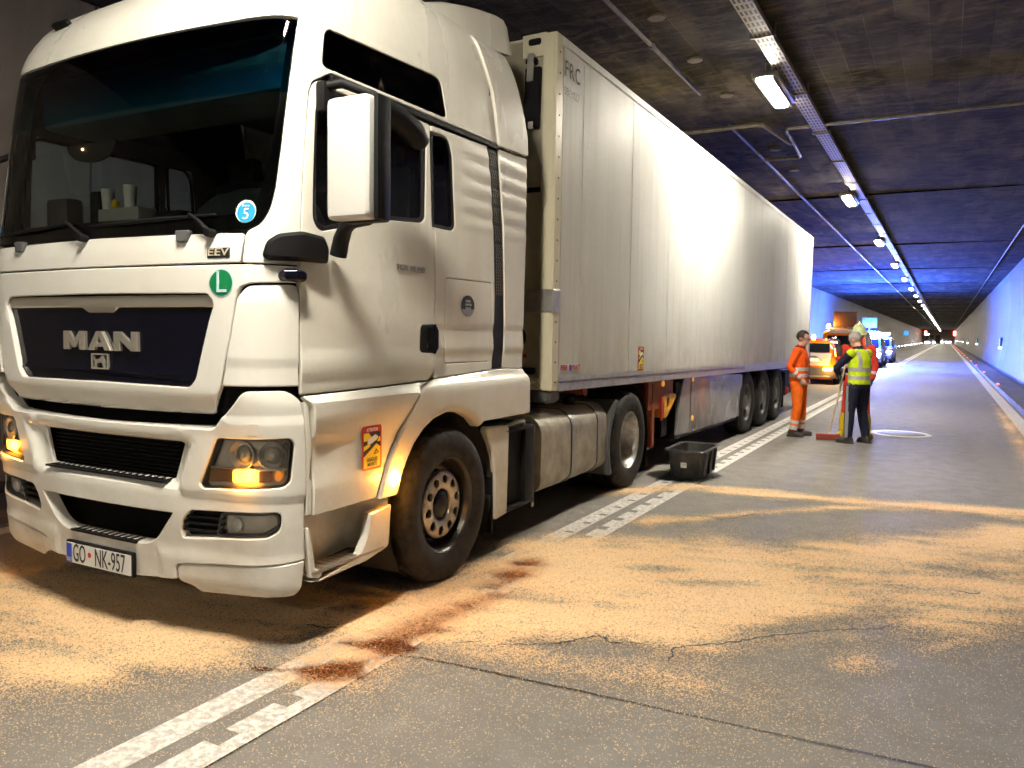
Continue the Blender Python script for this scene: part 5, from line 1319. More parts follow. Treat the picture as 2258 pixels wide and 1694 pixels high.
cbk = [n_ for n_ in m.node_tree.nodes if n_.type == 'BUMP'][0]; k.l(cbk.outputs[0], k.b.inputs['Coat Normal'])
M['gel'] = m
M['gelf'] = dirty_paint('trailer_front_paint', (.70, .66, .50), (.45, .38, .24), .3, .3)
M['seam'] = P('panel_strip', (.50, .50, .47), .3)
ZTOP = 4.12; ZB = 1.27
bm = bmesh.new()
pts = [(0.02, ZB - .1), (LT, ZB - .1), (LT, ZTOP), (0.02, ZTOP)]
def hexbox(bm, x0, x1, s0, s1, z0, z1, bev=0.):
    vs = []
    for x in (x0, x1):
        for s_, z in ((s0, z0), (s1, z0), (s1, z1), (s0, z1)): vs.append(bm.verts.new((x, s_, zt(s_, z))))
    a, b = vs[:4], vs[4:]
    fs = [bm.faces.new(a[::-1]), bm.faces.new(b)] + [bm.faces.new((a[i], a[(i + 1) % 4], b[(i + 1) % 4], b[i])) for i in range(4)]
    if bev > 0: bmesh.ops.bevel(bm, geom=list({e for f in fs for e in f.edges}), offset=bev, segments=2, affect='EDGES')
    return fs
hexbox(bm, -2.57, -.012, .03, LT, ZB - .02, ZTOP - .02); finish('box_body', bm, M['gelf'], Q, smooth=False)
patch('side_wall', TM, [(.14, ZB + .0), (LT - .03, ZB + .0), (LT - .03, ZTOP - .07), (.14, ZTOP - .07)], M['gel'], Q, off=0, thick=.02, bev=.003, step=.5, maxe=.5)
def TMl(s_, z, d=0.): return Vector((-2.582 - d, s_, zt(s_, z)))
patch('side_wall', TMl, [(.14, ZB + .0), (LT - .03, ZB + .0), (LT - .03, ZTOP - .07), (.14, ZTOP - .07)], M['gel'], Q, off=0, thick=.02, bev=.003, step=.5, maxe=.5)
# joint strips on the visible side
for i in range(11):
    s0 = .56 + 1.225 * i; w = .135 if i < 3 else .10
    if s0 + w < LT - .1: patch('panel_strip', TM, [(s0, ZB + .01), (s0 + w, ZB + .01), (s0 + w, ZTOP - .085), (s0, ZTOP - .085)], M['gel'], Q, off=.0035, thick=.0035, bev=.001, step=2, maxe=2)
# corner post, top and bottom rails
bm = bmesh.new(); hexbox(bm, -.02, .006, .0, .125, ZB - .12, ZTOP - .0, .004); hexbox(bm, -.10, .0, -.012, .05, ZB - .12, ZTOP + .0, .01); finish('corner_post', bm, M['gelf'], Q)
bm = bmesh.new(); hexbox(bm, -.10, .010, .10, LT, ZTOP - .075, ZTOP, .006); hexbox(bm, -2.59, -2.49, .0, LT, ZTOP - .075, ZTOP, .006); finish('top_rail', bm, M['gel'], Q)
bm = bmesh.new(); hexbox(bm, -.06, .020, .13, LT, ZB - .045, ZB + .0, .004); hexbox(bm, -.10, .012, .13, LT, ZB - .13, ZB - .05, .006); finish('bottom_rail', bm, M['alu'], Q)
bm = bmesh.new(); hexbox(bm, -.08, .026, 6.9, LT, ZB - .105, ZB - .015, .006); finish('side_guard_rail', bm, M['alu'], Q)
bm = bmesh.new(); hexbox(bm, -.07, .012, LT - .06, LT + .01, ZB - .13, ZTOP, .01); finish('corner_post', bm, M['alu'], Q)
# lamps of rivets along the post
bm = bmesh.new()
for i in range(17):
    z = 1.22 + i * .172; lathe(bm, [(.001, .006), (.007, .004), (.009, 0)], (0.0, 0, 0), 'X', 8) if False else None
    box(bm, (.008, .062, zt(.06, z)), (.008, .014, .014), bev=.004)
finish('rivet', bm, M['black'], Q)
# front wall details
def FW(u, v, d=0.): return Vector((u, -.0 - d + .03, v))
patch('front_wall', FW, [(-2.5, 1.15), (-.12, 1.15), (-.12, 4.12), (-2.5, 4.12)], M['gelf'], Q, off=0., thick=.01, bev=.003, step=1, maxe=1)
patch('front_moulding', FW, rnd([(-.33, 3.95), (-.33, 4.14), (-.10, 4.14), (-.10, 1.17), (-.13, 1.17), (-.13, 3.95)], .01), M['gelf'], Q, off=.015, thick=.02, bev=.004, step=1, maxe=1)
patch('grip_slot', FW, rnd([(-.27, 4.045), (-.15, 4.045), (-.15, 4.10), (-.27, 4.10)], .024), M['black'], Q, off=.022, thick=.01, bev=.003)
patch('document_tube', FW, rnd([(-.30, 3.36), (-.155, 3.36), (-.145, 3.86), (-.285, 3.86)], .01), M['black'], Q, off=.05, thick=.06, bev=.012)
patch('buckle', FW, rnd([(-.265, 3.74), (-.205, 3.74), (-.195, 3.97), (-.255, 3.97)], .008), M['alu'], Q, off=.062, thick=.02, bev=.004)
patch('buckle', FW, rnd([(-.28, 3.89), (-.175, 3.89), (-.17, 3.93), (-.275, 3.93)], .015), M['black'], Q, off=.058, thick=.03, bev=.004)
patch('buckle', FW, rnd([(-.245, 3.35), (-.20, 3.35), (-.20, 3.41), (-.245, 3.41)], .005), M['white'], Q, off=.056, thick=.02, bev=.002)
patch('grip_slot', FW, rnd([(-.27, 2.83), (-.145, 2.83), (-.145, 2.87), (-.27, 2.87)], .005), M['black'], Q, off=.02, thick=.02, bev=.003)
patch('hinge_plate', FW, [(-.30, 1.815), (.006, 1.815), (.006, 2.008), (-.30, 2.008)], M['alu'], Q, off=.05, thick=.02, bev=.003, step=.5)
patch('hinge_plate', TM, [(-.015, 1.815), (.12, 1.815), (.12, 2.008), (-.015, 2.008)], M['alu'], Q, off=.016, thick=.02, bev=.003, step=.5)
patch('service_panel', FW, rnd([(-.45, 1.20), (-.11, 1.20), (-.11, 1.255), (-.45, 1.255)], .02), M['gelf'], Q, off=.02, thick=.02, bev=.004)
patch('grip_slot', FW, rnd([(-.30, 1.285), (-.155, 1.285), (-.155, 1.34), (-.30, 1.34)], .026), M['black'], Q, off=.03, thick=.02, bev=.006)
patch('front_socket', FW, disc(-.36, 1.60, .10), M['black'], Q, off=.02, thick=.02, bev=.006)
patch('front_socket', FW, disc(-.36, 1.60, .085), M['grey'], Q, off=.022, thick=.02, bev=.006)
patch('red_mark', FW, disc(-.27, 1.44, .018), M['red'], Q, off=.003, thick=.002, bev=0)
bm = bmesh.new(); hexbox(bm, -2.4, -.02, .02, .22, 1.04, 1.15, .02); finish('front_bumper', bm, M['grey'], Q)
# lettering
text('trailer_lettering', 'FRC', TM, .31, 3.87, .135, M['inner'], Q, .005, sx=.80, depth=.001, bold=.0, space=1.25)
text('trailer_lettering', '08-2027', TM, .30, 3.69, .070, M['grey'], Q, .005, sx=.9, depth=.001)
mk = patch('maker_plate', TM, [(.15, 1.305), (.60, 1.315), (.60, 1.375), (.15, 1.370)], P('pale_label', (.66, .60, .58), .4), Q, off=.003, thick=.003, bev=0, step=1)
text('maker_text', 'FERR', TM, .245, 1.340, .046, M['red'], mk, .0045, sx=.98, depth=.0005, bold=.02)
patch('maker_text', TM, disc(.375, 1.340, .030), M['blue'], mk, off=.0042, thick=.001, bev=0)
patch('maker_text', TM, disc(.385, 1.338, .012), M['red'], mk, off=.0055, thick=.001, bev=0)
text('maker_text', 'PLAST', TM, .495, 1.340, .046, M['red'], mk, .0045, sx=.93, depth=.0005, bold=.02)
stick(TM, 2.075, 2.25, 1.275, 1.535, Q, sx=.75, off=.003)
# running gear: landing leg, cabinets, wheels
bm = bmesh.new()
for x in (-.78, -1.78): hexbox(bm, x - .05, x + .05, .6, LT - .2, 1.02, 1.16)
for s_ in (1.0, 2.8, 4.0, 6.5, 8.8, 10.2, 12.6): hexbox(bm, -2.45, -.15, s_, s_ + .10, 1.06, 1.14)
hexbox(bm, -1.9, -.6, 1.2, 3.2, 1.12, 1.18)
finish('trailer_frame', bm, M['glow_frame'], Q)
for x in (-.34, -2.24):
    lg = empty('landing_leg', (x, 2.95, 0)); lg.parent = Q
    bm = bmesh.new(); box(bm, (0, 0, .86), (.16, .18, .60), bev=.015); box(bm, (0, 0, .62), (.26, .40, .75), bev=.03); finish('leg_tube', bm, M['glow_frame'], lg)
    bm = bmesh.new(); box(bm, (0, 0, .25), (.12, .13, .2), bev=.01); box(bm, (0, 0, .285), (.24, .30, .04), bev=.01); finish('leg_foot', bm, M['glow_frame'], lg)
bm = bmesh.new(); hexbox(bm, -.42, -.05, 2.74, 2.80, .36, 1.1); hexbox(bm, -.10, -.06, 2.6, 3.5, .80, 1.14); finish('bracket', bm, M['glow_frame'], Q)
def UM(s_, z, d=0.): return Vector((-.045 + d, s_, z))
# yellow wheel chock in its holder, with red and white marker strip
ck = patch('wheel_chock', UM, rnd([(3.16, .64), (3.24, .63), (3.60, .86), (3.60, .90), (3.50, .925), (3.10, .92), (3.08, .90)], .03), M['chock'] if 'chock' in M else P('yellow_chock', (.75, .36, .02), .45), Q, off=.0, thick=.16, bev=.012, holes=[disc(3.30, .815, .062)])
patch('marker_strip', UM, [(3.02, .62), (3.065, .62), (3.065, .90), (3.02, .90)], M['redr'], Q, off=.01, thick=.02, bev=.003)
bm = bmesh.new(); hexbox(bm, -.30, -.12, 3.25, 3.5, .42, .66, .02); finish('bracket', bm, M['black'], Q); bm = bmesh.new(); hexbox(bm, -.35, -.15, 3.2, 3.6, .95, 1.02, .02); finish('bracket', bm, M['black'], Q)
m = P('grey_cabinet', (.17, .17, .175), .16, spec=.5, coat=.5); k = NT(m)
k.base(k.mix(k.ramp(k.noise(2.2, 5, .6, k.coord((1, 1, .6))), .35, .75), (.26, .26, .265), (.15, .14, .135)))
k.bump(k.noise(.95, 2, .5, k.coord((1, 1, 1.3))), .8, .05); M['cabinet'] = m
bm = bmesh.new(); hexbox(bm, -.62, -.075, 3.66, 7.10, .36, 1.09); finish('pallet_box', bm, M['black'], Q, smooth=False)
patch('cabinet_end_panel', UM, rnd([(3.64, .375, .02), (4.195, .35, .01), (4.20, 1.10, .01), (3.95, 1.10, .02), (3.80, .95, .10)], 0), M['cabinet'], Q, off=.0, thick=.03, bev=.008)
bx = patch('cabinet_door', UM, rnd([(4.225, .345), (7.08, .335), (7.05, 1.02), (4.225, 1.12)], .02), M['cabinet'], Q, off=.004, thick=.03, bev=.008, step=.1, relief=lambda s_, z: -.025 * math.exp(-((s_ - 6.35) / .22) ** 2 - ((z - .48) / .14) ** 2) + .01 * math.sin(s_ * 2.3) * math.sin(z * 5), maxe=.1)
patch('crease_shade', UM, [(6.0, .40), (6.35, .455), (6.75, .56), (6.35, .43), (6.02, .385)], M['black'], Q, off=-.012, thick=.004, bev=0)  # black strip laid in the dent as the shade of the fold
for s_, z in ((4.265, 1.06), (4.29, .54), (7.04, .72), (3.06, 1.06)): patch('side_reflector', UM, disc(s_, z, .035), M['ambr'], Q, off=.016, thick=.02, bev=.005)
for i, s_ in enumerate((7.44, 8.72, 9.98)):
    for sd in (1, -1):
        w = dish_wheel('trailer_wheel', Q, (-.04 if sd > 0 else -2.53, s_, .53), sd, r=.53, depth=.09, twin=False, mat=M['rimold'] if 'rimold' in M else P('old_rim', (.12, .115, .11), .5, .4)); M['rimold'] = bpy.data.materials['old_rim']
    bm = bmesh.new(); hexbox(bm, -2.4, -.15, s_ - .07, s_ + .07, .50 + TP * s_, .64 + TP * s_); finish('axle', bm, M['black'], Q)
for s_, l_ in ((6.92, .03), (8.05, .02), (9.36, .02), (10.75, .03)):
    bm = bmesh.new(); box(bm, (-.24, s_, .55), (.38, l_, .72), bev=.008); finish('mud_flap', bm, M['black'], Q)
bm = bmesh.new(); hexbox(bm, -.42, -.06, 10.9, 11.2, .55, 1.05, .02); hexbox(bm, -2.4, -.12, 13.1, 13.2, .62, .74, .02); hexbox(bm, -.5, -.15, 11.3, 12.6, .55, 1.05, .03); finish('rear_bumper', bm, M['black'], Q)
bm = bmesh.new(); hexbox(bm, -.06, .0, 10.98, 11.05, .60, .72, .01); finish('side_reflector', bm, M['redr'], Q)
# ================================================================== MIXING TUB
m = P('tub_black_plastic', (.030, .030, .032), .38, spec=.5); k = NT(m)
k.base(k.mix(k.ramp(k.noise(9, 6, .7, k.coord()), .45, .75), (.028, .028, .030), (.075, .068, .058))); M['tub'] = m
tub = empty('plastic_tub', (-2.535, 8.90, .006), .03, label='black rectangular plastic mortar tub on the road beside the rear tractor wheel', cat='tub')
bm = bmesh.new()
def rring(hx, hy, z, r=.07, n=5):
    pts = []
    for cx_, cy_, a0 in ((hx - r, hy - r, 0), (-hx + r, hy - r, PI / 2), (-hx + r, -hy + r, PI), (hx - r, -hy + r, 3 * PI / 2)):
        for i in range(n + 1):
            a = a0 + PI / 2 * i / n; pts.append((cx_ + r * math.cos(a), cy_ + r * math.sin(a), z))
    return [bm.verts.new(p) for p in pts]
rgs = [rring(.10, .20, .0), rring(.165, .31, .0), rring(.175, .325, .02), rring(.205, .375, .31), rring(.235, .405, .318), rring(.238, .408, .33), rring(.232, .40, .338), rring(.200, .368, .330), rring(.170, .318, .03), rring(.10, .2, .025)]
for a, b in zip(rgs, rgs[1:]):
    for i in range(len(a)): bm.faces.new((a[i], a[(i + 1) % len(a)], b[(i + 1) % len(a)], b[i]))
bm.faces.new(rgs[0][::-1]); bm.faces.new(rgs[-1])
finish('tub_wall', bm, M['tub'], tub, ang=50)
bm = bmesh.new()
for y in (-.25, 0, .25):
    bm = bmesh.new(); box(bm, (.202, y, .17), (.03, .03, .27), Matrix.Rotation(R(6), 3, 'Y'), bev=.008); finish('rib', bm, M['tub'], tub)
def tubm(u, v, d): return Vector((u, -.328 - .16 * v - d, v))
lb = patch('price_label', tubm, rnd([(-.042, .135), (.025, .135), (.025, .195), (-.042, .195)], .004), M['white'], tub, off=.004, thick=.002, bev=0)
text('label_text', 'L 70', tubm, -.008, .172, .016, M['ink'], lb, .0055, depth=.0004)
# wet patch under the tub
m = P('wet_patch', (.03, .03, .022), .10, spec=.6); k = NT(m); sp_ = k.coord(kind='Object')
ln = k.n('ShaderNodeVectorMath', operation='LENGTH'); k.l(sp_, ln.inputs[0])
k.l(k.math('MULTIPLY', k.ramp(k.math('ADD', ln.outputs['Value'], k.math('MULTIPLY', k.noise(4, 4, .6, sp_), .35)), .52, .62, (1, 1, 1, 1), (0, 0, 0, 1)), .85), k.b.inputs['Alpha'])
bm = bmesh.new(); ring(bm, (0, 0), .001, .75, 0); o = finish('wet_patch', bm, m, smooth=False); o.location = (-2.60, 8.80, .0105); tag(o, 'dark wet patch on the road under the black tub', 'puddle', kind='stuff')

# ================================================================== PEOPLE
def cloth(name, c, rough=.75, sh=.7):
    m = P(name, c, rough, spec=.3); k = NT(m); v = k.coord()
    k.base(k.mix(k.ramp(k.noise(16, 5, .6, k.coord((1, 1, .6)), .6), .35, .7), c, tuple(x * sh for x in c))); k.bump(k.noise(11, 5, .6, k.coord((1, 1, .5)), 1.2), .9, .03); return m
M['org'] = cloth('hi_vis_orange_cloth', (1.0, .12, .008)); M['navy'] = cloth('navy_cloth', (.010, .012, .035)); M['yel'] = cloth('hi_vis_yellow_cloth', (.66, .85, .02))
M['refl'] = P('reflective_tape', (.62, .62, .60), .35, .2); M['refd'] = P('grey_reflective_stripe', (.30, .30, .33), .4, .2)
M['skin'] = P('skin', (.55, .30, .21), .55); M['hairm'] = P('dark_hair', (.022, .013, .010), .7); M['hairg'] = P('grey_hair', (.30, .27, .26), .8)
M['shoe'] = P('shoe_leather', (.035, .028, .024), .55); M['boot'] = P('yellow_rubber_boot', (.70, .52, .02), .4); M['helmet'] = P('helmet_yellow', (.70, .82, .42), .35)
M['pinkv'] = cloth('hi_vis_red_cloth', (.80, .06, .035)); M['collar'] = cloth('dark_red_collar', (.22, .008, .01)); M['glove'] = cloth('grey_glove', (.10, .09, .10))
def etube(bm, nodes, side, seg=14):
    """elliptical tube; nodes=[(p, a, b)], a along side vector"""
    side = Vector(side); rows = []; n = len(nodes)
    for i, (p, a, b) in enumerate(nodes):
        t = (Vector(nodes[min(i + 1, n - 1)][0]) - Vector(nodes[max(0, i - 1)][0])).normalized(); x = (side - t * side.dot(t)).normalized(); y = t.cross(x)
        rows.append([bm.verts.new(Vector(p) + x * math.cos(q) * a + y * math.sin(q) * b) for q in [2 * PI * k_ / seg for k_ in range(seg)]])
    for a, b in zip(rows, rows[1:]):
        for k_ in range(seg): bm.faces.new((a[k_], a[(k_ + 1) % seg], b[(k_ + 1) % seg], b[k_]))
    for row, sg in ((rows[0], -1), (rows[-1], 1)):
        c = sum((v.co for v in row), Vector()) / seg; bm.faces.new(row if sg > 0 else row[::-1])
def ell(bm, c, r, rot=None):
    d = bmesh.ops.create_uvsphere(bm, u_segments=16, v_segments=12, radius=1)['verts']; bmesh.ops.scale(bm, vec=r, verts=d)
    if rot is not None: bmesh.ops.rotate(bm, verts=d, cent=(0, 0, 0), matrix=rot)
    bmesh.ops.translate(bm, verts=d, vec=c)
def remesh(bm, vox, name):
    bmesh.ops.recalc_face_normals(bm, faces=bm.faces)
    me = bpy.data.meshes.new('t'); bm.to_mesh(me); bm.free(); o = bpy.data.objects.new('t', me); COL.objects.link(o)
    md = o.modifiers.new('r', 'REMESH'); md.mode = 'VOXEL'; md.voxel_size = vox
    sm = o.modifiers.new('s', 'SMOOTH'); sm.factor = .6; sm.iterations = 4
    dg = bpy.context.evaluated_depsgraph_get(); dg.update(); out = bpy.data.meshes.new_from_object(o.evaluated_get(dg)); COL.objects.unlink(o); bpy.data.objects.remove(o)
    out.name = name; return out
def person(label, loc, face, J, sleeves, skinarms=False, bulk=1., mats=None, zones=None, hair=None, glasses=False, headtilt=0., headturn=0., shoes='shoe', hat=None):
    """J: joint dictionary in local space, +Y forward, +X to the figure's right hand side"""
    rz = math.atan2(-face[0], face[1])
    t = empty('person', (loc[0], loc[1], 0), rz, label=label, cat='person')
    bm = bmesh.new(); B = bulk
    pv, ch, nk, hd = J['pelvis'], J['chest'], J['neck'], J['head']
    V = Vector
    def L_(a, b, f): return tuple(V(a).lerp(V(b), f))
    etube(bm, [(L_(pv, ch, -.38), .10 * B, .09 * B), (L_(pv, ch, -.25), .165 * B, .125 * B), (pv, .180 * B, .135 * B), (L_(pv, ch, .35), .170 * B, .135 * B), (L_(pv, ch, .7), .185 * B, .135 * B), (ch, .195 * B, .130 * B), (L_(ch, nk, .55), .165 * B, .10 * B), (L_(ch, nk, .8), .09, .075), (nk, .060, .062), (L_(nk, hd, .45), .058, .062)], J.get('side', (1, 0, 0)))
    for s, nm in ((1, 'r'), (-1, 'l')):
        sh, el, wr = J['sh' + nm], J['el' + nm], J['wr' + nm]
        ell(bm, sh, (.075 * B, .072, .07)); etube(bm, [(sh, .066 * B, .066 * B), (L_(sh, el, .5), .058 * B, .058 * B), (el, .050 * B, .050 * B), (L_(el, wr, .35), .052 * B, .050 * B), (wr, .040, .038)], (0, 0, 1) if abs(V(el)[2] - V(sh)[2]) < .12 else (1, 0, 0)); ell(bm, el, (.05 * B, .05 * B, .05 * B))
        hp, kn, an = J['hp' + nm], J['kn' + nm], J['an' + nm]
        etube(bm, [(hp, .100 * B, .115 * B), (L_(hp, kn, .4), .090 * B, .098 * B), (kn, .068 * B, .072 * B), (L_(kn, an, .35), .066 * B, .074 * B), (L_(kn, an, .85), .062, .066), (an, .058, .062)], (1, 0, 0))
    # head: cranium, jaw, nose, ears
    HM = Matrix.Rotation(headturn, 3, 'Z') @ Matrix.Rotation(headtilt, 3, 'X'); hv = V(hd)
    def hp_(x, y, z): return tuple(hv + HM @ V((x, y, z)))
    ell(bm, hp_(0, -.005, .03), (.078, .097, .095), HM); ell(bm, hp_(0, .03, -.045), (.058, .066, .070), HM); ell(bm, hp_(0, .098, -.018), (.014, .022, .024), HM)
    ell(bm, hp_(.078, -.005, -.01), (.012, .018, .030), HM); ell(bm, hp_(-.078, -.005, -.01), (.012, .018, .030), HM)
    ell(bm, hp_(0, .085, -.062), (.022, .014, .010), HM); ell(bm, hp_(0, .070, -.098), (.022, .018, .014), HM)
    me = remesh(bm, .0115, 'body')
    names = mats; 
    for n_ in names: me.materials.append(M[n_])
    mi = {n_: i for i, n_ in enumerate(names)}
    segs = [('torso', pv, L_(ch, nk, .72), .155), ('pelvis', L_(pv, ch, -.4), pv, .16), ('head', hp_(0, 0, -.1), hp_(0, 0, .12), .105), ('neck', nk, hp_(0, 0, -.08), .075)]
    for nm in 'rl': segs += [('uarm' + nm, J['sh' + nm], J['el' + nm], .06), ('farm' + nm, J['el' + nm], J['wr' + nm], .045), ('thigh' + nm, J['hp' + nm], J['kn' + nm], .085), ('shin' + nm, J['kn' + nm], J['an' + nm], .06)]
    SG = [(n_, V(a), V(b), r_) for n_, a, b, r_ in segs]
    for p in me.polygons:
        c = p.center; best = (9, '', 0)
        for n_, a, b, r_ in SG:
            d = b - a; u = max(0, min(1, (c - a).dot(d) / d.length_squared)); q_ = ((c - a) - d * u).length / r_
            if q_ < best[0]: best = (q_, n_, u)
        p.material_index = mi[zones(best[1], best[2], c, p.normal)]
        p.use_smooth = True
    o = bpy.data.objects.new('body', me); link(o, t)
    # feet
    for nm in 'rl':
        an = V(J['an' + nm]); tw = J.get('toe' + nm, 0.)
        b2 = bmesh.new(); RM = Matrix.Rotation(tw, 3, 'Z')
        ell(b2, (0, .075, .045), (.046, .115, .042)); ell(b2, (0, -.03, .06), (.042, .060, .056)); etube(b2, [((0, -.01, .05), .046, .055), ((0, -.005, .13 if shoes == 'shoe' else .33), .056, .060)], (1, 0, 0)); box(b2, (0, .04, .012), (.088, .28, .024), bev=.01)
        for v_ in b2.verts: v_.co = RM @ v_.co
        me2 = remesh(b2, .009, 'boot' if shoes == 'boot' else 'shoe'); me2.materials.append(M[shoes]); 
        for p in me2.polygons: p.use_smooth = True
        s_ = bpy.data.objects.new('boot' if shoes == 'boot' else 'shoe', me2); link(s_, t); s_.location = (an.x, an.y, 0)
    # hands: palm, four unequal bent fingers, thumb from the side of the palm
    for s, nm in ((1, 'r'), (-1, 'l')):
        if nm in J.get('nohand', ''): continue
        wr = V(J['wr' + nm]); d = (wr - V(J['el' + nm])).normalized(); d = (d + V(J.get('hdir' + nm, tuple(d)))).normalized()
        sd = V(J.get('palm' + nm, (0, 1, 0))); sd = (sd - d * sd.dot(d)).normalized(); nn = d.cross(sd).normalized() * J.get('curl' + nm, 1)
        b2 = bmesh.new(); etube(b2, [(wr - d * .02, .028, .024), (wr + d * .02, .034, .019), (wr + d * .06, .043, .017), (wr + d * .088, .041, .014)], sd, 12)
        for i, (off_, ln_) in enumerate(((-.030, .060), (-.010, .076), (.010, .072), (.029, .062))):
            p0 = wr + d * .082 + sd * off_; g_ = J.get('grip' + nm, .5)
            p1 = p0 + (d * math.cos(g_) + nn * math.sin(g_)) * ln_ * .45; p2 = p1 + (d * math.cos(2.1 * g_) + nn * math.sin(2.1 * g_)) * ln_ * .32; p3 = p2 + (d * math.cos(3.0 * g_) + nn * math.sin(3.0 * g_)) * ln_ * .26
            tube(b2, [p0 - d * .01, p0, p1, p2, p3], [.0095, .0095, .009, .0082, .006], 8)
        q0 = wr + d * .025 - sd * .030; q1 = q0 - sd * .028 + d * .026 + nn * .010; q2 = q1 + d * .026 - sd * .004 + nn * .014
        tube(b2, [q0, q1, q2, q2 + d * .018 + nn * .010], [.013, .0115, .010, .007], 8)
        finish('hand', b2, M[J.get('hmat', 'skin')], t, ang=60)
    # eyes
    b2 = bmesh.new()
    for x in (-.030, .030): ell(b2, hp_(x, .083, .004), (.011, .008, .008))
    finish('eyes', b2, M['hairm'], t)
    if hair:
        b2 = bmesh.new(); ell(b2, hp_(0, -.014, .038), (.088, .104, .100), HM)
        kill = []
        for v_ in b2.verts:
            q_ = HM.transposed() @ (v_.co - hv)
            if (q_.y > .028 and q_.z < .070 + .25 * (.06 - q_.y)) or q_.z < -.045 or (abs(q_.x) > .065 and q_.z < .012 and q_.y > -.02): kill.append(v_)
        bmesh.ops.delete(b2, geom=kill, context='VERTS')
        for v_ in b2.verts: v_.co += (v_.co - hv).normalized() * .005 * noise.noise(v_.co * 40)
        finish('hair', b2, M[hair], t)
    if glasses:
        b2 = bmesh.new()
        for x in (-.032, .032):
            tube(b2, [hp_(x + .025 * math.cos(q_), .100, .004 + .017 * math.sin(q_)) for q_ in lin(0, 2 * PI, 16)], .0022, 5, cap=False)
            tube(b2, [hp_(x * 1.8, .098, .008), hp_(.085 * (1 if x > 0 else -1), .03, .008), hp_(.084 * (1 if x > 0 else -1), -.02, .004)], .0022, 5)
        tube(b2, [hp_(-.008, .101, .006), hp_(.008, .101, .006)], .0022, 5); finish('glasses', b2, M['black'], t)
    if hat:
        b2 = bmesh.new(); rows = []
        lathe(b2, [(.145, -.012), (.128, .0), (.122, .035), (.108, .085), (.075, .128), (.035, .146), (.001, .150)], (0, 0, 0), 'Z', 28)
        box(b2, (0, 0, .140), (.03, .20, .03), bev=.012); ell(b2, (0, .12, -.004), (.085, .065, .010))
        h_ = finish('helmet', b2, M[hat], t, ang=50); h_.location = hp_(0, .0, .055); h_.rotation_euler = (HM @ Matrix.Identity(3)).to_euler(); h_.scale = (.86, .98, 1)
    return t
# --- worker in orange, looking to the right, hand at the pocket
JA = dict(pelvis=(0, -.01, .95), chest=(0, .01, 1.30), neck=(0, .01, 1.485), head=(0, .045, 1.615),
          shr=(.19, 0, 1.41), elr=(.255, -.10, 1.15), wrr=(.215, .085, .965), shl=(-.19, 0, 1.41), ell=(-.27, -.04, 1.14), wrl=(-.17, .08, .96),
          hpr=(.095, 0, .90), knr=(.11, .02, .50), anr=(.115, -.04, .09), hpl=(-.095, 0, .90), knl=(-.11, .04, .50), anl=(-.12, .03, .09),
          toer=-.15, toel=.25, palmr=(0, 1, -.3), palml=(0, 1, -.3), hdirr=(0, .3, -1), hdirl=(0, .3, -1), gripr=.5, gripl=.5, curlr=-1)
def zA(n_, u, c, nr):
    if n_ == 'head': return 'skin'
    if n_ == 'neck': return 'skin'
    if n_ == 'torso' and c.z > 1.46: return 'collar'
    z = c.z
    if n_ in ('torso', 'pelvis'):
        if .985 < z < 1.045 or 1.085 < z < 1.145: return 'refl'
        if z < .925: return 'org2'
        return 'org'
    if n_[:4] == 'farm': return 'refl' if (.42 < u < .60 or .72 < u < .92) else 'org'
    if n_[:4] == 'uarm': return 'org'
    if n_[:4] == 'shin': return 'refl' if (.55 < u < .68 or .76 < u < .93) else ('collar' if u > .93 else 'org2')
    return 'org2'
M['org2'] = cloth('hi_vis_orange_trousers', (1.0, .17, .010))
pa = person('dark-haired man in glasses and orange reflective work suit, standing beside the trailer wheels', (-2.10, 13.47), (.93, -.05), JA, None, mats=['org', 'org2', 'refl', 'skin', 'collar'], zones=zA, hair='hairm', glasses=True, headtilt=-.22, headturn=0, bulk=1.06)
bm = bmesh.new()      # collar and hem of the jacket
tube(bm, [(.075 * math.cos(q_), .01 + .078 * math.sin(q_), 1.475 - .012 * math.sin(q_)) for q_ in lin(0, 2 * PI, 20)], .011, 8, cap=False); finish('collar', bm, M['collar'], pa)
bm = bmesh.new(); tube(bm, [(.01, .155, 1.42), (.012, .165, 1.30), (.012, .165, 1.1), (.01, .155, .96)], .006, 6); finish('zip', bm, M['collar'], pa)
# --- officer in yellow vest, seen from behind, holding the broom
JB = dict(pelvis=(0, -.02, .955), chest=(0, -.02, 1.30), neck=(0, .01, 1.485), head=(0, .075, 1.60),
          shl=(-.195, -.01, 1.40), ell=(-.25, .20, 1.17), wrl=(-.07, .31, 1.07), shr=(.19, -.01, 1.40), elr=(.24, .12, 1.14), wrr=(.05, .28, 1.12),
          hpr=(.10, -.01, .90), knr=(.14, .01, .50), anr=(.19, -.04, .09), hpl=(-.10, 0, .90), knl=(-.12, .03, .50), anl=(-.13, .04, .09),
          toer=-.3, toel=.2, hmat='glove', gripr=1.1, gripl=1.1, palmr=(0, 0, 1), palml=(0, 0, 1), curll=-1)
def zB(n_, u, c, nr):
    if n_ == 'head': return 'skin'
    if n_ == 'neck': return 'skin' if u > .3 else 'navy'
    if n_ in ('torso', 'pelvis'):
        z = c.z
        if z < .93: return 'navy'
        if 1.00 < z < 1.055 or 1.125 < z < 1.18: return 'refd2'
        if z > 1.18 and .095 < abs(c.x) < .15 and c.y < .10: return 'refd2'
        if z > 1.465: return 'navy'
        return 'yel'
    if n_[:4] in ('uarm',): return 'yel' if u < .06 else 'navy'
    if n_[:5] == 'thigh' or n_[:4] == 'shin':
        return 'refd' if abs(nr.x) > .86 and (nr.x * (1 if c.x > 0 else -1)) > 0 and abs(c.y - (-.01 if c.x > 0 else .03)) < .028 else 'navy'
    return 'navy'
M['refd2'] = P('vest_tape', (.42, .42, .42), .4, .2)
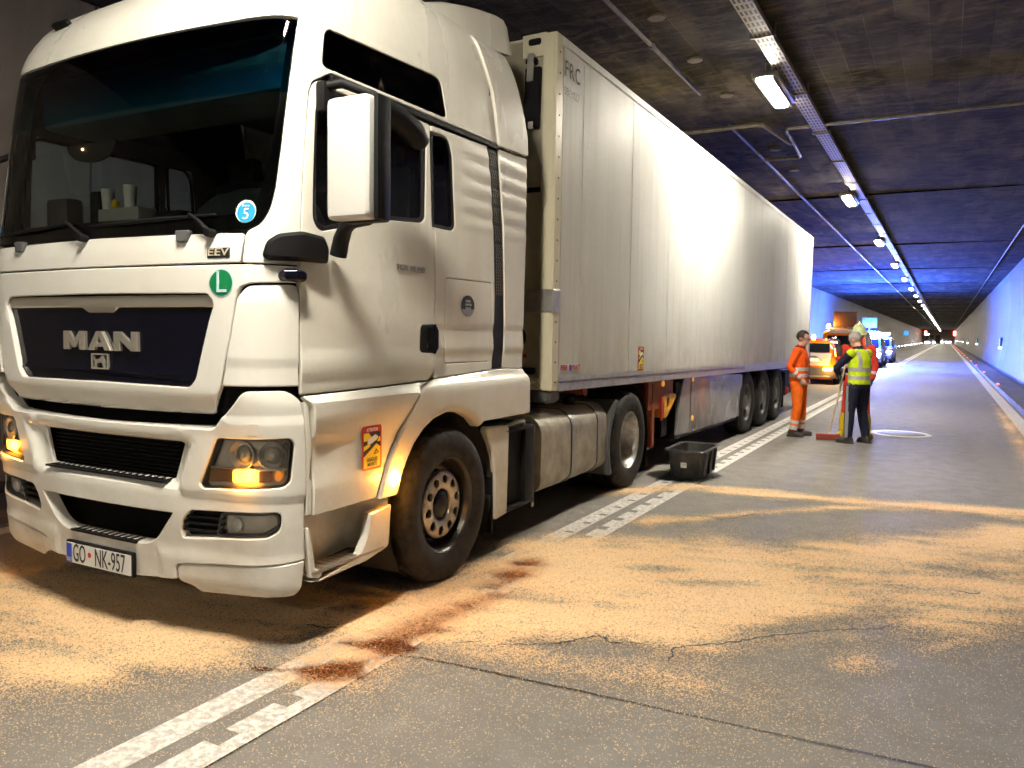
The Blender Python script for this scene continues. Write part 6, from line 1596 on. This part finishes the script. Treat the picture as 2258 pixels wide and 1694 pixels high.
pb = person('grey-haired officer in yellow reflective vest and navy trousers, back turned, holding the broom', (-1.17, 13.08), (-.80, .50), JB, None, mats=['yel', 'navy', 'refd', 'refd2', 'skin'], zones=zB, hair='hairg', headtilt=-.55, headturn=.1, bulk=1.08)
# --- worker in red-orange with helmet and yellow boots, mostly hidden
JC = dict(pelvis=(0, 0, .97), chest=(0, 0, 1.35), neck=(0, .01, 1.54), head=(0, .04, 1.68),
          shl=(-.20, 0, 1.46), ell=(-.27, .03, 1.18), wrl=(-.22, .10, .94), shr=(.20, 0, 1.46), elr=(.30, .16, 1.30), wrr=(.30, .20, 1.50),
          hpr=(.10, 0, .92), knr=(.15, .01, .50), anr=(.20, 0, .09), hpl=(-.10, 0, .92), knl=(-.14, .01, .50), anl=(-.19, 0, .09), toer=-.3, toel=.3, hmat='glove', gripr=.9, curlr=-1)
def zC(n_, u, c, nr):
    if n_ in ('head', 'neck'): return 'skin'
    if n_ in ('torso', 'pelvis'):
        if 1.02 < c.z < 1.08 or 1.16 < c.z < 1.22: return 'refl'
        return 'pinkv'
    if n_[:4] == 'farm': return 'glove' if n_[-1] == 'r' and u > .2 else ('refl' if .4 < u < .6 else 'pinkv')
    if n_[:4] == 'shin': return 'boot' if u > .28 else 'pinkv'
    return 'pinkv'
pc = person('worker in red-orange suit, pale yellow helmet and yellow boots, half hidden behind the officer', (-1.27, 14.05), (.15, -1), JC, None, mats=['pinkv', 'refl', 'skin', 'glove', 'boot'], zones=zC, headtilt=-.3, bulk=1.04, shoes='boot', hat='helmet')
# --- broom
bd = Vector((-1.57, 13.20, .115)); bt = Vector((-1.385, 13.20, 1.16))
broom = empty('broom', (-1.585, 13.20, 0), .12, label='long-handled broom with red-brown head standing on the road in front of the officer', cat='broom')
iv = Matrix.Rotation(-.12, 4, 'Z') @ Matrix.Translation(-Vector((-1.585, 13.20, 0)))
bm = bmesh.new(); tube(bm, [iv @ bd, iv @ ((bd + bt) / 2 + Vector((.01, 0, 0))), iv @ (bt + Vector((.02, 0, .08)))], .013, 10); finish('handle', bm, P('wooden_handle', (.62, .48, .28), .6), broom)
bm = bmesh.new(); box(bm, (0, 0, .085), (.36, .075, .05), bev=.012); finish('broom_head', bm, P('red_brown_wood', (.36, .055, .030), .55), broom)
bm = bmesh.new()
rs = random.Random(5)
for i in range(34):
    for j in range(5):
        x = -.17 + i * .0103; y = -.028 + j * .014; tube(bm, [(x, y, .068), (x + rs.uniform(-.006, .006), y * 1.35, .006)], .0035, 4, cap=False)
finish('bristles', bm, P('bristle', (.30, .07, .04), .8), broom)

# ================================================================== VEHICLES BEHIND
M['carorg'] = P('orange_car_paint', (.85, .22, .012), .22, coat=.6); M['carwhite'] = P('white_car_paint', (.62, .60, .56), .25, coat=.5); M['carsil'] = P('silver_car_paint', (.22, .23, .25), .25, .3, coat=.5); M['carblue'] = P('blue_livery', (.01, .04, .30), .3)
M['carglass'] = P('dark_car_glass', (.012, .014, .02), .06, spec=.8); M['tail'] = P('tail_light_red', (.55, .02, .015), .25, emis=(1, .05, .02), es=.6); M['hazard'] = P('hazard_lamp_lit', (1, .6, .1), .3, emis=(1, .50, .06), es=26)
M['head'] = P('headlamp_lit', (1, 1, 1), .3, emis=(.88, .94, 1), es=200); M['beacon_on'] = P('amber_beacon_lit', (1, .6, .1), .3, emis=(1, .52, .08), es=40); M['bluebar'] = P('blue_lightbar_lit', (.2, .6, 1), .3, emis=(.10, .45, 1), es=140)
def car(name, label, loc, rz, st, paint, cat='car', gate=None, wheels=(.0, .0), wr=.31, hw=.86):
    t = empty(name, loc, rz, label=label, cat=cat)
    n = len(st)
    def ringp(w, zb, belt, top, wt):
        return [(w * .82, zb), (w * .97, zb + .10), (w, (zb + belt) / 2), (w * .975, belt), (wt + (w - wt) * .12, top - .10 if top - belt > .25 else top - .02), (wt * .86, top - .015), (0, top + .012)]
    def MP(u, v, d=0.):
        i = 0
        while i < n - 2 and u > st[i + 1][0]: i += 1
        f_ = max(0, min(1, (u - st[i][0]) / (st[i + 1][0] - st[i][0]))); A = ringp(*st[i][1:]); B_ = ringp(*st[i + 1][1:])
        a = 6 - abs(v); j = min(5, int(a)); g_ = a - j
        def pt(f2, j2, g2):
            xa = A[j2][0] * (1 - g2) + A[j2 + 1][0] * g2; za = A[j2][1] * (1 - g2) + A[j2 + 1][1] * g2; xb = B_[j2][0] * (1 - g2) + B_[j2 + 1][0] * g2; zb_ = B_[j2][1] * (1 - g2) + B_[j2 + 1][1] * g2
            return Vector(((xa * (1 - f2) + xb * f2) * (1 if v >= 0 else -1), st[i][0] * (1 - f2) + st[i + 1][0] * f2, za * (1 - f2) + zb_ * f2))
        p = pt(f_, j, g_)
        if d:
            e = .04; t1 = pt(min(1, f_ + e), j, g_) - pt(max(0, f_ - e), j, g_); t2 = pt(f_, j, min(1, g_ + e)) - pt(f_, j, max(0, g_ - e))
            nn = t1.cross(t2)
            if nn.length > 1e-9:
                nn.normalize(); c0 = Vector((0, 0, .9)); nn = nn if nn.dot(p - Vector((0, p.y * .8, .8))) > 0 else -nn; p = p + nn * d
        return p
    vs = sorted(set([-6, -5.5, -5, -4.5, -4, -3.5, -3, -2.5, -2, -1.5, -1, -.5, 0] + [6, 5.5, 5, 4.5, 4, 3.5, 3, 2.5, 2, 1.5, 1, .5]))
    us = []
    for a, b in zip(st, st[1:]): us += lin(a[0], b[0], 3)[:-1]
    us.append(st[-1][0])
    bm = bmesh.new(); g_ = [[bm.verts.new(MP(u, v)) for v in vs] for u in us]
    for a, b in zip(g_, g_[1:]):
        for i in range(len(vs) - 1): bm.faces.new((a[i], a[i + 1], b[i + 1], b[i]))
        bm.faces.new((a[-1], a[0], b[0], b[-1]))
    bm.faces.new(g_[0]); bm.faces.new(g_[-1][::-1])
    finish('body', bm, paint, t, ang=38)
    for y in wheels:
        for s in (1, -1):
            w = empty('wheel', (s * (hw + .01), y, wr)); w.parent = t
            bm = bmesh.new(); tyre_bm(bm, wr, .20, wr * .64, 0, s, tread=3); finish('tyre', bm, M['rubber'], w)
            bm = bmesh.new(); lathe(bm, [(wr * .65, -s * .01), (wr * .55, -s * .03), (wr * .2, -s * .015), (.001, -s * .01)], (0, 0, 0), 'X', 24); finish('rim', bm, M['steel'], w)
            bm = bmesh.new(); lathe(bm, [(wr * 1.16, s * .004), (.001, s * .004)], (0, 0, 0), 'X', 32); o_ = finish('arch_liner', bm, M['void'], t); o_.location = (s * (hw - .02), y, wr + .02)
    return t, MP
hs = [(-1.95, .74, .34, .60, .66, .72), (-1.94, .80, .22, .90, .96, .77), (-1.87, .84, .19, 1.02, 1.12, .74), (-1.72, .85, .17, 1.04, 1.46, .62), (-1.62, .855, .17, 1.04, 1.53, .60), (-1.0, .86, .17, 1.02, 1.58, .61), (-.2, .86, .17, 1.0, 1.585, .62), (.35, .86, .17, .97, 1.50, .62), (1.05, .86, .17, .94, 1.03, .70), (1.5, .84, .18, .86, .92, .68), (1.85, .78, .2, .70, .76, .62), (1.95, .68, .3, .55, .58, .55)]
h, hm = car('hatchback', 'orange hatchback with white tailgate and hazard light on, parked behind the trailer', (-4.11, 30.85, 0), 0., hs, M['carorg'], wheels=(-1.28, 1.22))
def bk(u, v, d): # tailgate plane map: u across, v height
    y = -1.955 if v < .9 else -1.955 + (v - .9) * .14 if v < 1.12 else -1.924 + (v - 1.12) * .52
    return Vector((u, y - d, v))
tg = patch('tailgate', bk, rnd([(-.60, .66), (.60, .66), (.66, 1.10), (-.66, 1.10)], .04), M['carwhite'], h, off=.02, thick=.04, bev=.008)
patch('handle', bk, rnd([(-.18, .955), (.18, .955), (.16, .99), (-.16, .99)], .01), M['grey'], tg, off=.03, thick=.02, bev=.003)
tube_b = bmesh.new(); tube(tube_b, [bk(x, .985 - .14 * (x / .36) ** 2, .032) for x in lin(-.36, .36, 14)], .008, 6); finish('emblem_arc', tube_b, M['grey'], tg)
patch('rear_window', bk, rnd([(-.60, 1.13), (.60, 1.13), (.56, 1.43), (-.56, 1.43)], .05), M['carglass'], h, off=.012, thick=.02, bev=.004)
patch('number_plate', bk, rnd([(-.26, .80), (.26, .80), (.26, .91), (-.26, .91)], .01), P('plate_lit', (.8, .74, .66), .4, emis=(1, .7, .45), es=.4), h, off=.035, thick=.01, bev=.002)  # warm light on the plate is put in as its own glow
patch('bumper', bk, rnd([(-.76, .24), (.76, .24), (.80, .60), (-.80, .60)], .05), M['grey'], h, off=.05, thick=.08, bev=.02)
patch('bumper_bar', bk, rnd([(-.55, .255), (.62, .255), (.62, .31), (-.55, .31)], .01), M['alu'], h, off=.06, thick=.02, bev=.004)
for s in (1, -1):
    patch('hazard_light', bk, rnd([(s * .40, .50), (s * .70, .50), (s * .72, .60), (s * .42, .60)][::s], .03), M['hazard'], h, off=.07, thick=.03, bev=.008)
    patch('tail_light', bk, rnd([(s * .68, 1.34), (s * .75, 1.32), (s * .84, .98), (s * .80, .92), (s * .74, 1.0)][::s], .02), M['tail'], h, off=.02, thick=.03, bev=.005)
    patch('lamp_bar', bk, rnd([(s * .72, 1.26), (s * .745, 1.26), (s * .81, 1.0), (s * .79, .98)][::s], .008), M['hazard'], h, off=.028, thick=.01, bev=.002)
    for a, b in ((-1.4, -.55), (-.48, .45)): patch('side_window', hm, [(a, s * 2.9), (b, s * 2.9), (b - .05, s * 2.08), (a + .05, s * 2.08)][::s], M['carglass'], h, off=.006, thick=.01, bev=.002, step=.3, maxe=.2)
bm = bmesh.new(); box(bm, (0, -1.55, 1.60), (.9, .16, .03), bev=.012); tube(bm, [(-.55, -1.2, 1.63), (-.55, .2, 1.63)], .015, 6); tube(bm, [(.55, -1.2, 1.63), (.55, .2, 1.63)], .015, 6); finish('roof_rail', bm, M['carorg'], h)
bm = bmesh.new(); lathe(bm, [(.001, .13), (.04, .12), (.055, .08), (.06, 0)], (-.1, -.9, 1.60), 'Z', 16); finish('beacon', bm, M['beacon_on'], h)
L = bpy.data.lights.new('hazard_glow', 'POINT'); L.energy = 14; L.color = (1, .45, .06); L.shadow_soft_size = .06; lo = bpy.data.objects.new('hazard_glow', L); COL.objects.link(lo); lo.parent = h; lo.location = (.55, -2.20, .56)
# service van with raised board
vs_ = [(-2.35, .86, .34, .70, .8, .85), (-2.34, .90, .26, 1.10, 1.3, .86), (-2.30, .92, .24, 1.15, 1.90, .80), (-2.22, .93, .24, 1.15, 1.98, .78), (-1.2, .94, .24, 1.12, 2.02, .78), (.6, .94, .24, 1.10, 2.0, .78), (1.2, .94, .24, 1.08, 1.80, .76), (1.75, .93, .24, 1.02, 1.14, .80), (2.2, .88, .26, .86, .92, .76), (2.35, .80, .36, .6, .64, .7)]
vn, vm = car('service_van', 'orange service van with amber beacon and raised dark signboard, between hatchback and police cars', (-3.86, 38.35, 0), 0., vs_, M['carorg'], cat='van', wheels=(-1.55, 1.5), wr=.34, hw=.93)
def vk(u, v, d): return Vector((u, -2.36 + max(0, v - 1.1) * .06 - d, v))
patch('rear_window', vk, rnd([(-.68, 1.22), (.68, 1.22), (.64, 1.74), (-.64, 1.74)], .05), M['carglass'], vn, off=.02, thick=.02, bev=.004)
patch('roof_panel', vk, rnd([(-.62, 1.84), (.62, 1.84), (.60, 1.98), (-.60, 1.98)], .02), M['carwhite'], vn, off=.0, thick=.1, bev=.01)
for s in (1, -1):
    patch('tail_light', vk, rnd([(s * .76, .90), (s * .84, .90), (s * .80, 1.6), (s * .74, 1.6)][::s], .02), M['tail'], vn, off=.025, thick=.03, bev=.005)
    for a, b in ((-2.1, -.9), (-.8, .3), (.35, 1.15)): patch('side_window', vm, [(a, s * 2.9), (b, s * 2.9), (b - .05, s * 2.06), (a + .05, s * 2.06)][::s], M['carglass'], vn, off=.006, thick=.01, bev=.002, step=.3, maxe=.2)
bm = bmesh.new(); box(bm, (0, -1.9, 2.44), (.92, .12, .68), bev=.02); box(bm, (0, -1.86, 2.08), (.10, .10, .12)); finish('sign_board', bm, P('signboard_dark', (.045, .018, .014), .6), vn)
bm = bmesh.new(); box(bm, (0, -1.9, 2.045), (1.3, .22, .05), bev=.015); finish('light_bar', bm, M['grey'], vn)
bm = bmesh.new(); lathe(bm, [(.001, .17), (.05, .16), (.075, .10), (.08, 0)], (-.67, -1.9, 2.07), 'Z', 18); finish('beacon', bm, M['beacon_on'], vn)
L = bpy.data.lights.new('beacon_glow', 'POINT'); L.energy = 110; L.color = (1, .42, .05); L.shadow_soft_size = .08; lo = bpy.data.objects.new('beacon_glow', L); COL.objects.link(lo); lo.parent = vn; lo.location = (-.67, -2.12, 2.20)
# police cars facing the camera: front towards -Y (turned half round)
ps = [(-2.3, .80, .36, .66, .8, .8), (-2.28, .88, .26, 1.0, 1.1, .84), (-2.2, .91, .22, 1.08, 1.62, .72), (-2.0, .92, .22, 1.08, 1.74, .70), (-.8, .925, .22, 1.05, 1.78, .70), (.3, .925, .22, 1.02, 1.74, .70), (.55, .925, .22, 1.0, 1.66, .69), (1.25, .92, .22, .98, 1.08, .80), (1.9, .90, .22, .90, .98, .78), (2.2, .84, .24, .76, .82, .72), (2.3, .74, .34, .58, .62, .62)]
def police(label, loc, e):
    c, mp = car('police_car', label, loc, PI, ps, M['carsil'], cat='police car', wheels=(-1.4, 1.45), wr=.33, hw=.92)
    c['group'] = 'police cars with blue lights'
    def fk(u, v, d): return Vector((u, 2.30 - max(0, v - .55) * .30 + d, v))
    patch('windscreen', mp, [(.62, -1.0), (1.20, -1.0), (1.20, 1.0), (.62, 1.0)], M['carglass'], c, off=.008, thick=.01, bev=.002, step=.2, maxe=.2)
    patch('bonnet_stripe', mp, [(1.30, -.7), (2.1, -.7), (2.1, .7), (1.30, .7)], M['carblue'], c, off=.006, thick=.008, bev=.002, step=.2, maxe=.2)
    patch('grille', fk, rnd([(-.45, .40), (.45, .40), (.50, .62), (-.50, .62)], .03), M['black'], c, off=.0, thick=.04, bev=.01)
    patch('number_plate', fk, rnd([(-.26, .36), (.26, .36), (.26, .46), (-.26, .46)], .01), M['white'], c, off=.03, thick=.01, bev=.002)
    for s in (1, -1):
        patch('headlight', fk, rnd([(s * .48, .58), (s * .82, .62), (s * .88, .84), (s * .52, .80)][::s], .04), M['head'], c, off=.0, thick=.06, bev=.01)
        patch('side_stripe', mp, [(-2.0, s * 3.9), (2.0, s * 3.9), (2.0, s * 3.3), (-2.0, s * 3.3)][::s], M['carblue'], c, off=.006, thick=.008, bev=.002, step=.3, maxe=.2)
        for a, b in ((-1.9, -.9), (-.82, .15), (.2, .75)): patch('side_window', mp, [(a, s * 2.9), (b, s * 2.9), (b - .05, s * 2.06), (a + .05, s * 2.06)][::s], M['carglass'], c, off=.006, thick=.01, bev=.002, step=.3, maxe=.2)
        bm = bmesh.new(); box(bm, (s * 1.02, .55, 1.12), (.20, .12, .15), bev=.04); finish('door_mirror', bm, M['carsil'], c)
        if e:
            L = bpy.data.lights.new('headlamp_beam', 'SPOT'); L.energy = e; L.color = (.86, .93, 1); L.spot_size = R(62); L.spot_blend = .9; L.shadow_soft_size = .08
            lo = bpy.data.objects.new('headlamp_beam', L); COL.objects.link(lo); lo.parent = c; lo.location = (s * .70, 2.36, .74); lo.rotation_euler = (R(85.5), 0, 0) 
    bm = bmesh.new(); box(bm, (0, .1, 1.96), (1.25, .28, .13), bev=.045); box(bm, (0, .1, 1.84), (.8, .16, .14)); finish('light_bar', bm, M['bluebar'], c)
    return c
p1 = police('nearer silver police car with bright headlights and blue light bar, facing the camera', (-3.98, 49.2, 0), 900)
p2 = police('farther silver police car with headlights on, just behind the nearer one', (-4.02, 59.4, 0), 300)
bm = bmesh.new(); box(bm, (0, -.9, 2.55), (.80, .10, .60), bev=.02); box(bm, (0, -.9, 2.0), (.06, .06, .5)); finish('sign_board', bm, P('signboard_blue', (.004, .005, .02), .6), p1)
BLUE_E = 4600
for c, e in ((p1, 1.0), (p2, .6)):
    for x in (-.45, .45):
        L = bpy.data.lights.new('blue_light', 'POINT'); L.energy = BLUE_E * e; L.color = (.03, .10, 1.0); L.shadow_soft_size = .07
        lo = bpy.data.objects.new('blue_light', L); COL.objects.link(lo); lo.parent = c; lo.location = (x, .15, 2.30)
# far traffic at the tunnel end
for i, (x, y) in enumerate(((-4.6, 262), (-3.6, 240), (-.6, 286), (.4, 300))):
    c = empty('far_car', (x, y, 0), PI, label=('tiny far car with white headlights in the left lane, %s' % ('left one of the pair' if i == 0 else 'right one of the pair')) if i < 2 else ('tiny far car at the tunnel mouth right of the lamp row, %s' % ('nearer' if i == 2 else 'farther')), cat='car', group='far cars at the tunnel end')
    bm = bmesh.new(); box(bm, (0, -1.8, .75), (1.8, 4.2, .9), bev=.2); box(bm, (0, -2.1, 1.35), (1.5, 2.2, .6), bev=.25); finish('body', bm, M['carsil'], c)
    bm = bmesh.new()
    for s in (-1, 1): box(bm, (s * .65, .33, .75), (.42, .10, .26), bev=.05)
    finish('headlight', bm, M['head'], c)
bpy.context.view_layer.update()
